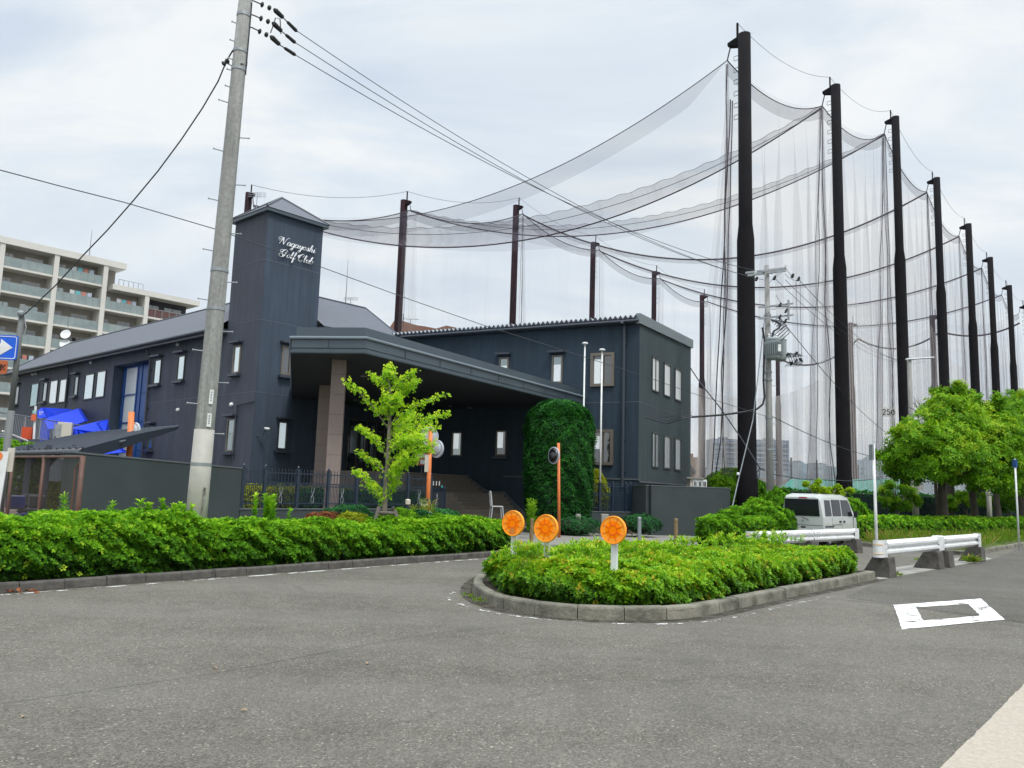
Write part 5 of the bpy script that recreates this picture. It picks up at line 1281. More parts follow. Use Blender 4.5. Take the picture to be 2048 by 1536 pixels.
# three dead-end insulator strings and the lines to the second pole
def line_sag(A, B, sag, n=24): return [cat_(A, B, k/n, sag) for k in range(n+1)]
b2 = at(1541, 1003, 34.5); b2.z = 0; t2 = at(1533.5, 531, 34.5)
d2 = (t2-b2)/t2.z
def p2_(z): return b2+d2*z
pole2 = thing("utility_pole", "grey concrete utility pole with grey transformers between clubhouse and van", "utility pole", b2)
mb = MB(); mb.tube([p2_(-0.2), p2_(t2.z*0.5), t2], [0.165, 0.135, 0.10], 18); mb.build("shaft", M['polec'], pole2, smooth=True)
ends2 = [at(1511, 556, 34.3), at(1528, 560, 34.3), at(1545, 548, 34.3)]
starts = [((508, 2), (575, 43), (587, 56)), ((506, 30), (572, 70), (584, 80)), ((504, 55), (568, 97), (583, 105))]
ends1 = []
for i, (pa, pm, pe) in enumerate(starts):
    a = at(pa[0], pa[1], 15.75); m0 = at(pm[0]-24, pm[1]-22, 15.95); m1 = at(pm[0]-8, pm[1]-7, 16.1); e_ = at(pe[0], pe[1], 16.3)
    lab = ["upper", "middle", "lower"][i]
    mb = MB(); mb.tube([p1(a.z), a, a+(m0-a)*0.45], 0.014, 5)
    ax = (m0-a)
    mb.lathe(a+ax*0.30, [(0.02, 0), (0.055, 0.02), (0.06, 0.05), (0.02, 0.07)], 10, ax); mb.lathe(a+ax*0.62, [(0.02, 0), (0.05, 0.02), (0.055, 0.06), (0.02, 0.08)], 10, ax)
    ax2 = (m1-m0); mb.lathe(m0, [(0.02, -0.05), (0.055, 0.0), (0.05, 0.1), (0.045, ax2.length*0.9), (0.02, ax2.length)], 8, ax2)
    q0 = m1+(e_-m1)*0.35; ax3 = (e_-q0); mb.tube([m1, q0], 0.012, 5); mb.lathe(q0, [(0.02, 0), (0.035, 0.03), (0.04, ax3.length*1.4), (0.012, ax3.length*1.6)], 8, ax3)
    o = mb.build("insulator_string", M['black'], None, org=a, smooth=False)
    tag(o, "%s of the three black insulator strings at the top of the large pole" % lab, "insulator", "insulators at the top of the large pole")
    st_ = q0+ax3*1.3; ends1.append(st_)
    wire(line_sag(st_, ends2[i], 0.75), 0.011, "%s of the three power lines running from the large pole to the transformer pole" % lab, "power_line", "power lines between the poles")
# jumper
wire([at(562, 68, 16.1), at(560, 38, 16.1), at(551, 36, 16.1), at(545, 55, 16.1), at(541, 66, 16.1)], 0.012, "short black jumper loop between the insulators", "jumper_wire")
# stay clamp on the left and the service drop to the sign pole
cl0 = onpole(-0.95, 106)[0]; cl1 = at(451, 125, 15.7)
mb = MB(); mb.tube([cl0, cl1], 0.016, 5); mb.lathe(cl1, [(0.02, -0.08), (0.06, -0.05), (0.03, 0), (0.06, 0.05), (0.02, 0.09)], 8, (1, 0.2, 1)); mb.tube([cl1, at(470, 135, 15.6), onpole(0.3, 134)[0], onpole(0.98, 132)[0], onpole(0.99, 122)[0]], 0.011, 5)
tag(mb.build("cable_clamp", M['black'], None, org=cl1), "black cable clamp with loop on the left side of the large pole", "cable clamp")
sp = at(46, 628, 18.0)
wire([at(x, y, 15.7+(18-15.7)*(i/9)) for i, (x, y) in enumerate(((451, 127), (436, 163), (405, 216), (362, 280), (316, 342), (266, 402), (215, 460), (165, 512), (110, 572), (50, 628)))], 0.014, "thick black service cable sweeping down from the large pole to the sign pole", "service_cable", n=6)
# long thin cable across the picture
wire([at(x, y, Y) for x, y, Y in ((-60, 325, 13), (0, 340, 13.5), (120, 372, 14.5), (250, 405, 15.5), (430, 458, 17), (540, 497, 18.3), (645, 535, 19.6), (800, 592, 21.6), (960, 648, 24), (1150, 708, 27), (1279, 749, 29), (1384, 786, 31), (1531, 832, 34.3))], 0.010, "long thin cable crossing in front of the tower and the right wing", "cable")
# ---- second pole hardware
def on2(y):
    z = [z for z in [i*0.02 for i in range(0, 620)] if proj(p2_(z))[1] < y]; return p2_(z[0] if z else t2.z)
def arm(x0, y0, x1, y1, Y, th=0.09, name="crossarm"):
    a, b = at(x0, y0, Y), at(x1, y1, Y+0.3); d = (b-a); mb = MB(); u = V(0, 0, th/2); w = Vector((0, th/2, 0))
    mb.hexa([a-u-w, b-u-w, b-u+w, a-u+w, a+u-w, b+u-w, b+u+w, a+u+w]); return mb.build(name, M['galv'], pole2)
arm(1491, 546, 1572, 536, 34.1); arm(1495, 551, 1572, 541, 34.5); arm(1517, 615, 1586, 607, 34.1, 0.07); arm(1517, 637, 1586, 630, 34.1, 0.07)
mb = MB(); a, b = at(1577, 600, 34.2), at(1577, 640, 34.2); mb.tube([a, b], 0.05, 6); mb.build("crossarm_post", M['galv'], pole2)
for (x, y, s_) in ((1511, 545, 1), (1570, 533, 1), (1560, 610, 1), (1572, 622, 1), (1560, 634, 1), (1571, 642, 1), (1549, 556, 1.2), (1513, 558, 1.2), (1585, 552, 1.3), (1597, 558, 1.1)):
    q = at(x, y, 34.0); mb = MB(); mb.lathe(q, [(0.02, -0.1), (0.06*s_, -0.07), (0.03, -0.03), (0.065*s_, 0.0), (0.03, 0.04), (0.05*s_, 0.08), (0.015, 0.12)], 8, (0.4, 0, 1)); mb.build("insulator", M['black'] if y > 550 else M['white'], pole2)
mb = MB()
for q in (((1546, 560), (1562, 545)), ((1538, 566), (1560, 541))): mb.tube([at(*q[0], 34.1), at(*q[1], 34.1)], 0.02, 5)
mb.build("brace", M['galv'], pole2)
def transformer(xc, y0, y1, w, Y, fins, nm):
    c = at(xc, y1, Y); h = at(xc, y0, Y).z-c.z; r = w*Y/F/2; mb = MB()
    mb.lathe(c, [(r*0.7, -0.05), (r*0.95, 0.0), (r, 0.08), (r, h-0.1), (r*1.05, h-0.09), (r*1.05, h-0.04), (r*0.6, h+0.04), (0.05, h+0.06)], 22)
    o = mb.build("transformer", M['tank'], pole2, smooth=False)
    if fins:
        mb = MB()
        for k in range(14):
            a = math.pi+math.pi*(k+0.5)/14+0.2; d = Vector((math.cos(a), math.sin(a), 0)); cc = c+d*(r+0.05); mb.rbox(cc, a, 0.12, 0.025, c.z+0.12, c.z+h-0.18)
        mb.build("cooling_fins", M['tank'], o)
        q = c+Vector((0.14, -r-0.12, h*0.45)); mb = MB(); mb.rbox(q, 0, 0.13, 0.02, q.z-0.15, q.z+0.15); mb.build("rating_plate", M['white'], o)
    for k in (-1, 1):
        mb = MB(); mb.lathe(c+V(k*r*0.5, 0, h+0.03), [(0.03, 0), (0.06, 0.04), (0.03, 0.08), (0.06, 0.12), (0.02, 0.18)], 8); mb.build("bushing", M['white'], o)
M['tank'] = mat("transformer_grey", (0.22, 0.26, 0.27), (0.27, 0.31, 0.32), 4, 0.45)
transformer(1546, 677, 717, 30, 34.0, True, 0); transformer(1561, 678, 720, 24, 34.6, False, 1)
arm(1570, 715, 1606, 711, 34.1, 0.05, "side_bracket")
rr_ = random.Random(5)
for k in range(9):
    q = at(1583+rr_.uniform(-8, 20), 716+rr_.uniform(-12, 12), 34.0+rr_.uniform(-.2, .2)); mb = MB(); mb.lathe(q, [(0.02, -0.1), (0.07, -0.04), (0.04, 0.0), (0.07, 0.05), (0.02, 0.1)], 8, (rr_.uniform(-1, 1), 0.2, 1)); mb.build("switch_insulator", M['galv'] if k % 2 else M['black'], pole2)
mb = MB()
for k in range(6):
    a = at(1575+k*5, 708, 34); mb.tube([a, a+V(0.15, 0.1, -0.35), a+V(-0.1, 0.05, -0.55), a+V(0.1, -0.1, -0.3)], 0.012, 4)
for k in range(5):
    a = at(1545+k*4, 645+k*4, 34.1); mb.tube([a, a+V(0.25, 0, 0.25), a+V(0.35, -0.1, -0.1), a+V(0.0, 0, -0.45), a+V(-0.25, 0.0, -0.6)], 0.02, 5)
for (x0, y0, x1, y1) in ((1570, 548, 1600, 560), (1569, 530, 1588, 552), (1600, 556, 1603, 712), (1592, 560, 1597, 712), (1552, 590, 1574, 612)):
    a, b = at(x0, y0, 34.2), at(x1, y1, 34.2); mb.tube(line_sag(a, b, 0.12, 6), 0.009, 4)
mb.tube([at(1543, 640, 34), at(1551, 642, 34), at(1560, 648, 34), at(1558, 656, 34), at(1548, 662, 34), at(1543, 676, 34)], 0.05, 6)
mb.build("lead_wires", M['wire'], pole2)
mb = MB(); pp = [at(x, y, 34.25) for x, y in ((1525, 655), (1529, 680), (1528, 720), (1527, 760), (1529, 795), (1526, 808), (1514, 818), (1490, 824), (1440, 830), (1384, 834))]
mb.tube(pp, 0.045, 7); tag(mb.build("cable_bundle", M['black'], None, org=pp[-1]), "thick black cable bundle running down the transformer pole towards the right wing", "cable")
anch = PD.pt(PD.s_(1292, 838)+0.6, PD.z_(1292, 838), 0.25)
for k, (dy, r) in enumerate(((0, 0.035), (-4, 0.02), (-9, 0.012))):
    wire([pp[-1]+V(0, 0, -dy*0.02), at(1363, 838+dy, 33.9), at(1335, 847+dy*1.3, 34.3), at(1308, 840+dy, 34.7), at(1292, 834+dy*1.5, 35.0)], r, ["thickest drooping", "middle", "thinnest upper"][k]+" cable of the bundle where it reaches the right wing", "service_cable", "service cables at the right wing", n=6)
for k in range(10):
    c = on2(620+k*38); mb = MB(); d = Vector((-1 if k % 2 else 1, -0.3, 0)).normalized(); mb.tube([c+d*0.1, c+d*0.34], 0.012, 5); mb.build("step_bolt", M['galv'], pole2)
for y in (632, 745, 760, 835, 900):
    c = on2(y); mb = MB(); mb.tube([c-V(0, 0, 0.04), c+V(0, 0, 0.04)], 0.16, 16); mb.build("band", M['galv'], pole2)
# lines going on from the second pole to the right
for i, (x, y, x2, y2, lab) in enumerate(((1549, 556, 1830, 720, "upper left"), (1571, 560, 1840, 716, "upper middle"), (1600, 562, 1850, 722, "upper right"), (1560, 636, 1860, 905, "low"), (1545, 833, 1900, 900, "lowest"))):
    wire(line_sag(at(x, y, 34.4), at(x2, y2, 75), 1.4), 0.014 if i < 3 else 0.018, "%s line running on from the transformer pole over the range side" % lab, "power_line", "lines beyond the transformer pole")
# stays
wire([on2(590), at(1506, 840, 33.9), at(1478, 955, 33), at(1463, 1022, 32.2)], 0.022, "grey stay wire with a white ball left of the transformer pole", "stay_wire", m='galv')
mb = MB(); q = at(1476, 948, 33); mb.lathe(q, [(0.01, -0.07), (0.05, -0.045), (0.065, 0), (0.05, 0.045), (0.01, 0.07)], 12); tag(mb.build("stay_guard", M['white'], None, org=q, smooth=True), "white ball guard on the stay wire", "guard")
wire([at(1379, 733, 37), at(1400, 765, 36.5), at(1440, 815, 36), at(1480, 873, 35.4), at(1510, 920, 35), at(1520, 937, 34.9), at(1530, 941, 34.8)], 0.03, "black cable slanting down from behind the right wing to the transformer pole", "cable", n=6)
wire([at(1520, 938, 34.8), at(1514, 944, 34.7), at(1512, 955, 34.7), at(1517, 959, 34.7), at(1519, 948, 34.7), at(1518, 938, 34.8)], 0.025, "small coiled loop of black cable beside the transformer pole", "cable_coil")
wire([at(x, y, Y) for x, y, Y in ((1545, 948, 34.5), (1600, 958, 37), (1700, 962, 42), (1760, 958, 47))], 0.02, "black cable stretching right from low on the transformer pole", "cable")
# distant pole behind the third net pole
b3 = at(1822, 830, 55); b3.z = 0; t3 = at(1819, 716, 55); pole3 = thing("utility_pole", "grey utility pole with a single crossarm half hidden behind the third range pole", "utility pole", b3)
mb = MB(); mb.tube([b3, Vector((b3.x, 55, t3.z))], [0.22, 0.14], 12); mb.build("shaft", M['polec'], pole3, smooth=True)
a, b = at(1811, 719, 54.8), at(1868, 715, 54.8); mb = MB(); mb.tube([a, b], 0.06, 6); mb.build("crossarm", M['galv'], pole3)

# ================================================================ SIGNS, POSTS, MIRRORS
sp0 = at(8, 925, 18.0); spb = Vector((at(6, 960, 18).x, 18, 0)); spt = at(46, 609, 18.0)
signp = thing("sign_pole", "dark grey steel pole at the left edge carrying the road signs", "pole", (spb.x, 18, 0))
mb = MB(); mb.tube([(spt.x, 18, -0.1), (spt.x, 18, 3.0)], 0.075, 14); mb.tube([(spt.x, 18, 3.0), (spt.x, 18, spt.z)], 0.06, 14); mb.build("shaft", mat("grey_pole_paint", (0.13, 0.14, 0.14), None), signp, smooth=True)
mb = MB(); mb.lathe(V(spt.x, 17.95, at(45, 628, 18).z), [(0.03, -0.1), (0.07, -0.05), (0.07, 0.05), (0.03, 0.1)], 8, (1, -1, 0)); mb.tube([V(spt.x+.05, 18, at(45, 628, 18).z), at(52, 655, 18), at(48, 672, 18)], 0.015, 5); mb.build("clamp", M['galv'], signp)
# blue one-way sign
Ys = 17.85; c = at(-8, 694, Ys); root = thing("road_sign", "blue rectangular road sign with a white arrow pointing right", "road sign", c)
def rrect(w, h, r, n=5):
    pts = []
    for cx, cy, a0 in ((w/2-r, h/2-r, 0), (-w/2+r, h/2-r, 90), (-w/2+r, -h/2+r, 180), (w/2-r, -h/2+r, 270)):
        for k in range(n+1): a = R(a0+90*k/n); pts.append((cx+r*math.cos(a), cy+r*math.sin(a)))
    return pts
ax_ = Vector((0.98, 0.0, 0)).normalized(); ax_ = Vector((1, 0.12, 0)).normalized(); nn_ = Vector((ax_.y, -ax_.x, 0))
def flat(pts, c, o, th, m, name, parent):
    mb = MB(); mb.extr([c+ax_*a+V(0, 0, b)+nn_*o for a, b in pts], nn_*th); return mb.build(name, m, parent)
w_, h_ = 0.92, 0.56
flat(rrect(w_, h_, 0.06), c, 0, 0.02, mat("sign_blue", (0.005, 0.10, 0.62), None, rough=0.35), "plate", root)
mb = MB(); P1_, P2_ = rrect(w_-0.05, h_-0.05, 0.05), rrect(w_-0.08, h_-0.08, 0.04); n = len(P1_)
mb.add([c+ax_*a+V(0, 0, b)+nn_*0.024 for a, b in P1_+P2_], [(i, (i+1) % n, n+(i+1) % n, n+i) for i in range(n)]); mb.build("border", M['white'], root)
flat([(-0.38, 0.08), (0.10, 0.08), (0.10, 0.19), (0.36, 0.0), (0.10, -0.19), (0.10, -0.08), (-0.38, -0.08)], c, 0.024, 0.003, M['white'], "arrow", root)
c = at(-2, 734, Ys); root = thing("warning_plate", "orange brown plate with black characters below the blue sign", "sign", c)
flat(rrect(0.36, 0.30, 0.04), c, 0, 0.02, mat("orange_brown_plate", (0.42, 0.105, 0.035), None), "plate", root)
mb = MB()
for st in (((0.14, 0.06), (0.09, 0.0), (0.14, -0.06)), ((0.05, 0.07), (0.05, -0.07)), ((0.015, 0.04), (0.085, 0.04)), ((0.015, 0.0), (0.085, 0.0)), ((0.01, -0.05), (0.04, -0.07), (0.08, -0.05))):
    mb.tube([c+ax_*a+V(0, 0, b)+nn_*0.028 for a, b in st], 0.009, 5)
mb.build("lettering", M['black'], root)
c = at(3, 945, 16.3); root = thing("notice_sign", "white upright sign with an orange disc at the lower left edge", "sign", (c.x, c.y, 0))
zc = c.z; cc = Vector((c.x-0.12, c.y, zc)); 
def flat2(pts, o, th, m, name): return flat(pts, cc, o, th, m, name, root)
flat2([(-0.2, -0.75), (0.16, -0.75), (0.22, 0.42), (-0.2, 0.42)], 0, 0.03, M['white'], "panel"); flat2([(0.14, 0.02), (0.29, 0.02), (0.30, 0.50), (0.17, 0.50)], -0.06, 0.03, M['beige'], "back_board")
flat2([(0.02+0.10*math.cos(a*0.4), 0.32+0.10*math.sin(a*0.4)) for a in range(16)], 0.033, 0.004, M['orange'], "orange_disc")
# white posts on the right
def white_post(x0, y0, x1, y1, Y, lab, signc=None):
    b = at(x1, y1, Y); t = at(x0, y0, Y); b0 = b+(b-t)*((b.z)/(t.z-b.z)); root = thing("sign_post", lab, "post", (b0.x, Y, 0))
    mb = MB(); mb.tube([b0, t], 0.032, 10); mb.build("post", M['white'], root, smooth=True)
    if signc:
        mb = MB(); q = at(*signc[0], Y); e_ = at(*signc[1], Y); mb.rbox(((q.x+e_.x)/2, Y, 0), R(80), 0.30, abs(q.x-e_.x)*0.4+0.02, e_.z, q.z); mb.build("sign_panel", signc[2], root)
        mb = MB(); mb.tube([V(t.x, Y, q.z-0.1), V((q.x+e_.x)/2, Y, q.z-0.1)], 0.015, 5); mb.build("bracket", M['galv'], root)
white_post(1746.5, 888, 1753, 1078, 17.9, "white post with an edge-on sign at the left end of the right guard rail", ((1741, 889), (1745, 920), M['galv']))
white_post(2029.5, 918, 2038, 1083, 30, "leaning white post with a small blue sign at the right picture edge", ((2027, 919), (2032, 935), M['blue_f']))
# round convex mirrors on orange posts
def mirror_post(xt, yt, xb, yb, Y, lab, mirrors, rad=0.05):
    t = at(xt, yt, Y); b = at(xb, yb, Y); b0 = b+(b-t)*(b.z/(t.z-b.z)); root = thing("mirror_post", lab, "traffic mirror", (b0.x, b0.y, 0))
    mb = MB(); mb.tube([b0, t], rad, 12); mb.build("post", M['orange'], root, smooth=True)
    for (x, y, r, nrm, back) in mirrors:
        c = at(x, y, Y-0.12 if not back else Y+0.1); ax = Vector(nrm).normalized()
        mb = MB(); mb.lathe(c, [(r, -0.03), (r*1.04, 0.0), (r*1.04, 0.03), (r*0.97, 0.04)], 28, ax); ho = mb.build("mirror_housing", M['mirror_back'], root, smooth=False)
        mb = MB(); mb.lathe(c, [(r*0.95, 0.035), (r*0.7, 0.07), (r*0.35, 0.09), (0.0, 0.095)], 28, ax); mb.build("mirror_face", M['mirror'], ho, smooth=True)
        mb = MB(); mb.lathe(c, [(r*0.85, -0.02), (r*0.6, -0.07), (r*0.3, -0.09), (0.0, -0.1)], 24, ax); mb.build("mirror_back", M['mirror_back'], ho, smooth=True)
        mb = MB(); mb.tube([c, V(t.x+(b.x-t.x)*0.1, Y, c.z)], 0.018, 6); mb.build("arm", M['galv'], ho)
    return root
mp_ = mirror_post(861.5, 857, 855, 1022, 25.0, "orange mirror post with two round mirrors in front of the entrance gate", [(859, 873, 0.30, (-0.55, 0.9, 0), True), (873, 898, 0.27, (0.6, 0.8, 0), True)], 0.065)
mb = MB(); q = at(857, 918, 24.9); mb.rbox((q.x-0.05, 24.95, 0), 0, 0.13, 0.02, at(857, 944, 24.9).z, at(857, 910, 24.9).z); mb.build("back_plate", M['beige'], mp_)
mirror_post(1117, 886, 1118, 1047, 28.5, "orange mirror post in front of the clipped conifer", [(1108, 911, 0.29, (-0.85, -0.6, 0), False)], 0.052)
t_ = at(262, 824, 27); b_0 = at(258.5, 915, 27)
mirror_post(263, 824, 258.5, 911, 24, "bright orange mirror post behind the grey wall by the carport", [(269, 861, 0.235, (0.5, 0.85, 0), True)], 0.085)
# round orange reflector markers in the island hedge
M['refl'] = mat("amber_reflector", (1.0, 0.21, 0.0), (1.0, 0.26, 0.0), 12, 0.6, spec=0.08); M['refl_line'] = mat("amber_reflector_rib", (0.80, 0.09, 0.0), None, rough=0.4)
M['refl_rim'] = mat("amber_rim", (1.0, 0.34, 0.01), None, rough=0.4); M['refl_old'] = mat("amber_faded", (0.60, 0.22, 0.03), None, rough=0.5)
for k, (x, y, Y, hh, yb, lab) in enumerate(((1026.5, 1046.5, 12.4, 50, 1100, "leftmost orange round reflector marker, one petal darkened"), (1092.5, 1056.5, 11.75, 54, 1107, "middle of the three orange round reflector markers"), (1227, 1060, 11.15, 55, 1122, "rightmost orange round reflector marker, standing apart on the right"))):
    c = at(x, y, Y); r = hh*Y/F/2; ax = Vector((-0.66, -1.0, 0.02)).normalized(); u = Vector((-ax.y, ax.x, 0)).normalized()*1.0; w = ax.cross(u); w = w if w.z > 0 else -w
    if u.x < 0: u = -u
    root = thing("reflector_marker", lab, "reflector marker", (c.x, c.y, 0), "orange reflector markers on the island")
    mb = MB(); mb.lathe(c, [(r*0.92, -0.025), (r, -0.015), (r, 0.015), (r*0.98, 0.026), (r*0.93, 0.026), (r*0.925, 0.018)], 40, ax); rim = mb.build("rim", M['refl_rim'], root, smooth=False)
    mb = MB(); mb.lathe(c, [(r*0.94, 0.0), (r*0.925, 0.017), (0.001, 0.02)], 40, ax); ln = mb.build("lens", M['refl'], root)
    mb = MB()
    def rib(p, q): 
        a, b = c+u*p[0]+w*p[1]+ax*0.0215, c+u*q[0]+w*q[1]+ax*0.0215; mb.tube([a, b], 0.0034, 4)
    for j in range(9 if k != 2 else 8):
        a = 2*math.pi*j/(9 if k != 2 else 8)+0.35; rib((r*0.33*math.cos(a), r*0.33*math.sin(a)), (r*0.86*math.cos(a), r*0.86*math.sin(a)))
    for j in range(24):
        a, b = 2*math.pi*j/24, 2*math.pi*(j+1)/24; rib((r*0.33*math.cos(a), r*0.33*math.sin(a)), (r*0.33*math.cos(b), r*0.33*math.sin(b)))
    mb.build("lens_ribs", M['refl_line'], ln)
    if k == 0:
        mb = MB(); pts = [c+u*(rr*math.cos(a))+w*(rr*math.sin(a))+ax*0.0225 for rr, a in ((r*0.3, -1.9), (r*0.8, -2.0), (r*0.84, -1.57), (r*0.8, -1.2), (r*0.3, -1.25))]; mb.add(pts, [tuple(range(5))]); mb.build("dark_petal", M['refl_old'], ln)
    mb = MB(); mb.rbox((c.x-ax.x*0.04, c.y-ax.y*0.04, 0), math.atan2(u.y, u.x), 0.085, 0.045, 0.0, c.z-r*0.5); mb.build("post", M['white'], root)

# ================================================================ GUARD RAILS
def wbeam_path(A, B, z0, front, name, parent, m=M['white'], n=1):
    """A,B ground vectors; profile heights z0..z0+.35, depth towards front"""
    prof = [(0.0, 0.0), (0.03, 0.02), (0.085, 0.07), (0.085, 0.115), (0.02, 0.165), (0.02, 0.185), (0.085, 0.235), (0.085, 0.28), (0.03, 0.33), (0.0, 0.35)]
    mb = MB(); vs = []
    for P in (A, B):
        for d, z in prof: vs.append((P.x+front.x*d, P.y+front.y*d, z0+z))
        for d, z in prof[::-1]: vs.append((P.x+front.x*(d-0.006), P.y+front.y*(d-0.006), z0+z))
    n = len(prof)*2; mb.add(vs, [(i, (i+1) % n, n+(i+1) % n, n+i) for i in range(n)]+[tuple(range(n))[::-1], tuple(range(n, 2*n))]); return mb.build(name, m, parent)
def end_cap(P, d, front, z0, parent, rnd_dir=1):
    mb = MB(); pts = []
    for k in range(9):
        a = math.pi*k/8; pts.append(P+d*(0.10*math.sin(a))*rnd_dir+front*(0.09-0.09*(1-math.cos(a))*1.1))
    w = [(p.x, p.y) for p in pts]
    vs = [(x, y, z0-0.005) for x, y in w]+[(x, y, z0+0.36) for x, y in w]; n = len(w)
    mb.add(vs, [(i, i+1, n+i+1, n+i) for i in range(n-1)]+[(n+i+1-0, n+i, i, i+1) for i in range(0)]); 
    mb.add([(p.x-d.x*0.0, p.y, z0-0.005) for p in pts]+[(pts[0].x-d.x*0.28*rnd_dir, pts[0].y-d.y*0.28*rnd_dir, z0-0.005), (pts[0].x-d.x*0.28*rnd_dir, pts[0].y-d.y*0.28*rnd_dir, z0+0.36), (pts[0].x, pts[0].y, z0+0.36)], [(0, 9, 10, 11)])
    return mb.build("end_cap", M['white'], parent)
M['stripe'] = mat("orange_tape", (0.72, 0.42, 0.14), None)
def footing(c, az, parent, w=0.42, l=0.62, h=0.42, flip=1):
    d = Vector((math.cos(az), math.sin(az), 0)); n = Vector((-d.y, d.x, 0)); c = Vector((c.x, c.y, 0)); mb = MB()
    lo = [c-d*w/2-n*l*0.5, c+d*w/2-n*l*0.5, c+d*w/2+n*l*0.5, c-d*w/2+n*l*0.5]; hi = [c-d*w/2-n*l*0.45*flip, c+d*w/2-n*l*0.45*flip, c+d*w/2+n*l*0.08*flip, c-d*w/2+n*l*0.08*flip]
    if flip < 0: hi = [c-d*w/2-n*l*0.08, c+d*w/2-n*l*0.08, c+d*w/2+n*l*0.45, c-d*w/2+n*l*0.45]
    mb.hexa([(p.x, p.y, 0) for p in lo]+[(p.x, p.y, h) for p in hi]); return mb.build("footing", M['footing'], parent, bevel=0.012)
def guardrail(A, B, foots, z0, front, label, caps=(True, True), stripe=True, group="white guard rails"):
    d = (B-A).normalized(); az = math.atan2(d.y, d.x); root = thing("guard_rail", label, "guard rail", (A.x, A.y, 0), group)
    bm = wbeam_path(A, B, z0, front, "beam", root)
    for s_ in (0.18, 0.30): 
        for zz_ in (0.06, 0.17, 0.28):
            for e_, sg in ((A, 1), (B, -1)):
                q = e_+d*s_*sg+front*0.085; mb = MB(); mb.lathe(q+V(0, 0, z0+zz_+(0.0)), [(0.014, -0.01), (0.014, 0.012), (0.006, 0.015)], 8, front); mb.build("bolt", M['galv'], bm)
    if caps[0]: 
        c = end_cap(A, -d, front, z0, root)
        if stripe:
            for zz_ in (0.075, 0.27):
                mb = MB(); pts = [A-d*(0.104*math.sin(math.pi*k/8))+front*(0.094-0.10*(1-math.cos(math.pi*k/8))) for k in range(9)]; mb.tube([(p.x, p.y, z0+zz_) for p in pts], 0.008, 4); mb.build("stripe", M['stripe'], c)
    if caps[1]: end_cap(B, d, front, z0, root)
    for f_, fz in foots:
        q = A+(B-A)*f_
        mb = MB(); mb.rbox(q-front*0.06, az, 0.12, 0.10, 0.3, z0+0.34); mb.build("post", M['white'], root)
        footing(q-front*0.1, az, root, flip=-1 if front.dot(Vector((-d.y, d.x, 0))) > 0 else 1)
    return root
frn = Vector((0.72, -0.69, 0)).normalized()
A, B, C_ = at(1757, 1097, 17.5), at(1876, 1086, 20.6), at(1955, 1078, 23.4)
for p in (A, B, C_): p.z = 0
frn = Vector(((B-A).y, -(B-A).x, 0)).normalized()
guardrail(A, B-(B-A)*0.01, ((0.06, 0), (0.90, 0)), 0.42, frn, "white guard rail section with orange stripes on its rounded end, right of the island", (True, False))
d = (C_-B).normalized()
guardrail(B+d*0.03, C_, ((0.10, 0), (0.93, 0)), 0.42, frn, "white guard rail section farther back, continuing the striped one", (False, True), stripe=False)
mb = MB(); mb.rbox(B+frn*0.0, math.atan2(d.y, d.x), 0.42, 0.2, 0.41, 0.79); tag(mb.build("rail_joint_box", M['white'], None, org=B, bevel=0.03), "white box joint between the two right guard rail sections", "rail joint", "white guard rails")
A, B, C_ = at(1500, 1075, 20.9), at(1622, 1072, 23.4), at(1712, 1068, 25.6)
for p in (A, B, C_): p.z = 0
fr2 = Vector(((C_-A).y, -(C_-A).x, 0)).normalized()
guardrail(A, B, ((0.14, 0), (0.97, 0)), 0.38, fr2, "left white guard rail section between the island hedge and the van", (True, False))
guardrail(B+(C_-B)*0.02, C_, ((0.93, 0),), 0.38, fr2, "white guard rail section directly in front of the van", (False, True), stripe=False)

# ================================================================ GARDEN WALLS, FENCES, GATE
def garden_wall(A, B, z, th, label, za=None):
    root = thing("garden_wall", label, "wall", (A.x, A.y, 0)); d = (B-A).normalized(); n = Vector((-d.y, d.x, 0)); z2 = za or z
    mb = MB(); mb.hexa([(A.x-n.x*th/2, A.y-n.y*th/2, 0), (B.x-n.x*th/2, B.y-n.y*th/2, 0), (B.x+n.x*th/2, B.y+n.y*th/2, 0), (A.x+n.x*th/2, A.y+n.y*th/2, 0),
        (A.x-n.x*th/2, A.y-n.y*th/2, z2), (B.x-n.x*th/2, B.y-n.y*th/2, z), (B.x+n.x*th/2, B.y+n.y*th/2, z), (A.x+n.x*th/2, A.y+n.y*th/2, z2)]); mb.build("wall", M['garden'], root)
    t2_ = th/2+0.015; mb = MB(); A2, B2 = A-d*0.015, B+d*0.015
    mb.hexa([(A2.x-n.x*t2_, A2.y-n.y*t2_, z2), (B2.x-n.x*t2_, B2.y-n.y*t2_, z), (B2.x+n.x*t2_, B2.y+n.y*t2_, z), (A2.x+n.x*t2_, A2.y+n.y*t2_, z2),
        (A2.x-n.x*t2_, A2.y-n.y*t2_, z2+0.035), (B2.x-n.x*t2_, B2.y-n.y*t2_, z+0.035), (B2.x+n.x*t2_, B2.y+n.y*t2_, z+0.035), (A2.x+n.x*t2_, A2.y+n.y*t2_, z2+0.035)]); mb.build("coping", M['coping'], root)
    return root
WL0, WL1 = at(135, 902, 16.5), at(479, 935, 21.3)
za_, zb2 = WL0.z-0.035, WL1.z-0.035
A, B = Vector((WL0.x, WL0.y, 0)), Vector((WL1.x, WL1.y, 0))
garden_wall(A, B, zb2, 0.18, "dark grey garden wall behind the hedge to the left of the spiked fence", za_)
WR0, WR1, WR2 = at(1301, 971, 32.2), at(1458, 978.5, 33.0), at(1262, 970, 33.6)
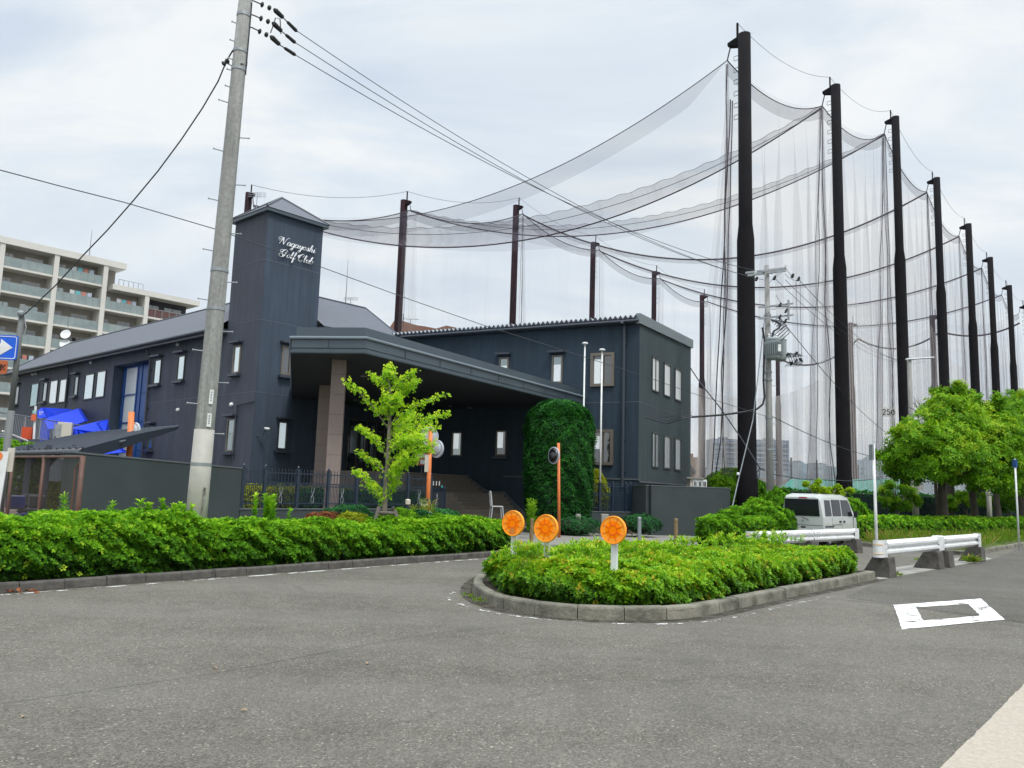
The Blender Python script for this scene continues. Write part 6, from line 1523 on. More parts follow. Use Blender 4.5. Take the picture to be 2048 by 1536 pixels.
# the right wall meets the corner post of the gate
zr_ = 1.92
garden_wall(Vector((WR0.x, WR0.y, 0)), Vector((WR1.x, WR1.y, 0)), zr_, 0.18, "dark grey garden wall in front of the right wing end")
garden_wall(Vector((WR2.x, WR2.y, 0)), Vector((WR0.x-0.09, WR0.y+0.06, 0)), zr_-0.003, 0.18, "short dark return of the garden wall beside the right fence")
def spiked_fence(A, B, xs, zc, ztop, label, pan_y=None, npk=9, deco=True):
    """A,B ground points; xs fractions of the posts"""
    root = thing("spiked_fence", label, "fence", (A.x, A.y, 0)); d = (B-A).normalized(); Ln = (B-A).length; az = math.atan2(d.y, d.x)
    mb = MB(); mb.rbox((A+B)/2, az, Ln+0.1, 0.16, 0, zc-0.03); mb.build("base_wall", M['garden'], root)
    mb = MB(); mb.rbox((A+B)/2, az, Ln+0.14, 0.20, zc-0.03, zc); mb.build("coping", M['coping'], root)
    for f_ in xs:
        p = A+(B-A)*f_; mb = MB(); mb.rbox(p, az, 0.085, 0.085, zc, ztop+0.04)
        mb.lathe(V(p.x, p.y, ztop+0.04), [(0.055, 0), (0.055, 0.015), (0.02, 0.03), (0.03, 0.05), (0.03, 0.065), (0.008, 0.10), (0.002, 0.14)], 8); mb.build("fence_post", M['fencem'], root)
    for f0, f1 in zip(xs, xs[1:]):
        a, b = A+(B-A)*f0+d*0.05, A+(B-A)*f1-d*0.05; mb = MB(); L2 = (b-a).length; hh = ztop-zc
        for z in (zc+hh*0.13, zc+hh*0.60, zc+hh*0.67, zc+hh*0.93): mb.rbox((a+b)/2, az, L2, 0.03, z-0.015, z+0.015)
        n_ = max(4, int(L2/0.105)); h_ = 0.018
        for k in range(n_):
            q = a+(b-a)*((k+0.5)/n_); mb.rbox(q, az, h_*0.8, h_*0.8, zc+0.05, ztop); mb.lathe(V(q.x, q.y, ztop), [(0.016, 0), (0.001, 0.07)], 4)
            if k < n_: q2 = a+(b-a)*((k+1.0)/n_); mb.rbox(q2, az, h_*0.7, h_*0.7, zc+0.05, zc+hh*0.66)
        mb.build("picket_panel", M['fencem'], root)
        if deco and rnd.random() < 0.6:
            c = (a+b)/2; mb = MB()
            for sg in (1, -1):
                mb.tube([c+d*sg*0.05*math.sin(t*1.6*math.pi+0.4)+V(0, 0, zc+0.14+hh*0.44*t) for t in [i/10 for i in range(11)]], 0.010, 4)
            mb.build("scroll", M['galv'], root)
    return root
FA, FB = at(481, 1000, 21.5), at(862, 1000, 27.1); FA.z = FB.z = 0
def fr_at(A, B, x):
    d = ray(x, 1000); q = B-A; n = Vector((q.y, -q.x, 0)); t = A.dot(n)/Vector((d.x, d.y, 0)).dot(n); p = Vector((d.x*t, d.y*t, 0)); return (p-A).dot(q)/q.dot(q)
zco = at(482, 1016.5, 21.5).z
spiked_fence(FA, FB, [fr_at(FA, FB, x) for x in (483, 527, 593, 654.5, 711.5, 764, 814.5, 860)], zco, 1.93, "dark navy spiked steel fence on a low wall left of the entrance")
RA, RB = at(1104, 1000, 31.2), at(1262, 1000, 33.3); RA.z = RB.z = 0
spiked_fence(RA, RB, [fr_at(RA, RB, x) for x in (1109, 1142, 1170, 1199, 1225, 1251, 1261)], 0.86, 1.93, "dark navy spiked steel fence on a low wall right of the clipped conifer", deco=False)
# gate leaf by the stairs
ga_, gb_ = at(862, 1000, 27.4), at(889, 1000, 29.6); ga_.z = gb_.z = 0; dg = (gb_-ga_).normalized(); azg = math.atan2(dg.y, dg.x)
gate = thing("gate", "open black steel gate with a teal sticker beside the entrance stairs", "gate", ga_)
mb = MB()
for z in (0.12, 1.55): mb.rbox((ga_+gb_)/2, azg, (gb_-ga_).length, 0.05, z-0.03, z+0.03)
for q in (ga_, gb_): mb.rbox(q, azg, 0.08, 0.08, 0.05, 1.66)
for k in range(1, 14): mb.rbox(ga_+(gb_-ga_)*(k/14), azg, 0.02, 0.02, 0.12, 1.55)
mb.build("gate_leaf", M['fencem'], gate)
mb = MB()
for sg in (1, -1): mb.tube([ga_+(gb_-ga_)*0.4+dg*sg*0.12*math.sin(t*2.4*math.pi)+V(0, -0.03, 0.25+1.15*t) for t in [i/12 for i in range(13)]], 0.012, 4)
mb.build("scroll", M['galv'], gate)
mb = MB(); q = at(884, 973, 28.9); mb.rbox((q.x, q.y, 0), azg, 0.14, 0.02, q.z-0.035, q.z+0.035); mb.build("sticker", mat("teal_sticker", (0.05, 0.45, 0.45), None), gate)
mb = MB()
for k in range(3):
    q = at(867+k*6, 964, 28.5); mb.rbox((q.x, q.y, 0), azg, 0.07, 0.02, q.z-0.12, q.z+0.03)
mb.build("white_tag", M['white'], gate)
gb2 = at(1098, 1000, 30.6); gb2.z = 0
gp_ = thing("gate_post", "black gate post with a red and white sticker left of the right orange mirror post", "gate post", gb2)
mb = MB(); mb.rbox(gb2, 0.2, 0.12, 0.12, 0, 1.78); mb.rbox(gb2-V(0.12, 0, 0), 0.2, 0.05, 0.05, 0, 1.75); mb.build("post", M['fencem'], gp_)
mb = MB(); mb.rbox(gb2-V(-0.02, 0.07, 0), 0.2, 0.10, 0.01, 1.53, 1.75); mb.build("sticker", red, gp_); mb = MB(); mb.rbox(gb2-V(-0.02, 0.077, 0), 0.2, 0.06, 0.01, 1.60, 1.70); mb.build("sticker_print", M['white'], gp_)
# flag poles
for (x, yt, yb, Y, lab) in ((1170, 687, 800, 33.6, "taller white flagpole just behind the clipped conifer"), (1204.5, 700, 980, 33.0, "white flagpole in front of the two square windows")):
    t = at(x, yt, Y); root = thing("flagpole", lab, "flagpole", (t.x, Y, 0), "white flagpoles")
    mb = MB(); mb.tube([(t.x, Y, 0), (t.x, Y, t.z)], [0.045, 0.032], 12); mb.build("pole", M['white'], root, smooth=True)
    mb = MB(); mb.lathe(t, [(0.05, -0.04), (0.13, -0.02), (0.13, 0.02), (0.08, 0.05), (0.01, 0.06)], 14); mb.build("cap", M['white'], root)
# bollards
for (x, yt, Y, c, lab) in ((1352, 1037, 23.2, 'wood', "brown wooden bollard farthest right before the right garden wall"), (1279, 1034, 24.0, 'galv', "grey bollard in front of the right planter"), (1064, 1037, 25.5, 'wood', "short bollard beside the clipped conifer base"), (909, 1026, 27.0, 'wood', "short bollard at the foot of the stairs by the juniper")):
    t = at(x, yt, Y); mb = MB(); mb.lathe((t.x, Y, 0), [(0.06, 0), (0.055, t.z-0.12), (0.048, t.z-0.115), (0.048, t.z-0.09), (0.056, t.z-0.085), (0.056, t.z-0.02), (0.04, t.z)], 14)
    o = mb.build("bollard", M['galv'] if c == 'galv' else mat("weathered_wood", (0.16, 0.11, 0.05), (0.26, 0.19, 0.10), 12, 0.8), None, org=(t.x, Y, 0)); tag(o, lab, "bollard", "bollards on the forecourt")
# plastic garden chair
def chair():
    Y = 28.6; cx = at(993, 1020, Y).x; z0 = at(993, 1036, Y).z-0.02; root = thing("garden_chair", "white plastic chair with a pierced back at the foot of the stairs", "chair", (cx, Y, z0))
    m = mat("grey_white_plastic", (0.42, 0.43, 0.43), None, rough=0.4)
    mb = MB(); mb.rbox((cx, Y), 0.2, 0.40, 0.40, z0+0.40, z0+0.44); mb.build("seat", m, root, bevel=0.012)
    d = Vector((math.cos(0.2), math.sin(0.2), 0)); n = Vector((-d.y, d.x, 0)); C0 = Vector((cx, Y, z0))
    for a, b in ((-1, -1), (-1, 1), (1, -1), (1, 1)):
        mb = MB(); p = C0+d*a*0.18+n*b*0.18; mb.tube([p+V(0, 0, 0.41), p+d*a*0.04+n*b*0.03], 0.02, 6); mb.build("leg", m, root)
    mb = MB(); e_ = C0-d*0.19
    arc = [e_+n*(0.19*math.cos(t))*(1.0)+V(0, 0, 0.44+0.50*min(1, math.sin(t)*1.25))-d*0.07*math.sin(t) for t in [math.pi*k/14 for k in range(15)]]
    mb.tube(arc, 0.018, 6)
    for k in (-0.1, 0, 0.1): mb.tube([e_+n*k+V(0, 0, 0.43), e_+n*(k*0.5)-d*0.04+V(0, 0, 0.68), e_+n*k-d*0.07+V(0, 0, 0.9)], 0.016, 5)
    mb.tube([e_+n*0.18+V(0, 0, 0.7)-d*0.04, e_-n*0.18+V(0, 0, 0.7)-d*0.04], 0.014, 5)
    mb.build("backrest", m, root)
chair()
# garden lamp, mailbox, white planter board
q = at(816, 1000, 23.3); root = thing("garden_lamp", "low dark post lamp with a cream cylindrical head before the fence", "lamp", (q.x, q.y, 0))
mb = MB(); mb.tube([(q.x, q.y, 0), (q.x, q.y, at(816, 1009, 23.3).z)], 0.055, 12); mb.build("post", M['fencem'], root)
z0, z1 = at(816, 1009, 23.3).z, at(816, 998, 23.3).z; mb = MB(); mb.lathe((q.x, q.y, z0), [(0.07, 0), (0.075, 0.01), (0.075, z1-z0-0.03), (0.07, z1-z0-0.02), (0.03, z1-z0)], 16); mb.build("lamp_shade", mat("cream_glass", (0.55, 0.52, 0.42), None, rough=0.3), root)
q = at(849, 1005, 24.6); root = thing("mailbox", "small beige mailbox on a post beside the orange mirror post", "mailbox", (q.x, q.y, 0))
mb = MB(); mb.rbox((q.x, q.y), 0.1, 0.22, 0.2, at(849, 1013, 24.6).z, at(849, 1001, 24.6).z); mb.build("box", M['beige'], root, bevel=0.01)
mb = MB(); mb.rbox((q.x, q.y-0.02), 0.1, 0.26, 0.26, at(849, 1001, 24.6).z, at(849, 997.5, 24.6).z); mb.build("lid", M['trim'], root); mb = MB(); mb.rbox((q.x, q.y-0.105), 0.1, 0.1, 0.02, at(849, 1007, 24.6).z, at(849, 1004, 24.6).z); mb.build("slot", M['trim'], root)
mb = MB(); mb.tube([(q.x, q.y, 0), (q.x, q.y, at(849, 1013, 24.6).z)], 0.03, 8); mb.build("post", M['trim'], root)
qa, qb, qc, qd = at(822, 1023, 22.4), at(861, 1021, 22.8), at(868, 1030, 22.0), at(832, 1034, 21.7)
mb = MB(); mb.extr([qa, qb, qc, qd], (0, 0, -0.10)); o = mb.build("display_board", M['white'], None, org=qd); tag(o, "low tilted white board lying among the plants by the mirror post", "board")
mb = MB()
for k in range(7):
    c = qa+(qc-qa)*0.4+Vector((-0.16+0.05*k, -0.03*k, 0.01)); mb.tube([c+V(-0.03, 0, 0.01), c+V(0.02, 0.03, 0.012), c+V(-0.01, 0.06, 0.012), c+V(0.04, 0.09, 0.012)], 0.012, 4)
mb.build("printed_pattern", mat("green_print", (0.05, 0.25, 0.12), None), o)
for p_ in (qa, qb, qc, qd): pass
mb = MB(); mb.tube([((qa.x+qc.x)/2, (qa.y+qc.y)/2, 0), ((qa.x+qc.x)/2, (qa.y+qc.y)/2, qa.z-0.1)], 0.04, 6); mb.build("stand", M['trim'], o)
# planters with rough stone edge on the right
pa_, pb_ = G(1128, 1066), G(1330, 1069)
dpl = (pb_-pa_).normalized(); azp = math.atan2(dpl.y, dpl.x); npl = Vector((-dpl.y, dpl.x, 0)); Lp = (pb_-pa_).length
mb = MB()
k = 0.0
while k < Lp-0.05:
    l_ = rnd.uniform(0.16, 0.26); hh = rnd.uniform(0.22, 0.33) if abs(k-1.8) > 0.25 else 0.30; mb.rbox(pa_+dpl*(k+l_/2)+npl*0.1, azp, l_*0.96, 0.18, 0, hh, 0.93); k += l_
mb.rbox((pa_+pb_)/2+npl*0.8, azp, Lp, 1.2, 0, 0.24)
o = mb.build("planter_edging", mat("stone_edging", (0.09, 0.07, 0.055), (0.16, 0.13, 0.10), 6, 0.9, 0.5, 30), None, org=pa_); tag(o, "low brown stone planter edging below the right fence", "planter")
for x, y0, y1, w, lab in ((1209, 1028, 1052, 17, "upright weathered stone block standing in the right planter"), (1156, 1028, 1040, 10, "small pale stone among the left juniper of the right planter")):
    c = at(x, y1, 30.2); t = at(x, y0, 30.2); mb = MB(); mb.rbox(c, 0.15, w*30.2/F, 0.2, max(0.1, c.z-0.2), t.z, 0.85); o = mb.build("stone_block", M['concrete'], None, org=(c.x, c.y, 0.1), bevel=0.02); tag(o, lab, "stone")
# white cabinet and box at the right wing end
a = at(1374, 975, 36.5); b = at(1403, 958, 36.5); root = thing("meter_cabinet", "white metal cabinet with dark vents showing over the right garden wall", "cabinet", (a.x, 36.5, 0))
mb = MB(); mb.box(a.x+0.12, b.x, 36.4, 37.2, 0.5, b.z); mb.build("cabinet", M['beige'], root, bevel=0.01)
mb = MB(); mb.box(a.x-0.05, b.x+0.06, 36.3, 37.3, b.z, b.z+0.06); mb.build("lid", M['concrete'], root)
for k in range(3):
    x = a.x+0.34+k*0.21; mb = MB(); mb.box(x-0.095, x+0.095, 36.36, 36.4, 1.6, b.z-0.03); dd_ = mb.build("door", M['white'], root)
    mb = MB(); mb.box(x-0.05, x-0.012, 36.345, 36.36, b.z-0.32, b.z-0.12); mb.box(x+0.012, x+0.05, 36.345, 36.36, b.z-0.32, b.z-0.12); mb.build("vent", M['black'], dd_)
# ================================================================ VEGETATION
def leaf_mesh(name, P, Nn, length, width, k=6, elev=0.6, tone=None, m=None, parent=None, org=None, jit=0.25, seed=1, fold=0.18, up=0.0, single=False, fan=False, extra=None):
    """rosettes of k leaves round each point P facing Nn; per-leaf 'tone'"""
    rs = np.random.RandomState(seed); n = len(P)
    Nn = Nn+rs.normal(0, jit, Nn.shape)+np.array([0, 0, up]); Nn /= np.linalg.norm(Nn, axis=1)[:, None]
    a = np.cross(Nn, np.array([0.3, 0.2, 0.93])); a /= (np.linalg.norm(a, axis=1)[:, None]+1e-9); b = np.cross(Nn, a)
    ph = rs.uniform(0, 6.28, n); sc = rs.uniform(0.7, 1.25, n)
    vs, tn = [], []
    tone = rs.uniform(0, 1, n) if tone is None else tone
    for j in range(k):
        an = ph+j*2*math.pi/k+rs.uniform(-.25, .25, n); el = elev+rs.uniform(-.3, .3, n)
        ra = a*np.cos(an)[:, None]+b*np.sin(an)[:, None]
        d = ra*np.cos(el)[:, None]+Nn*np.sin(el)[:, None]; s_ = np.cross(ra, Nn); upv = np.cross(s_, d)
        L_ = (length*sc*rs.uniform(0.75, 1.15, n))[:, None]; W = (width*sc*rs.uniform(0.8, 1.15, n))[:, None]
        base = P+d*L_*0.08
        mid = P+d*L_*(0.80 if fan else 0.58)
        vs.append(np.stack([base, mid+s_*W/2+upv*W*fold, P+d*L_-Nn*L_*0.1, mid-s_*W/2+upv*W*fold], 1)); tn.append(np.clip(tone+rs.normal(0, 0.09, n), 0, 1))
    vv = np.concatenate(vs, 0).reshape(-1, 3); tt = np.repeat(np.concatenate(tn), 4)
    nf = len(vv)//4
    tri = np.empty((nf*2, 3), np.int32); bse = np.arange(nf)*4
    tri[0::2] = np.stack([bse, bse+1, bse+2], 1); tri[1::2] = np.stack([bse, bse+2, bse+3], 1)
    og = ORG[parent.name] if parent is not None else Vector(org)
    vv = vv-np.array(og)
    ntot = len(vv)
    if extra is not None:      # dark inner core faces appended: (verts, quads/tris)
        ev, ef = extra; ev = np.array(ev)-np.array(og); vv = np.concatenate([vv, ev]); tt = np.concatenate([tt, np.zeros(len(ev))])
        ef = np.array(ef, np.int32)+ntot; tri = np.concatenate([tri, ef])
    me = bpy.data.meshes.new(name); me.vertices.add(len(vv)); me.vertices.foreach_set("co", vv.astype(np.float32).ravel())
    me.loops.add(len(tri)*3); me.loops.foreach_set("vertex_index", tri.ravel()); me.polygons.add(len(tri)); me.polygons.foreach_set("loop_start", np.arange(len(tri), dtype=np.int32)*3)
    at_ = me.attributes.new("tone", 'FLOAT', 'POINT'); at_.data.foreach_set("value", tt.astype(np.float32))
    me.materials.append(m); me.update(calc_edges=True); me.validate()
    o = bpy.data.objects.new(name, me); COL.objects.link(o)
    if parent is not None: o.parent = parent
    else: o.location = og
    ORG[o.name] = og
    return o
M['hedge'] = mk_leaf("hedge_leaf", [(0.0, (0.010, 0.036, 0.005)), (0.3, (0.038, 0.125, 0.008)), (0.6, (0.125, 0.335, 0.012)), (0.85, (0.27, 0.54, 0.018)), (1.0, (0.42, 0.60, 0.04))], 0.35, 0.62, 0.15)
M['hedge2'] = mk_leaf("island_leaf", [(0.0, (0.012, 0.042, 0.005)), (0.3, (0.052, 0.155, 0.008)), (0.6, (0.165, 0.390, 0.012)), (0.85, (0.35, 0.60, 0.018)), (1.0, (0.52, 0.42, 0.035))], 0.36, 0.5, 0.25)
M['tree_leaf'] = mk_leaf("tree_leaf", [(0.0, (0.030, 0.085, 0.006)), (0.35, (0.095, 0.260, 0.008)), (0.7, (0.19, 0.41, 0.010)), (1.0, (0.36, 0.50, 0.018))], 0.4, 0.55, 0.2)
M['ginkgo'] = mk_leaf("ginkgo_leaf", [(0.0, (0.13, 0.32, 0.012)), (0.5, (0.32, 0.60, 0.018)), (1.0, (0.60, 0.76, 0.03))], 0.45, 0.5, 0.2)
M['conifer'] = mk_leaf("conifer_leaf", [(0.0, (0.002, 0.020, 0.006)), (0.5, (0.012, 0.090, 0.014)), (0.85, (0.035, 0.20, 0.016)), (1.0, (0.06, 0.25, 0.018))], 0.2, 0.6, 0.2)
M['yconifer'] = mk_leaf("golden_conifer_leaf", [(0.0, (0.06, 0.10, 0.008)), (0.6, (0.26, 0.32, 0.012)), (1.0, (0.50, 0.50, 0.02))], 0.3, 0.6, 0.2)
M['juniper'] = mk_leaf("juniper_leaf", [(0.0, (0.005, 0.04, 0.012)), (0.6, (0.03, 0.15, 0.04)), (1.0, (0.07, 0.27, 0.07))], 0.25, 0.6, 0.2)
M['grass'] = mk_leaf("grass_blade", [(0.0, (0.03, 0.08, 0.008)), (0.6, (0.13, 0.26, 0.015)), (0.9, (0.26, 0.36, 0.03)), (1.0, (0.42, 0.33, 0.10))], 0.4, 0.6, 0.2)
M['redleaf'] = mk_leaf("copper_leaf", [(0.0, (0.08, 0.03, 0.015)), (1.0, (0.35, 0.12, 0.05))], 0.3, 0.6, 0.2)
M['bark'] = mat("bark", (0.035, 0.028, 0.022), (0.085, 0.072, 0.06), 7, 0.95, 0.8, 30, stretch=(3, 3, 0.6))
M['bark_l'] = mat("pale_bark", (0.14, 0.12, 0.09), (0.25, 0.22, 0.18), 9, 0.9, 0.5, 30, stretch=(3, 3, 0.7))
M['core'] = mat("hedge_dark_core", (0.006, 0.012, 0.004), (0.018, 0.022, 0.010), 14, 0.95)  # dark colour of the solid hull put inside the leaves
def fnoise(X, Y_, f, s=0):
    return (np.sin(X*f+1.3+s)*np.cos(Y_*f*0.9+0.4+s*2)+0.5*np.sin(X*f*2.3+Y_*f*1.7+s)+0.3*np.sin(X*f*4.1-Y_*f*3.6+2+s))/1.8
def inpoly(px, py, poly):
    c = np.zeros(len(px), bool); n = len(poly)
    for i in range(n):
        x0, y0 = poly[i][0], poly[i][1]; x1, y1 = poly[(i+1) % n][0], poly[(i+1) % n][1]
        m_ = ((y0 > py) != (y1 > py)) & (px < (x1-x0)*(py-y0)/((y1-y0) if abs(y1-y0) > 1e-9 else 1e-9)+x0); c ^= m_
    return c
def safe_inset(P, d):
    out = []
    for q in inset(P, d):
        if not inpoly(np.array([q.x]), np.array([q.y]), P)[0]: continue
        dm = 9
        for a, b in zip(P, P[1:]+P[:1]):
            ab = b-a; t = min(1, max(0, (q-a).dot(ab)/(ab.length_squared+1e-9))); dm = min(dm, (q-a-ab*t).length)
        if dm > d*0.8: out.append(q)
    return out
def hedge(name, poly, h, label, m, dens=420, llen=0.075, lw=0.036, k=6, z0=0.1, seed=1, tone_hi=0.75, sprigs=0, bumpy=0.10, hfun=None, cat="hedge", side_only_front=None, tbase=0.0, group=None):
    rs = np.random.RandomState(seed); P = [Vector((p[0], p[1], 0)) for p in poly]
    if sum(a.x*b.y-b.x*a.y for a, b in zip(P, P[1:]+P[:1])) < 0: P = P[::-1]
    xs = np.array([p.x for p in P]); ys = np.array([p.y for p in P])
    area = abs(sum(a.x*b.y-b.x*a.y for a, b in zip(P, P[1:]+P[:1])))/2; per = sum((b-a).length for a, b in zip(P, P[1:]+P[:1]))
    pts, nrm, ton = [], [], []
    hh = hfun or (lambda x, y: np.full(len(x), h))
    # top
    nt_ = int(area*dens*1.15*2.2); qx = rs.uniform(xs.min(), xs.max(), nt_*3); qy = rs.uniform(ys.min(), ys.max(), nt_*3); ok = inpoly(qx, qy, P); qx, qy = qx[ok], qy[ok]
    lim = int(area*dens*1.1); qx, qy = qx[:lim], qy[:lim]
    # distance to the border
    dmin = np.full(len(qx), 9.0)
    for a, b in zip(P, P[1:]+P[:1]):
        ab = b-a; L2 = ab.length_squared+1e-9; t = np.clip(((qx-a.x)*ab.x+(qy-a.y)*ab.y)/L2, 0, 1); dmin = np.minimum(dmin, np.hypot(qx-a.x-ab.x*t, qy-a.y-ab.y*t))
    rd = 0.28; H_ = hh(qx, qy); z = H_-np.where(dmin < rd, rd-np.sqrt(np.maximum(rd*rd-(rd-np.minimum(dmin, rd))**2, 0)), 0)+fnoise(qx, qy, 3.2, seed)*bumpy*0.5+fnoise(qx, qy, 11, seed)*bumpy*0.35-rs.exponential(0.035, len(qx))
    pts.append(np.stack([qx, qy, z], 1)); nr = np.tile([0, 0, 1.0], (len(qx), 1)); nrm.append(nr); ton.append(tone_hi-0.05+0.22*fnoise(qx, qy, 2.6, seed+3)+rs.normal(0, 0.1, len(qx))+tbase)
    # sides
    for a, b in zip(P, P[1:]+P[:1]):
        ab = b-a; ln_ = ab.length; 
        if ln_ < 1e-4: continue
        nn = np.array([ab.y, -ab.x, 0])/ln_; n = int(ln_*h*dens*1.25)
        if n < 1: continue
        t = rs.uniform(0, 1, n); x = a.x+ab.x*t; y = a.y+ab.y*t; H_ = hh(x, y); v = rs.uniform(0, 1, n)**0.85; z = z0+(H_-z0-0.06)*v
        inn = 0.10*(v > 0.75)*(v-0.75)*4+rs.exponential(0.05, n)-bumpy*(fnoise(x*1.0+z, y+z*1.7, 4.5, seed)+0.6*fnoise(x+z*2, y-z, 11, seed))-0.02+0.12*(v < 0.2)
        pts.append(np.stack([x, y, z], 1)-nn*inn[:, None]); nrm.append(np.tile(nn+np.array([0, 0, 0.55]), (n, 1)))
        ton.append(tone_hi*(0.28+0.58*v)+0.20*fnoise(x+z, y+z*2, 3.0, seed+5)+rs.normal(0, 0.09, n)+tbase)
    Pn, Nn, Tn = np.concatenate(pts), np.concatenate(nrm), np.clip(np.concatenate(ton), 0, 0.93)
    # a few leaves turn yellow or coppery at the tips
    y_ = rs.uniform(0, 1, len(Tn)) < 0.03; Tn[y_] = 1.0
    c = sum(P, Vector())/len(P); root = thing(name, label, cat, (c.x, c.y, z0), group)
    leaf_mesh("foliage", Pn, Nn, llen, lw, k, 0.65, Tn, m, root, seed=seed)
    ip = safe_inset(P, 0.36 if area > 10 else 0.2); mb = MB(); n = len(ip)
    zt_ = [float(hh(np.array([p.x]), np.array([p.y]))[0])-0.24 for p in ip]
    mb.add([(p.x, p.y, z0-0.05) for p in ip]+[(p.x, p.y, z) for p, z in zip(ip, zt_)], [tuple(range(n, 2*n))]+[(i, (i+1) % n, n+(i+1) % n, n+i) for i in range(n)]); mb.build("dark_core", M['core'], root)  # dark hull added inside the hedge to block the view through
    return root
# --- long hedge on the left
hA = kl0+kn*0.30; hB = kl1+kn*0.42-kd*0.55
lh = [hA, hA+kd*4, hA+kd*8, hA+kd*12, hB-kd*1.0, hB-kd*0.2, hB+kd*0.35+kn*0.45, hB+kd*0.5+kn*1.2, hB+kd*0.2+kn*1.85, hB-kd*0.7+kn*2.1, hA+kd*8+kn*2.2, hA+kn*2.2]
lh = [p for p in lh]
L0_ = kl0
def hf(x, y):
    t = (x-L0_.x)*kd.x+(y-L0_.y)*kd.y; T = (kl1-kl0).length
    u = np.clip(t/T, 0, 1); xs_ = (y-11)/(19-11); return np.interp(y, [9, 11.5, 15, 17.3, 19.5, 22], [1.06, 1.03, 0.90, 0.70, 0.80, 0.82])+0.05*np.sin(t*1.7)+0.03*np.sin(t*4.1)
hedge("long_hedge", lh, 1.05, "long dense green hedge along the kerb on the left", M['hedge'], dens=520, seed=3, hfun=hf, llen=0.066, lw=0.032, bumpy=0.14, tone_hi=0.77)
# --- island hedge
ii = inset([Vector((p.x, p.y, 0)) for p in isl], 0.0)
if sum(a.x*b.y-b.x*a.y for a, b in zip(isl, isl[1:]+isl[:1])) < 0: ii = ii[::-1]
ih = safe_inset(ii, 0.34)
# simplify: drop points that cross after the inset
ih2 = []
for p in ih:
    if not ih2 or (p-ih2[-1]).length > 0.18: ih2.append(p)
ih = ih2
def hfi(x, y):
    return 0.61-0.08*np.clip((y-12)/4, 0, 1)+0.05*np.sin(x*1.3+y*0.7)+0.04*np.sin(x*3.1-y*2.3)
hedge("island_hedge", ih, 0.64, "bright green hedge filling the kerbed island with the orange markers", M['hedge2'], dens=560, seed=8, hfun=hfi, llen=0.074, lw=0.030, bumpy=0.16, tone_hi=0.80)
# upright shoots that stand above the hedges
def sprigs(spots, label, m, llen=0.10, lw=0.022, name="shoots", seed=4, hgt=(0.12, 0.30), cat="shoots", group=None):
    rs = np.random.RandomState(seed); P, N_, T_ = [], [], []
    mb = MB()
    for (x, y, z, h) in spots:
        tilt = rs.normal(0, 0.08, 2); nl = max(3, int(h/0.035))
        mb.tube([(x, y, z-0.15), (x+tilt[0]*h, y+tilt[1]*h, z+h)], 0.004, 3, False)
        for k in range(nl):
            t = k/nl; P.append((x+tilt[0]*h*t, y+tilt[1]*h*t, z+h*t)); N_.append((tilt[0], tilt[1], 1.0)); T_.append(0.55+0.35*t+rs.normal(0, 0.06))
    c = P[0]; root = thing(name, label, cat, c, group); mb.build("stems", M['hedge_stem'], root)
    leaf_mesh("foliage", np.array(P), np.array(N_), llen, lw, 5, 0.75, np.clip(np.array(T_), 0, 0.95), m, root, seed=seed, jit=0.12)
    return root
M['hedge_stem'] = mat("green_stem", (0.10, 0.18, 0.03), None)
rs_ = np.random.RandomState(21); sp_ = []
for _ in range(420):
    t = rs_.uniform(0.02, 0.98); w_ = rs_.uniform(0.1, 0.9)
    # between front and back of the island
    fidx = int(t*(len(isl_front)-1)); f_ = isl_front[fidx]; q = f_+nA_*(1.15+w_*1.45)
    if not inpoly(np.array([q.x]), np.array([q.y]), ih)[0]: continue
    sp_.append((q.x, q.y, 0.68, rs_.uniform(0.05, 0.20)))
spr = sprigs(sp_, "upright leafy shoots standing above the back of the island hedge", M['hedge2'], name="hedge_shoots", seed=9, llen=0.11, lw=0.026, cat="shoots"); spr["kind"] = "stuff"
for i, (x, y, Y, h, lab) in enumerate(((133, 990, 13.6, 0.42, "tall upright shoot with narrow leaves rising from the left hedge before the mesh fence"), (226, 1005, 14.0, 0.22, "small shoot on the left hedge in front of the grey wall"), (283, 1003, 14.2, 0.26, "middle shoot on the left hedge in front of the grey wall"),
        (330, 1003, 14.0, 0.30, "bushy shoot on the left hedge just left of the large pole"), (368, 1012, 14.2, 0.28, "reddish leafy shoot touching the large utility pole"), (535, 990, 15.6, 0.50, "tall arching shoot on the hedge in front of the spiked fence"), (578, 1020, 15.8, 0.2, "short shoot on the hedge in front of the fence wall"))):
    p = at(x, y, Y); hz = p.z; pts = []
    rs = np.random.RandomState(50+i)
    for k in range(1 if i in (0, 1, 2, 6) else 7): pts.append((p.x+rs.normal(0, 0.12 if k else 0), Y+rs.normal(0, 0.1 if k else 0), hz-h+0.02, h*rs.uniform(0.6, 1.0) if k else h))
    sprigs(pts, lab, M['hedge'], name="tall_shoot", seed=60+i, llen=0.13 if i < 3 else 0.10, lw=0.03 if i < 3 else 0.05, group="shoots above the left hedge")
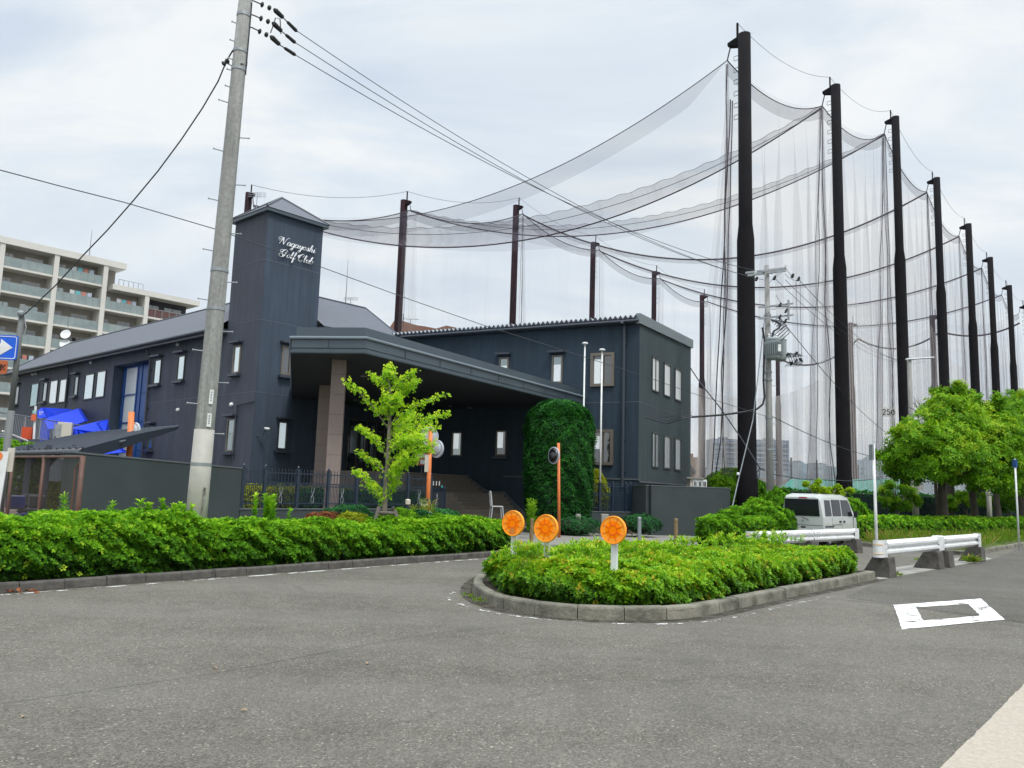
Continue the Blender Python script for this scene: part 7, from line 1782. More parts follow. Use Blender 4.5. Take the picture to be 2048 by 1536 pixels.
# --- sphere-ish shrubs
def blob(name, c, rx, ry, rz, m, label, n=900, llen=0.09, lw=0.04, k=5, seed=1, cat="shrub", tone=0.55, group=None, rough=0.25, z0=0.0, sq=2.0, core=True, az=0.0, parent=None, elev=0.65, up=0.2):
    rs = np.random.RandomState(seed); u = rs.normal(0, 1, (n, 3)); u /= np.linalg.norm(u, axis=1)[:, None]; u[:, 2] = np.abs(u[:, 2])*np.where(rs.uniform(0, 1, n) < 0.75, 1, -0.5)
    q = np.sign(u)*np.abs(u)**(2/sq); q /= (np.sum(np.abs(q)**sq, 1)**(1/sq))[:, None]
    nz = 1+rough*(fnoise(u[:, 0]*3+seed, u[:, 1]*3+u[:, 2]*2, 1.6, seed)*0.6+0.4*fnoise(u[:, 0]*7, u[:, 2]*7+u[:, 1]*3, 1.3, seed+2))-rs.exponential(0.06, n)
    ca, sa = math.cos(az), math.sin(az); lx, ly = q[:, 0]*rx*nz, q[:, 1]*ry*nz
    P_ = np.stack([c[0]+lx*ca-ly*sa, c[1]+lx*sa+ly*ca, c[2]+q[:, 2]*rz*nz], 1)
    P_[:, 2] = np.maximum(P_[:, 2], z0+0.03)
    root = parent or thing(name, label, cat, (c[0], c[1], z0), group)
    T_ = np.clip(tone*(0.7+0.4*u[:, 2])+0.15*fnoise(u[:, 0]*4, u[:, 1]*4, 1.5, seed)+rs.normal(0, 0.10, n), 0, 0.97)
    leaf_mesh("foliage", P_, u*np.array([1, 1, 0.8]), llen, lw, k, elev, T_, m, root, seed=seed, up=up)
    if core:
        mb = MB(); mb.lathe((c[0], c[1], c[2]), [(min(rx, ry)*0.5, max(z0-c[2], -rz*0.7)), (min(rx, ry)*0.78, -rz*0.2), (min(rx, ry)*0.75, rz*0.35), (min(rx, ry)*0.4, rz*0.72), (0.02, rz*0.8)], 12); mb.build("dark_core", M['core'], root, smooth=True)  # added dark hull that closes the gaps between the leaves
    return root
# clipped conifer
tp = at(1118, 803, 31.2); tb = at(1112, 1045, 31.2); wdt = (1187-1052)/F*31.5/2; H0, H1 = 0.15, tp.z
cx = at(1119, 920, 31.2).x
def conifer():
    rs = np.random.RandomState(5); n = 15000; zz = rs.uniform(0, 1, n); a = rs.uniform(0, 2*math.pi, n)
    Hh = H1-H0
    def rad(t): return np.where(t < 0.72, 0.86+0.14*np.clip(t/0.4, 0, 1), np.clip(1-((t-0.72)/0.285)**3.2, 0, 1)**0.42)
    top = rs.uniform(0, 1, n) < 0.25; zz = np.where(top, 1-rs.uniform(0, 1, n)**2*0.14, zz); 
    r = rad(zz)*wdt*(1+0.09*fnoise(a*3, zz*9, 1.3, 2)+0.05*fnoise(a*9, zz*26, 1.1, 4))-rs.exponential(0.05, n)
    P_ = np.stack([cx+r*np.cos(a), 31.6+r*np.sin(a), H0+zz*Hh+0.06*fnoise(a*4, zz*5, 2.0)], 1); Nn = np.stack([np.cos(a), np.sin(a), 0.5+1.5*(zz > 0.85)], 1)
    T_ = np.clip(0.42+0.22*zz+0.25*fnoise(a*5, zz*22, 1.5, 1)+rs.normal(0, 0.12, n), 0, 1)
    root = thing("clipped_conifer", "tall dark green conifer clipped into a rounded column beside the stairs", "shrub", (cx, 31.6, 0))
    leaf_mesh("foliage", P_, Nn, 0.13, 0.035, 4, 0.4, T_, M['conifer'], root, seed=6, up=0.3)
    mb = MB(); mb.lathe((cx, 31.6, H0), [(wdt*0.70, 0), (wdt*0.85, Hh*0.4), (wdt*0.84, Hh*0.7), (wdt*0.55, Hh*0.9), (0.05, Hh*0.94)], 18); mb.build("dark_core", M['core'], root, smooth=True)  # dark hull added behind the conifer leaves, no real twigs
    mb = MB(); mb.tube([(cx, 31.6, -0.1), (cx, 31.6, 1.0)], 0.12, 8); mb.build("trunk", M['bark'], root)
conifer()
q = at(1192, 975, 33.6); blob("golden_conifer", (q.x, 33.9, 1.5), 0.55, 0.5, 1.0, M['yconifer'], "small golden yellow conifer between the clipped conifer and the flagpole", 1500, 0.10, 0.03, seed=12, tone=0.7, z0=0.9)
# golden hedge behind the left fence
ga = at(470, 980, 25.2); gb = at(705, 985, 30.0); dgd = (gb-ga); dgd.z = 0; dgd.normalize(); ngd = Vector((-dgd.y, dgd.x, 0))
hedge("golden_hedge", [ga, gb, gb+ngd*0.9, ga+ngd*0.9], 1.45, "clipped golden yellow hedge seen through the spiked fence", M['yconifer'], dens=150, llen=0.10, lw=0.05, k=5, z0=0.0, seed=15, tone_hi=0.85)
ha_, hb_ = at(600, 1000, 27.0), at(850, 1000, 30.0); ha_.z = hb_.z = 0
hedge("shade_shrubs", [ha_, hb_, hb_+V(-0.3, 0.8, 0), ha_+V(-0.3, 0.8, 0)], 1.35, "dark green shrubs in the shade behind the spiked fence", M['conifer'], dens=110, llen=0.14, lw=0.05, k=5, z0=0.0, seed=16, tone_hi=0.7)
# low junipers and garden plants between wall and footway
for i, (x, y, Y, rx, rz, mm, lab, nm, tone) in enumerate(((885, 1040, 24.5, 0.55, 0.42, 'juniper', "round bright green juniper beside the white board", "juniper", 0.75), (842, 1046, 20.5, 0.45, 0.38, 'juniper', "dark juniper in front of the white board", "juniper", 0.4),
        (694, 1034, 21.5, 0.75, 0.40, 'juniper', "low spreading juniper in front of the fence wall left of the young tree", "juniper", 0.6), (645, 1044, 19.8, 0.5, 0.32, 'redleaf', "copper red low shrub in front of the fence wall", "copper_shrub", 0.6),
        (704, 1046, 19.4, 0.45, 0.32, 'yconifer', "yellow tinted low shrub left of the young tree", "yellow_shrub", 0.6), (1152, 1048, 30.4, 1.05, 0.36, 'juniper', "wide dark juniper in the right planter behind the orange post", "juniper", 0.5), (1280, 1045, 30.6, 0.75, 0.38, 'juniper', "dark juniper in the right planter behind the grey bollard", "juniper", 0.5),
        (1236, 1050, 30.4, 0.4, 0.28, 'redleaf', "brownish dry shrub between the stone block and the right juniper", "dry_shrub", 0.3), (808, 1040, 20.5, 0.5, 0.35, 'hedge', "leafy green shrub at the foot of the young tree", "shrub", 0.7))):
    q = at(x, y, Y); blob(nm, (q.x, Y, max(0.25, q.z-0.1)), rx, rx*0.8, rz, M[mm], lab, 800, 0.09, 0.028, 5, seed=30+i, tone=tone, z0=0.02, up=0.4)
q = at(841, 1024, 21.2); sprigs([(q.x+0.1*k-0.2, 21.2+0.05*(k % 3), 0.35, 0.65+0.1*(k % 3)) for k in range(6)], "bright spiky grass-like plant growing over the white board", M['grass'], llen=0.22, lw=0.02, name="spiky_plant", seed=70, cat="plant")
q = at(1063, 1030, 27.4); sprigs([(q.x+0.05*k, 27.4, 0.2, 0.95+0.1*(k % 2)) for k in range(-1, 2)], "thin tall weed standing right of the white chair", M['hedge'], llen=0.2, lw=0.02, name="tall_weed", seed=71, cat="plant")
# --- ginkgo
def ginkgo():
    Y = 19.6; tr = [(768, 1060), (770, 1000), (775, 930), (778, 870), (781, 800), (779, 760), (777, 737)]
    base = at(768, 1060, Y); base.z = 0; root = thing("young_ginkgo", "young ginkgo tree with bright lime leaves held by a wooden support frame", "tree", base)
    tp_ = [base]+[at(x, y, Y) for x, y in tr[1:]]; mb = MB(); mb.tube(tp_, [0.075, 0.062, 0.055, 0.045, 0.032, 0.018, 0.008], 8); mb.build("trunk", M['bark_l'], root, smooth=True)
    br = []
    def B(*pts, w=1.0, dy=0.0): br.append((pts, w, dy))
    B((775, 855), (745, 812), (716, 783), (692, 763), w=0.9, dy=-0.3); B((774, 915), (752, 880), (735, 865), (717, 853), w=0.9, dy=-0.2); B((771, 945), (748, 925), (730, 912), (717, 903), w=0.8, dy=0.3)
    B((768, 1005), (742, 975), (725, 950), (708, 942), w=1.0, dy=-0.3); B((779, 800), (768, 772), (755, 758), (740, 748), w=0.9, dy=0.2); B((780, 785), (800, 765), (818, 752), (831, 742), w=0.8, dy=-0.2)
    B((779, 805), (800, 785), (818, 772), (833, 762), w=1.3, dy=0.2); B((778, 850), (810, 825), (845, 805), (892, 789), w=1.0, dy=-0.4); B((777, 885), (815, 860), (855, 840), (898, 827), w=1.3, dy=0.3)
    B((776, 900), (810, 880), (840, 862), (875, 853), w=1.3, dy=-0.5); B((776, 925), (815, 905), (845, 900), (868, 892), w=1.5, dy=0.1); B((775, 945), (800, 928), (820, 922), (838, 916), w=1.1, dy=0.5)
    B((773, 960), (790, 940), (800, 925), (812, 905), w=1.3, dy=-0.5); B((770, 1000), (785, 975), (790, 955), (795, 935), w=1.2, dy=0.2); B((780, 760), (779, 750), (778, 742), (777, 735), w=1.2)
    B((777, 880), (800, 850), (815, 838), (832, 830), w=1.6, dy=0.8); B((776, 910), (805, 880), (830, 878), (850, 880), w=1.6, dy=-0.9); B((769, 1010), (760, 990), (752, 975), (745, 965), w=0.8, dy=0.5); B((778, 830), (790, 815), (795, 800), (792, 790), w=1.3, dy=-0.3); B((778, 840), (765, 820), (772, 800), (770, 790), w=0.9, dy=-0.3)
    rs = np.random.RandomState(3); P_, N_, T_ = [], [], []; mb = MB()
    for pts, w, dy in br:
        L3 = [at(x, y, Y+dy*i/3) for i, (x, y) in enumerate(pts)]
        q = []
        for a, b in zip(L3, L3[1:]):
            for k in range(8): q.append(a+(b-a)*(k/8))
        q.append(L3[-1]); mb.tube(q, [0.018-0.014*i/len(q) for i in range(len(q))], 5)
        n = len(q)
        for i, p in enumerate(q):
            t = i/n; cnt = int(8.5*w*(1.1-0.6*t)*(0.2 if t < 0.2 else 1))
            for _ in range(cnt):
                s_ = (0.022+0.058*w*(1-t*0.55)*min(1, t*3+0.2)); o = rs.normal(0, s_, 3); o[1] *= 1.3
                P_.append((p.x+o[0], p.y+o[1], p.z+o[2]*0.9)); N_.append((o[0]*4, o[1]*4-0.4, 0.5+o[2]*3)); T_.append(0.55+0.35*o[2]/s_*0.4+rs.normal(0, 0.16)+0.1*t)
    mb.build("branches", M['bark_l'], root)
    leaf_mesh("foliage", np.array(P_), np.array(N_), 0.052, 0.058, 3, 0.3, np.clip(np.array(T_), 0, 1), M['ginkgo'], root, seed=5, jit=0.5, fan=True)
    print("ginkgo pts", len(P_))
    # wooden support
    sup = thing("tree_support", "weathered wooden frame with crossed poles propping up the young ginkgo", "tree support", base+V(0, 0.02, 0)); wood = mat("grey_wood", (0.09, 0.075, 0.065), (0.17, 0.15, 0.13), 14, 0.9, 0.4, 40)
    for (x0, y0, x1, y1, dy) in ((745, 1060, 758, 1013, -0.35), (793, 1058, 786, 1014, 0.3), (800, 1050, 790, 1022, -0.3)):
        a, b = at(x0, y0, Y+dy), at(x1, y1, Y+dy*0.5); a2 = a+(a-b)*(a.z/(b.z-a.z)); mb = MB(); mb.tube([a2, b], 0.042, 9); mb.build("leg", wood, sup, smooth=False)
    for (x0, x1, dy) in ((757, 793, -0.18), (755, 795, 0.12)):
        mb = MB(); mb.tube([at(x0, 1025, Y+dy), at(x1, 1027, Y+dy)], 0.042, 9); mb.build("crossbar", wood, sup)
ginkgo()
# --- round headed trees on the right
def lobed_tree(name, base, H, lobes, label, m, n_leaf, seed, trunk_r=0.16, fork=0.45, llen=0.17, lw=0.085, group=None, tone=0.55, bark='bark', kk=4):
    root = thing(name, label, "tree", base, group); rs = np.random.RandomState(seed); base = Vector(base)
    fk = base+V(rs.uniform(-.1, .1), rs.uniform(-.1, .1), H*fork)
    mb = MB(); mb.tube([base-V(0, 0, 0.1), base+(fk-base)*0.3+V(0.03, 0, 0), base+(fk-base)*0.7-V(0.03, 0, 0), fk], [trunk_r*1.25, trunk_r, trunk_r*0.9, trunk_r*0.8], 10); mb.build("trunk", M[bark], root, smooth=True)
    mb = MB(); P_, N_, T_ = [], [], []
    vol = sum(l[3]*l[3] for l in lobes)
    for (lx, ly, lz, r) in lobes:
        c = base+V(lx, ly, lz); mid = fk+(c-fk)*0.5+V(rs.uniform(-.15, .15), 0, 0.15); mb.tube([fk-V(0, 0, 0.1), mid, c+V(0, 0, -r*0.2)], [trunk_r*0.5, trunk_r*0.28, 0.02], 6)
        for k in range(5):
            u = rs.normal(0, 1, 3); u /= np.linalg.norm(u); u[2] = abs(u[2])*0.6; e_ = c+Vector(u*r*0.75); mb.tube([mid+(c-mid)*0.4, c+Vector(u*r*0.35), e_], [0.035, 0.02, 0.008], 4)
        n = int(n_leaf*r*r/vol); u = rs.normal(0, 1, (n, 3)); u /= np.linalg.norm(u, axis=1)[:, None]
        # leaf sprays: clumps on the lobe surface
        nc = max(12, int(27*r*r)); cu = rs.normal(0, 1, (nc, 3)); cu /= np.linalg.norm(cu, axis=1)[:, None]; pick = rs.randint(0, nc, n); cr = rs.uniform(0.55, 1.12, nc)
        v = cu[pick]*cr[pick][:, None]+rs.normal(0, 0.145, (n, 3)); v[:, 2] *= 0.78
        P_.append(np.array(c)+v*r); N_.append(v/np.linalg.norm(v, axis=1)[:, None]+np.array([0, 0, 0.3])); ct = rs.normal(0, 0.13, nc)
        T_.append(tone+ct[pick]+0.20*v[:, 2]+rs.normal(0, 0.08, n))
    mb.build("limbs", M[bark], root)
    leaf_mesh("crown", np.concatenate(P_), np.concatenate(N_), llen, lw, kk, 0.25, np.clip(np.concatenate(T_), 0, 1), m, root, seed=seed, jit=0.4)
    return root
def tree_px(xb, yb, Y, lob, label, seed, n=9000, tr=0.15, tone=0.55, H=None, group="round headed trees on the verge", fork=0.42):
    b = at(xb, yb, Y); b.z = 0.1; L_ = []
    for (x, y, r, dy) in lob: p = at(x, y, Y+dy); L_.append((p.x-b.x, p.y-b.y, p.z-b.z, r*Y/F))
    H = H or max(l[2] for l in L_); return lobed_tree("verge_tree", b, H, L_, label, M['tree_leaf'], n, seed, tr, fork, group=group, tone=tone)
tree_px(1888, 1045, 36, [(1885, 895, 62, 0), (1820, 905, 48, -.6), (1845, 855, 45, .3), (1900, 845, 55, .6), (1812, 935, 36, .5), (1885, 925, 42, -1.2), (1935, 915, 46, 0.2), (1895, 815, 42, 1.0), (1790, 915, 32, -.4), (1850, 938, 34, -.8), (1925, 948, 30, -.7), (1835, 875, 40, -1.0)],
        "nearest round headed green tree on the verge, its crown left of the others", 41, 11000, 0.19, 0.58, fork=0.5)
tree_px(1951, 1058, 38.5, [(1965, 910, 56, 0), (1930, 870, 46, 1.0), (1990, 880, 50, .4), (1960, 948, 36, -.6), (2005, 940, 46, 0), (1925, 835, 36, 2.0), (1965, 850, 40, .8), (1985, 962, 28, -.8)], "round headed tree with a yellowish crown, second from the left on the verge", 42, 9000, 0.17, 0.62, fork=0.5)
tree_px(1998, 1060, 42, [(2010, 880, 50, 0), (2030, 920, 46, 1), (1985, 845, 40, .5), (2040, 865, 44, 0), (2020, 960, 40, .3), (1975, 805, 30, .6), (2045, 830, 34, 1)], "third round headed tree on the verge near the picture edge", 43, 8000, 0.15, 0.49, fork=0.5)
tree_px(2042, 1055, 46, [(2060, 900, 60, 0), (2030, 840, 44, 1), (2080, 860, 60, 1), (2070, 950, 50, 0), (2040, 800, 34, 1.4), (2100, 910, 60, 0)], "rightmost round headed tree cut by the picture edge", 44, 7000, 0.2, 0.55, fork=0.5)
tree_px(1900, 1030, 44, [(1898, 782, 26, 0), (1885, 800, 28, .5), (1935, 800, 28, 0.2), (1925, 815, 30, 0), (1945, 818, 24, 0), (1895, 812, 26, 0), (1965, 835, 28, 0), (1905, 840, 34, 0)], "taller tree whose tufted top shows above the round crowns", 45, 5500, 0.17, 0.62, fork=0.7)
# small light green trees behind
def small_tree(xb, Y, lob, label, seed, n=1600, tone=0.7, spread=True):
    b = at(xb, 1020, Y); b.z = 0; L_ = []
    for (x, y, r, dy) in lob: p = at(x, y, Y+dy); L_.append((p.x-b.x, p.y-b.y, p.z-b.z, r*Y/F))
    return lobed_tree("young_tree", b, max(l[2] for l in L_), L_, label, M['tree_leaf'], n, seed, 0.05, 0.5, 0.13, 0.05, "young trees along the range fence", tone, 'bark_l')
small_tree(1645, 31, [(1630, 976, 7, 0), (1645, 983, 8, 0), (1662, 981, 7, .4), (1682, 986, 7, 0), (1612, 968, 4, 0), (1636, 964, 4, 0), (1700, 982, 5, 0), (1655, 990, 9, 0), (1675, 975, 5, 0)], "small light green tree with spreading twigs right behind the van", 51, 1100, 0.9)
small_tree(1793, 40, [(1790, 985, 26, 0), (1815, 995, 24, .5), (1770, 995, 20, 0), (1800, 1010, 20, 0)], "young light green tree left of the nearest round headed tree", 52, 2600, 0.6)
small_tree(1935, 44, [(1925, 1000, 24, 0), (1950, 995, 22, .5), (1900, 1005, 20, 0)], "young light green tree between the verge tree trunks", 53, 2200, 0.6)
small_tree(2020, 48, [(2010, 1000, 26, 0), (2035, 1000, 26, .5), (1985, 1005, 22, 0)], "young green tree behind the rightmost trunks", 54, 2200, 0.5)
# pale standing trunks
for x, y0, y1, w, lab in ((1829, 985, 1042, 13, "pale concrete post between the young tree and the round headed tree"), (1976, 985, 1040, 9, "pale concrete post between the second and third verge trunks")):
    t = at(x, y0-25, 41); mb = MB(); mb.tube([(t.x, 41, 0), (t.x, 41, t.z)], w*41/F/2, 12); tag(mb.build("concrete_post", M['sheath'], None, org=(t.x, 41, 0), smooth=True), lab, "post", "pale posts along the range fence")
# bare twigs above the crown
b = at(1860, 850, 40); mb = MB(); rs = random.Random(4)
for x, y in ((1826, 805), (1812, 812), (1838, 818), (1850, 812), (1832, 800)):
    e_ = at(x, y, 40); m_ = b+(e_-b)*0.6+V(rs.uniform(-.2, .2), 0, 0.15); mb.tube([b, m_, e_], [0.03, 0.02, 0.008], 5)
    for k in range(3): q = m_+(e_-m_)*rs.random(); mb.tube([q, q+V(rs.uniform(-.4, .2), 0, rs.uniform(.2, .6))], [0.01, 0.004], 3)
mb.tube([(b.x+0.3, 40, 0), b], [0.12, 0.03], 6)
tag(mb.build("dead_tree", M['bark'], None, org=(b.x, 40, 0)), "leafless dead branches sticking out above the left side of the crowns", "tree")
# range fence with hedges on it
fe0, fe1 = at(1462, 1000, 38), at(2250, 1000, 62); fe0.z = fe1.z = 0; df = (fe1-fe0).normalized(); azf = math.atan2(df.y, df.x); Lf = (fe1-fe0).length
root = thing("range_fence", "dark green mesh fence running behind the van and the verge trees", "fence", fe0)
mb = MB(); mb.rbox((fe0+fe1)/2, azf, Lf, 0.03, 0.05, 1.9); mb.build("mesh_panel", mk_net("fence_mesh", 0.80, (0.010, 0.022, 0.020)), root)
for k in range(16):
    mb = MB(); mb.tube([fe0+df*(Lf*k/15), fe0+df*(Lf*k/15)+V(0, 0, 2.1)], 0.035, 6); mb.build("fence_post", M['black'], root)
mb = MB(); mb.tube([fe0+V(0, 0, 1.95), fe1+V(0, 0, 1.95)], 0.03, 5); mb.build("top_rail", M['black'], root)
nf_ = Vector((-df.y, df.x, 0))
hedge("range_hedge", [fe0+nf_*0.4+df*3, fe0+nf_*0.4+df*40, fe0+nf_*1.8+df*40, fe0+nf_*1.8+df*3], 1.95, "dark green hedge right behind the range fence", M['conifer'], dens=45, llen=0.22, lw=0.12, k=5, seed=25, tone_hi=0.85, z0=0, bumpy=0.3)
fb = [(1466, 972, 38.5, 1.15, 1.0, 'tree_leaf', "bushy evergreen topping the fence at the foot of the nearest tall pole", 0.6, 2200), (1440, 975, 39.5, 0.9, 0.9, 'tree_leaf', "rounded evergreen just right of the right garden wall", 0.55, 1500), (1497, 985, 39, 1.0, 0.9, 'hedge', "dark evergreen at the right side of the nearest tall pole", 0.5, 1500),
      (1555, 1005, 37, 0.8, 0.9, 'hedge', "dark leafy shrub left of the van roof", 0.45, 1300)]
for i, (x, y, Y, rx, rz, mm, lab, tone, n) in enumerate(fb):
    q = at(x, y, Y); blob("evergreen_bush", (q.x, Y, q.z-0.25), rx, rx*0.8, rz, M[mm], lab, n, 0.15, 0.07, 5, seed=80+i, tone=tone, z0=0.1, group="bushes along the range fence")
# shrubs around the second pole and hedge block in front
h0_, h1_ = at(1396, 1080, 25.5), at(1552, 1072, 26.5)
A_ = at(1398, 1000, 25.0); B_ = at(1545, 1000, 26.3); A_.z = B_.z = 0; dq = (B_-A_).normalized(); nq = Vector((-dq.y, dq.x, 0))
hedge("clipped_shrub", [A_, A_+(B_-A_)*0.5, B_, B_+V(0.75, 1.8, 0), A_+V(0.5, 1.8, 0)], 0.93, "dense clipped green shrub in front of the right garden wall end", M['hedge'], dens=230, llen=0.10, lw=0.05, seed=26, z0=0.0, tone_hi=0.68, bumpy=0.12)
for i, (x, y, Y, rx, rz, lab, tone) in enumerate(((1478, 1036, 29.5, 0.85, 0.42, "loose leafy shrub above the clipped one at the wall end", 0.62), (1515, 1030, 29.8, 0.62, 0.62, "taller leafy shrub left of the transformer pole foot", 0.66), (1556, 1022, 31.5, 0.6, 0.8, "leafy shrub between the transformer pole and the van", 0.5), (1535, 1045, 28, 0.9, 0.6, "low leafy shrub left of the van", 0.6), (1695, 1022, 33, 0.8, 0.55, "rounded shrub at the front right of the van", 0.6))):
    q = at(x, y, Y); blob("leafy_shrub", (q.x, Y, max(0.35, q.z-0.1)), rx, rx*0.8, rz, M['hedge'], lab, 1500, 0.13, 0.055, 5, seed=90+i, tone=tone, z0=0.0, group="leafy shrubs near the transformer pole", rough=0.4)
# hedge along the verge
v0, v1 = at(1712, 1000, 31), at(2200, 1000, 45); v0.z = v1.z = 0; dv_ = (v1-v0).normalized(); nv_ = Vector((-dv_.y, dv_.x, 0))
hedge("verge_hedge", [v0, v0+dv_*5, v1, v1+nv_*1.3, v0+nv_*1.3], 0.95, "low light green hedge running behind the grass of the verge", M['hedge'], dens=130, llen=0.12, lw=0.05, seed=27, z0=0.0, tone_hi=0.72, bumpy=0.15)
# grass on the verge
def grass(name, poly, n, hgt, label, seed, tone=0.6, w=0.02, dry=0.1, z0=0.11):
    rs = np.random.RandomState(seed); xs = [p[0] for p in poly]; ys = [p[1] for p in poly]; x = rs.uniform(min(xs), max(xs), n*3); y = rs.uniform(min(ys), max(ys), n*3); ok = inpoly(x, y, poly); x, y = x[ok][:n], y[ok][:n]
    h = hgt*(0.55+0.45*fnoise(x, y, 1.7, seed))*rs.uniform(0.5, 1.3, len(x)); h = np.maximum(h, hgt*0.2); P_ = np.stack([x, y, np.full(len(x), z0)], 1)
    T_ = np.clip(tone+0.2*fnoise(x, y, 1.1, seed+1)+rs.normal(0, 0.1, len(x)), 0, 0.9); T_[rs.uniform(0, 1, len(x)) < dry] = 1.0
    order = np.argsort(h); ch = np.array_split(order, 3); c = P_[0]
    Nn = np.tile([0, 0, 1.0], (len(x), 1))
    o = leaf_mesh(name, P_, Nn, hgt, w, 4, 1.15, T_, M['grass'], None, org=(float(c[0]), float(c[1]), z0), seed=seed, jit=0.35, fold=0.1)
    o["kind"] = "stuff"; o["label"] = label; o["category"] = "grass"; return o
vp_ = [(p.x, p.y) for p in pr]
gpoly = [(p.x, p.y+0.25) for p in pr[1:]]+[(40, 48), (24, 44), (13.5, 30.5)]
grass("verge_grass", gpoly, 6500, 0.55, "tall unmown grass covering the verge below the trees", 31, 0.55, 0.028, 0.06)
dpoly = [(G(1722, 1092).x, G(1722, 1092).y+0.2), (G(1800, 1100).x, G(1800, 1100).y+0.15), (G(1945, 1112).x, G(1945, 1112).y+0.2), (G(1990, 1100).x, G(1990, 1100).y+1.0), (G(1800, 1085).x, G(1800, 1085).y)]
grass("dry_grass", dpoly, 700, 0.50, "dry straw coloured grass at the front edge of the verge", 32, 0.75, 0.016, 0.45)
# weeds along kerbs and footings
def weed(x, y, label, seed, h=0.12, n=5, m='grass', tone=0.6):
    p = G(x, y); rs = np.random.RandomState(seed); P_ = np.array([[p.x+rs.normal(0, 0.02+h*0.15), p.y+rs.normal(0, 0.02), 0.01] for _ in range(n)])
    o = leaf_mesh("weed", P_, np.tile([0, 0, 1.0], (n, 1)), h, h*0.14, 6, 0.9, np.clip(tone+rs.normal(0, 0.1, n), 0, 1), M[m], None, org=(p.x, p.y, 0), seed=seed, jit=0.2); tag(o, label, "weed", "weeds along the kerbs")
for i, (x, y, lab, h, n) in enumerate(((938, 1196, "small weed at the left tip of the island kerb", 0.10, 4), (958, 1207, "weed at the island kerb near its left tip", 0.11, 5), (1062, 1224, "reddish weed tuft midway along the front of the island kerb", 0.09, 8), (1143, 1233, "yellow green weed at the front of the island kerb", 0.11, 6),
        (1795, 1153, "weed beside the first concrete footing of the right guard rail", 0.13, 8), (1944, 1127, "large grass tuft by the last footing of the right guard rail", 0.28, 16), (1835, 1122, "small weeds behind the right guard rail", 0.1, 6))):
    weed(x, y, lab, 100+i, h, n, tone=0.75 if i != 2 else 1.0)
# fallen leaves by the left kerb
rs = np.random.RandomState(77); P_ = []
for _ in range(26): p = G(rs.uniform(8, 75), rs.uniform(1180, 1187)); P_.append((p.x, p.y, 0.012))
o = leaf_mesh("fallen_leaves", np.array(P_), np.tile([0, 0, 1.0], (26, 1)), 0.09, 0.05, 2, 0.1, rs.uniform(0.3, 1, 26), M['redleaf'], None, org=P_[0], seed=7); o["kind"] = "stuff"; o["label"] = "scatter of reddish fallen leaves by the left kerb"; o["category"] = "leaves"
for i, (x, y) in enumerate(((488, 1424), (735, 1329), (430, 1338), (1005, 1268), (45, 1436))):
    p = G(x, y); mb = MB(); a = i*1.3; u = Vector((math.cos(a), math.sin(a), 0)); w = Vector((-u.y, u.x, 0)); mb.add([p-u*0.03+V(0, 0, .012), p-w*0.014+V(0, 0, .02), p+u*0.03+V(0, 0, .015), p+w*0.014+V(0, 0, .022)], [(0, 1, 2, 3)])
    tag(mb.build("fallen_leaf", mat("tan_leaf", (0.35, 0.22, 0.12), None), None, org=p), ["small tan fallen leaf lying nearest on the road", "small fallen leaf in the middle of the road", "tiny fallen leaf left of centre on the road", "tiny fallen leaf below the island tip", "tiny fallen leaf at the lower left of the road"][i], "leaf", "fallen leaves on the road")
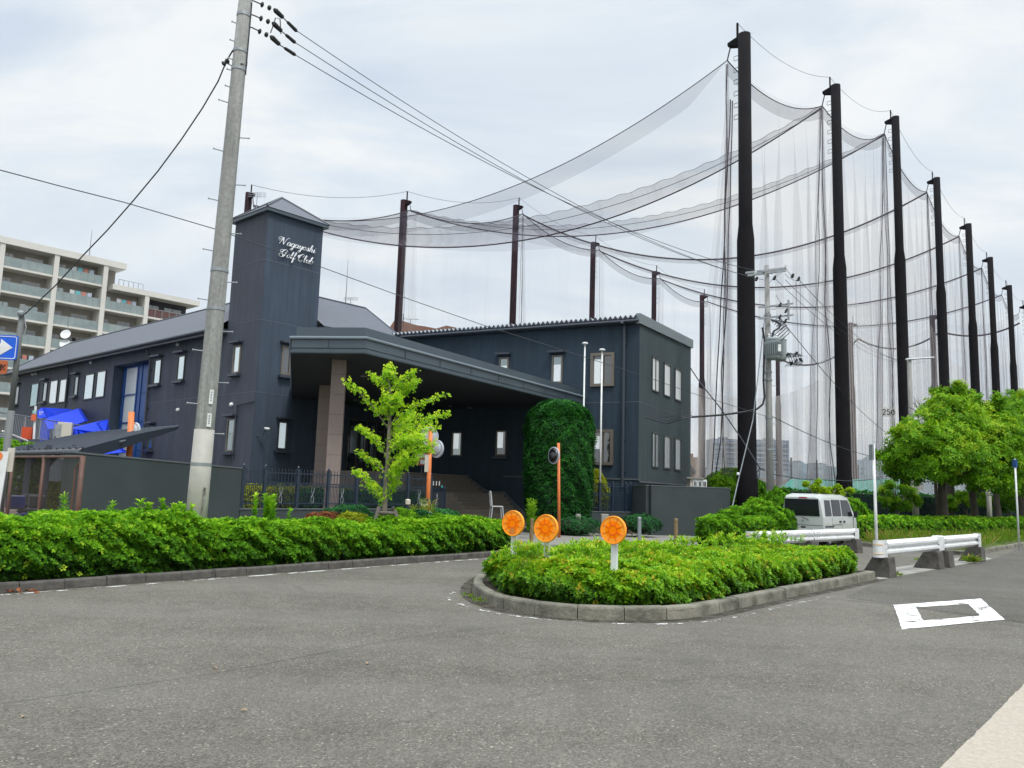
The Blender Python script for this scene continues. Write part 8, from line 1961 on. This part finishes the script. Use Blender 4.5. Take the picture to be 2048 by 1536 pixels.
# ================================================================ VAN
def van():
    c0 = at(1646, 1000, 28.0); o = Vector((c0.x, 28.0, 0)); d = Vector(dv(47)); n = Vector((d.y, -d.x, 0)); n = -n if n.x < 0 else n   # n: to the right side (towards picture right)
    W, Lv, H = 1.475, 3.35, 1.79
    root = thing("parked_van", "silver white box shaped small van parked facing away behind the guard rail", "van", o-n*W/2+d*Lv/2)
    def pt(l, w, z): return o+d*l-n*w+V(0, 0, z)       # l forward from tail, w from right side to the left
    paint = mat("silver_paint", (0.56, 0.59, 0.58), None, rough=0.3, metal=0.2, coat=0.6); gl = mat('van_glass', (0.012, 0.014, 0.018), None, rough=0.12, spec=0.35)
    # cross sections along the length: (l, z bottom, belt z, belt inset, roof z, roof inset)
    secs = [(0.0, 0.34, 0.98, 0.0, 1.66, 0.13), (0.05, 0.26, 0.98, -0.0, 1.75, 0.11), (0.35, 0.24, 0.99, 0.0, H, 0.10), (2.1, 0.24, 0.99, 0.0, H, 0.10), (2.55, 0.24, 0.99, 0.0, H-0.05, 0.12), (2.85, 0.24, 0.97, 0.01, 1.45, 0.12), (3.08, 0.24, 0.93, 0.02, 1.02, 0.06), (3.25, 0.26, 0.80, 0.05, 0.90, 0.08), (3.35, 0.32, 0.62, 0.09, 0.78, 0.12)]
    mb = MB(); rings = []
    for (l, zb, zbelt, ib, zr, ir) in secs:
        pr_ = [(ib+0.05, zb), (ib, zb+0.12), (ib, zbelt-0.2), (ib+0.005, zbelt), (ib+(ir-ib)*0.85, zr-0.12), (ir+0.03, zr-0.035), (ir+0.14, zr)]
        ring = [pt(l, w, z) for w, z in pr_]+[pt(l, W-w, z) for w, z in pr_[::-1]]; rings.append(ring)
    nr = len(rings[0]); vs = [p for r in rings for p in r]; fs = []
    for i in range(len(rings)-1):
        for k in range(nr): a = i*nr+k; b = i*nr+(k+1) % nr; fs.append((a, b, b+nr, a+nr))
    fs += [tuple(range(nr))[::-1], tuple(range((len(rings)-1)*nr, len(rings)*nr))]; mb.add(vs, fs); body = mb.build("body", paint, root, bevel=0.02)
    # rear window (flush, dark) and seal
    def rear(w0, w1, z0, z1, o0, name, m, par, tin=0.02):
        def q(w, z):
            l = 0.0+0.05*max(0, (z-1.7)/0.1) if z > 1.7 else 0.0; return pt(l-o0, w, z)
        mb = MB(); a = [q(w0, z0), q(w1, z0), q(w1-tin, z1), q(w0+tin, z1)]; b = [p+d*0.02 for p in a]; mb.add(a+b, [(0, 1, 2, 3), (0, 4, 5, 1), (1, 5, 6, 2), (2, 6, 7, 3), (3, 7, 4, 0)]); return mb.build(name, m, par)
    rear(0.12, W-0.07, 1.02, 1.60, 0.012, "rear_window", gl, root, 0.05)
    rear(0.55, 0.86, 1.63, 1.67, 0.015, "brake_light", mat("red_lens", (0.35, 0.01, 0.02), None, rough=0.2), root)
    rear(0.03, W-0.03, 0.70, 0.715, 0.004, "tailgate_gap", M['trim'], root)
    rear(0.62, 0.80, 0.61, 0.66, 0.006, "tailgate_handle", M['black'], root)
    rear(0.55, 0.88, 0.44, 0.58, 0.006, "number_plate_recess", M['white'], root)
    for w0, w1 in ((0.02, 0.12), (W-0.12, W-0.02)): rear(w0, w1, 0.38, 0.58, 0.012, "tail_light", mat("tail_lens", (0.40, 0.02, 0.02), None, rough=0.2), root)
    mb = MB(); mb.rbox(pt(-0.05, W/2, 0), math.atan2(d.y, d.x), 0.14, W-0.02, 0.24, 0.38); mb.build("rear_bumper", paint, root, bevel=0.02)
    mb = MB(); mb.tube([pt(-0.03, 0.75, 0.98), pt(-0.035, 0.58, 0.92), pt(-0.03, 0.5, 0.88)], 0.012, 5); mb.build("wiper", M['black'], root)
    mb = MB(); mb.lathe(pt(-0.01, 0.72, 0.86), [(0.03, 0), (0.03, 0.008), (0.02, 0.01)], 12, -d); mb.build("emblem", M['galv'], root)
    # side windows on the visible right side
    def side(l0, l1, z0, z1, name, m, par, o_=0.012, l0t=None, l1t=None, w=0.0):
        l0t = l0 if l0t is None else l0t; l1t = l1 if l1t is None else l1t
        def ww(z): return (0.004+(z-0.99)/(1.74-0.99)*0.085) if z > 0.99 else 0.0
        out = []
        for sgn in (0, 1):
            mb = MB(); a = []
            for l, z in ((l0, z0), (l1, z0), (l1t, z1), (l0t, z1)):
                a.append(pt(l, ww(z)-o_, z) if sgn == 0 else pt(l, W-ww(z)+o_, z))
            b = [p+(-n if sgn == 0 else n)*0.02 for p in a]; mb.add(a+b, [(0, 1, 2, 3), (0, 4, 5, 1), (1, 5, 6, 2), (2, 6, 7, 3), (3, 7, 4, 0)]); out.append(mb.build(name, m, par))
        return out
    side(0.22, 0.75, 1.03, 1.58, "side_window", gl, root, l0t=0.27, l1t=0.72); side(0.86, 1.62, 1.03, 1.60, "side_window", gl, root); side(1.74, 2.72, 1.03, 1.60, "side_window", gl, root, l1t=2.38)
    for l in (0.80, 1.68, 2.78): side(l-0.008, l+0.008, 0.40, 1.0, "door_gap", M['trim'], root, 0.004)
    for l in (1.50, 1.86): side(l-0.07, l+0.07, 0.80, 0.87, "door_handle", M['black'], root, 0.02)
    side(0.15, 0.95, 0.64, 0.70, "side_decal", M['trim'], root, 0.003); side(0.80, 1.66, 0.72, 0.74, "slide_rail", M['trim'], root, 0.006)
    # windscreen
    mb = MB(); a = [pt(3.10, 0.12, 1.03), pt(3.10, W-0.12, 1.03), pt(2.63, W-0.2, 1.74), pt(2.63, 0.2, 1.74)]; a = [p+d*0.03+V(0, 0, 0.02) for p in a]; mb.add(a, [(0, 1, 2, 3)]); mb.build("windscreen", gl, root)
    for sgn in (0, 1):
        w = -0.10 if sgn == 0 else W+0.10; mb = MB(); c = pt(2.72, w, 1.08); mb.rbox(c, math.atan2(n.y, n.x), 0.14, 0.06, 0.98, 1.20); mi = mb.build("wing_mirror", M['black'], root, bevel=0.015)
    for l in (0.55, 2.75):
        for w in (0.09, W-0.09):
            c = pt(l, w, 0.27); mb = MB(); mb.lathe(c-n*0.08, [(0.18, 0), (0.255, 0.01), (0.27, 0.03), (0.27, 0.13), (0.255, 0.15), (0.18, 0.16)], 24, n); t_ = mb.build("tyre", M['black'], root); mb = MB(); mb.lathe(c-n*0.085, [(0.02, 0.0), (0.17, 0.0), (0.175, 0.17), (0.05, 0.175)], 16, n); mb.build("rim", M['galv'], t_)
van()
# ================================================================ LEFT YARD: mesh fence, carport, scooters, deck, blue entrance
def mesh_fence():
    pts = [at(166, 912, 15.6), at(89, 913, 16.6), at(27, 914, 17.6), at(-60, 914, 19.2)]
    root = thing("chain_link_fence", "chain-link fence with rusty brown posts at the left edge", "fence", (pts[0].x, pts[0].y, 0))
    zt_ = 1.97
    for i, p in enumerate(pts[:3]):
        mb = MB(); mb.tube([(p.x, p.y, 0), (p.x, p.y, zt_+0.02)], 0.036 if i else 0.048, 10); mb.build("fence_post", M['brown'], root, smooth=True)
    mb = MB(); mb.tube([(p.x, p.y, zt_) for p in pts], 0.026, 8); mb.build("top_rail", M['brown'], root)
    mb = MB(); q = pts[0]; mb.tube([(q.x-0.16, q.y+0.05, 0.1), (q.x-0.14, q.y+0.04, 1.75), (q.x, q.y, 1.93)], 0.02, 6); mb.build("stay_bar", M['brown'], root)
    mb = MB()
    for i in range(3):
        A, B = pts[i], pts[i+1]; h = B-A; h.z = 0; Ln = h.length; h.normalize(); st = 0.075; z0, z1 = 0.25, zt_-0.03; H_ = z1-z0; n = int((Ln+H_)/st)
        for k in range(n):
            for sg in (1, -1):
                s0 = k*st-H_ if sg == 1 else k*st; s1 = s0+H_*sg
                ta, tb = 0.0, 1.0
                # clip to 0..Ln
                def f(t): return s0+(s1-s0)*t
                lo, hi = (0-s0)/(s1-s0), (Ln-s0)/(s1-s0); lo, hi = min(lo, hi), max(lo, hi); ta, tb = max(0, lo), min(1, hi)
                if tb-ta < 0.01: continue
                a = Vector((A.x, A.y, 0))+h*f(ta)+V(0, 0, z0+H_*ta); b = Vector((A.x, A.y, 0))+h*f(tb)+V(0, 0, z0+H_*tb); mb.tube([a, b], 0.003, 3, False)
    mb.build("wire_mesh", mat("mesh_wire", (0.05, 0.04, 0.035), None, rough=0.5, metal=0.4), root)
mesh_fence()
def carport():
    Bq = at(165, 898, 19.0); C = at(353, 855, 24.6); A = at(10, 902, 24.0); D = A+(C-Bq)
    root = thing("carport", "dark carport with a curved ribbed brown roof over the parked scooters", "carport", (Bq.x, Bq.y, 0))
    def S(u, v): p = Bq+(A-Bq)*u+(C-Bq)*v; return p+V(0, 0, 0.05*math.sin(v*math.pi*0.9)*1.0)
    nu, nv = 14, 10; mb = MB(); mb.v = [tuple(S(i/nu, j/nv)) for i in range(nu+1) for j in range(nv+1)]; mb.f = [(i*(nv+1)+j, (i+1)*(nv+1)+j, (i+1)*(nv+1)+j+1, i*(nv+1)+j+1) for i in range(nu) for j in range(nv)]; mb.m = [0]*len(mb.f)
    rf = mb.build("roof", mat("brown_polycarbonate", (0.24, 0.19, 0.16), (0.32, 0.27, 0.23), 2, 0.35), root, smooth=True)
    for i in range(nu+1):
        mb = MB(); mb.tube([S(i/nu, j/nv)+V(0, 0, 0.02) for j in range(nv+1)], 0.035, 5); mb.build("rib", M['trim'], rf)
    mb = MB(); pts = [S(0, j/nv) for j in range(nv+1)]; lo = [S(0, j/nv)-V(0, 0, 0.07+0.20*math.sin(min(1, (1-j/nv)*1.3+0.05)*1.45)) for j in range(nv+1)]
    pts2 = pts+lo[::-1]; off = (Bq-A).normalized()*0.06
    m2 = len(pts2); vs = pts2+[p+off for p in pts2]; n_ = nv+1
    fs = []
    for j in range(nv): fs += [(j, j+1, 2*n_-2-j, 2*n_-1-j), (m2+j, m2+2*n_-1-j, m2+2*n_-2-j, m2+j+1), (j, m2+j, m2+j+1, j+1), (2*n_-1-j, 2*n_-2-j, m2+2*n_-2-j, m2+2*n_-1-j)]
    mb.add(vs, fs); mb.build("gable_beam", M['trim'], root)
    mb = MB(); mb.tube([S(0, 0)-V(0, 0, 0.06), S(1, 0)-V(0, 0, 0.06)], 0.07, 8); mb.build("gutter", M['trim'], root)
    mb = MB(); mb.tube([S(0, 1)+V(0, 0, 0.0), S(1, 1)], 0.05, 8); mb.tube([S(0, 1)-(C-Bq).normalized()*0.5, S(0, 1)+(C-Bq).normalized()*0.08], 0.055, 8); mb.build("front_beam", M['trim'], root)
    for (x, Y) in ((145, 20.2), (92, 21.2), (54, 22.4)):
        t = at(x+6, 894, Y); mb = MB(); mb.rbox(t, 0.5, 0.15, 0.15, 0, t.z+0.05); mb.build("column", M['trim'], root)
        mb = MB(); a = V(t.x, t.y, t.z-0.5); e_ = a+V(0.9, 0.7, 0.72); mb.tube([a, a+V(0.25, 0.2, 0.45), e_], [0.08, 0.07, 0.04], 6); mb.build("arched_arm", M['trim'], root)
carport()
def scooter(x, y, Y, az, col, label, colr):
    c = at(x, y, Y); c.z = 0.0; root = thing("parked_scooter", label, "scooter", c, "scooters under the carport"); d = Vector((math.cos(az), math.sin(az), 0)); n = Vector((-d.y, d.x, 0))
    def q(a, z, b=0): return c+d*a+n*b+V(0, 0, z)
    for a in (-0.6, 0.6):
        mb = MB(); mb.lathe(q(a, 0.25, -0.05), [(0.17, 0), (0.24, 0.01), (0.25, 0.05), (0.24, 0.09), (0.17, 0.10)], 20, n); w = mb.build("wheel", M['black'], root); mb = MB(); mb.lathe(q(a, 0.25, -0.03), [(0.02, 0), (0.16, 0.0), (0.16, 0.06), (0.02, 0.06)], 12, n); mb.build("rim", M['galv'], w)
    body = mat("scooter_paint_"+col, colr, None, rough=0.3, coat=0.5)
    mb = MB(); prof = [(-0.85, 0.55), (-0.75, 0.78), (-0.2, 0.76), (-0.1, 0.35), (0.25, 0.30), (0.42, 0.80), (0.52, 1.0), (0.60, 0.86), (0.55, 0.45), (0.35, 0.22), (-0.4, 0.22)]
    mb.extr([q(a, z, -0.14) for a, z in prof], n*0.28); mb.build("body", body, root, bevel=0.03)
    mb = MB(); mb.extr([q(a, z, -0.13) for a, z in ((-0.8, 0.78), (-0.7, 0.86), (-0.2, 0.84), (-0.15, 0.76))], n*0.26); mb.build("seat", M['black'], root, bevel=0.02)
    mb = MB(); mb.tube([q(0.45, 1.02, -0.34), q(0.5, 1.06, -0.15), q(0.5, 1.06, 0.15), q(0.45, 1.02, 0.34)], 0.018, 6); mb.build("handlebar", M['black'], root)
    for b in (-0.28, 0.28): mb = MB(); mb.tube([q(0.47, 1.04, b), q(0.45, 1.22, b*1.15)], 0.008, 4); mb.lathe(q(0.45, 1.24, b*1.15), [(0.05, -0.01), (0.055, 0.01), (0.02, 0.02)], 10, -d); mb.build("mirror", M['black'], root)
    mb = MB(); mb.lathe(q(0.62, 0.88), [(0.09, -0.05), (0.085, 0.0), (0.04, 0.03)], 12, d); mb.build("headlight", M['white'], root)
    mb = MB(); mb.rbox(q(-0.85, 0), az, 0.3, 0.32, 0.86, 1.14); mb.build("top_box", M['black'] if col != 'blue' else body, root, bevel=0.03)
scooter(22, 1010, 20.0, 2.6, "silver", "scooter with a pale handlebar at the left behind the mesh fence", (0.32, 0.24, 0.20)); scooter(112, 1010, 18.6, 0.9, "blue", "scooter with a dark blue top box behind the mesh fence", (0.01, 0.02, 0.12))
scooter(64, 1012, 19.4, 2.2, "black", "all black scooter between the silver and the blue one", (0.015, 0.015, 0.018))
def deck():
    # raised terrace with railing, outdoor unit, stair side with white handrails
    A_, B_, = at(-60, 870, 33), at(205, 872, 45); A_.z = B_.z = 0; zd = at(100, 882, 38).z; d = (B_-A_).normalized(); n = Vector((-d.y, d.x, 0)); root = thing("terrace", "raised grey terrace with a thin steel railing in front of the left wing", "terrace", A_)
    mb = MB(); mb.extr([A_, B_, B_+n*4, A_+n*4], (0, 0, zd)); mb.build("base", mat("blue_grey_siding", (0.17, 0.20, 0.215), (0.20, 0.235, 0.25), 1, 0.7), root)
    mb = MB(); Ln = (B_-A_).length; zt_ = zd+1.05
    for z in (zd+0.08, zt_): mb.tube([A_+V(0, 0, z), B_+V(0, 0, z)], 0.028, 6)
    mb.build("rail", M['galv'], root)
    mb = MB()
    for k in range(90): q = A_+d*(Ln*k/90); mb.tube([q+V(0, 0, zd+0.05), q+V(0, 0, zt_)], 0.009 if k % 10 else 0.03, 4)
    mb.build("balusters", M['galv'], root)
    for (x0, y0, x1, y1, Y0, Y1) in ((5, 862, 55, 882, 30, 31.5), (100, 905, 133, 921, 28, 29), (5, 905, 25, 914, 28, 29), (58, 930, 82, 943, 27, 28)):
        mb = MB(); a, b = at(x0, y0, Y0), at(x1, y1, Y1); mb.tube([a, b], 0.035, 6); mb.tube([b, (b.x, b.y, 0)], 0.025, 6); mb.build("handrail", M['white'], root)
    a = at(113, 883, 36); z0 = zd; z1 = at(113, 843, 36).z; unit = thing("outdoor_unit", "beige air conditioner outdoor unit standing on the terrace", "air conditioner", (a.x, 36, zd))
    w = 26*36/F; mb = MB(); mb.rbox((a.x, 36.6), 0.35, w, 0.4, zd+0.0, z1); mb.build("casing", M['beige'], unit, bevel=0.02)
    mb = MB(); mb.rbox((a.x-0.16, 36.33), 0.35, 0.25, 0.03, zd+0.15, z1-0.1); mb.build("grille", M['galv'], unit)
    sb = at(67, 884, 36.5); sg = thing("banner_post", "thin white banner post with small red and white tags on the terrace", "post", (sb.x, 36.5, zd)); t = at(71.5, 812, 36.5)
    mb = MB(); mb.tube([(sb.x, 36.5, zd), t], 0.05, 8); mb.build("post", M['white'], sg)
    q = at(67.5, 835, 36.4); mb = MB(); mb.rbox(q, 0.2, 0.20, 0.05, q.z-0.14, q.z+0.14); mb.build("tag", mat("red_tag", (0.62, 0.12, 0.05), None), sg); q = at(69, 824, 36.4); mb = MB(); mb.rbox(q, 0.2, 0.14, 0.05, q.z-0.07, q.z+0.07); mb.build("tag", mat("teal_tag", (0.3, 0.5, 0.5), None), sg)
    q = at(54, 875, 37); mb = MB(); mb.rbox(q, 0.3, 0.42, 0.3, zd, zd+0.55); tag(mb.build("red_box", mat("red_box_paint", (0.55, 0.07, 0.02), None), None, org=(q.x, q.y, zd)), "small red orange box standing on the terrace behind the railing", "box")
    # garden bits behind the mesh
    hh = [at(5, 960, 26), at(70, 960, 26), at(132, 962, 24.5)]; 
    hedge("yard_hedge", [hh[0], hh[2], hh[2]+V(0.2, 1.0, 0), hh[0]+V(0, 1.2, 0)], 1.35, "clipped yellowish hedge behind the scooters", M['yconifer'], dens=110, llen=0.1, lw=0.05, seed=29, tone_hi=0.6, z0=0)
    mb = MB(); a, b = at(66, 942, 27.5), at(85, 955, 27); mb.rbox((a+b)/2, 0, 0.5, 0.3, 0, a.z); tag(mb.build("red_bin", mat("dull_red", (0.25, 0.03, 0.02), None), None, org=((a.x+b.x)/2, 27, 0)), "dull red box half hidden behind the mesh fence", "box")
    q = at(18, 935, 25); blob("yard_tree", (q.x, 25, 1.7), 0.9, 0.8, 0.9, M['tree_leaf'], "small green tree behind the left end of the mesh fence", 1600, 0.12, 0.06, 5, seed=120, tone=0.45, z0=0, core=False)
deck()
def blue_entrance():
    root = thing("blue_entrance_canopy", "angular folded bright blue metal canopy over the side entrance", "canopy", PA.pt(PA.s_(150, 880), 0, 2))
    def Q(x, y, o): s_, z = PA.sz(x, y, o); return PA.pt(s_, z, o)
    def facet(pts, th=0.12, name="panel"):
        a = [Q(*p) for p in pts]; b = [p-PA.n*th for p in a]; n = len(a); mb = MB(); mb.add(a+b, [tuple(range(n)), tuple(range(n, 2*n))[::-1]]+[(i, (i+1) % n, n+(i+1) % n, n+i) for i in range(n)]); return mb.build(name, M['blue'], root)
    # upper box with the small lettered face
    facet([(75, 822, 2.2), (84, 815, 1.9), (92, 835, 2.2), (75, 837, 2.4)]); facet([(84, 815, 1.9), (140, 818, 0.4), (112, 834, 1.2), (92, 835, 2.2)]); facet([(92, 835, 2.2), (112, 834, 1.2), (90, 839, 1.6), (75, 838, 2.4)])
    # large tilted panel
    facet([(87, 838, 2.6), (156, 817, 0.9), (170, 842, 1.6), (133, 857, 2.4), (96, 858, 3.0)]); facet([(156, 817, 0.9), (158, 817, 0.1), (173, 841, 0.1), (170, 842, 1.6)])
    facet([(87, 838, 2.6), (96, 858, 3.0), (92, 885, 3.0), (80, 885, 2.4), (80, 838, 2.0)])
    # lower right box
    facet([(131, 858, 3.0), (212, 839, 1.4), (192, 846, 2.2), (150, 858, 3.4)]); facet([(150, 858, 3.4), (192, 846, 2.2), (205, 866, 2.4), (170, 884, 3.2), (140, 884, 3.4)]); facet([(192, 846, 2.2), (212, 839, 1.4), (216, 868, 1.4), (205, 866, 2.4)])
    facet([(140, 862, 3.3), (150, 858, 3.41), (152, 884, 3.4), (138, 884, 3.3)])
    # lower wedge
    facet([(176, 903, 3.4), (229, 886, 2.4), (245, 905, 2.6), (200, 909, 3.3)]); facet([(229, 886, 2.4), (233, 886, 0.4), (250, 905, 0.4), (245, 905, 2.6)]); facet([(150, 884, 3.3), (205, 866, 2.35), (229, 886, 2.41), (176, 903, 3.38)])
    mb = MB()
    for k, (y, n_) in enumerate(((826, 3), (830, 2))):
        for j in range(n_): a = Q(79+j*2.6, y+0.3*j, 2.45); mb.tube([a, a+V(0.02, 0, 0.10)], 0.02, 4); mb.tube([a, a+PA.d*-0.06+V(0, 0, 0.05)], 0.016, 4)
    mb.build("lettering", M['white'], root)
    for x in (100, 150): 
        a = Q(x, 875, 2.0); mb = MB(); mb.tube([(a.x, a.y, 0), a], 0.06, 8); mb.build("support", M['blue_f'], root)
blue_entrance()
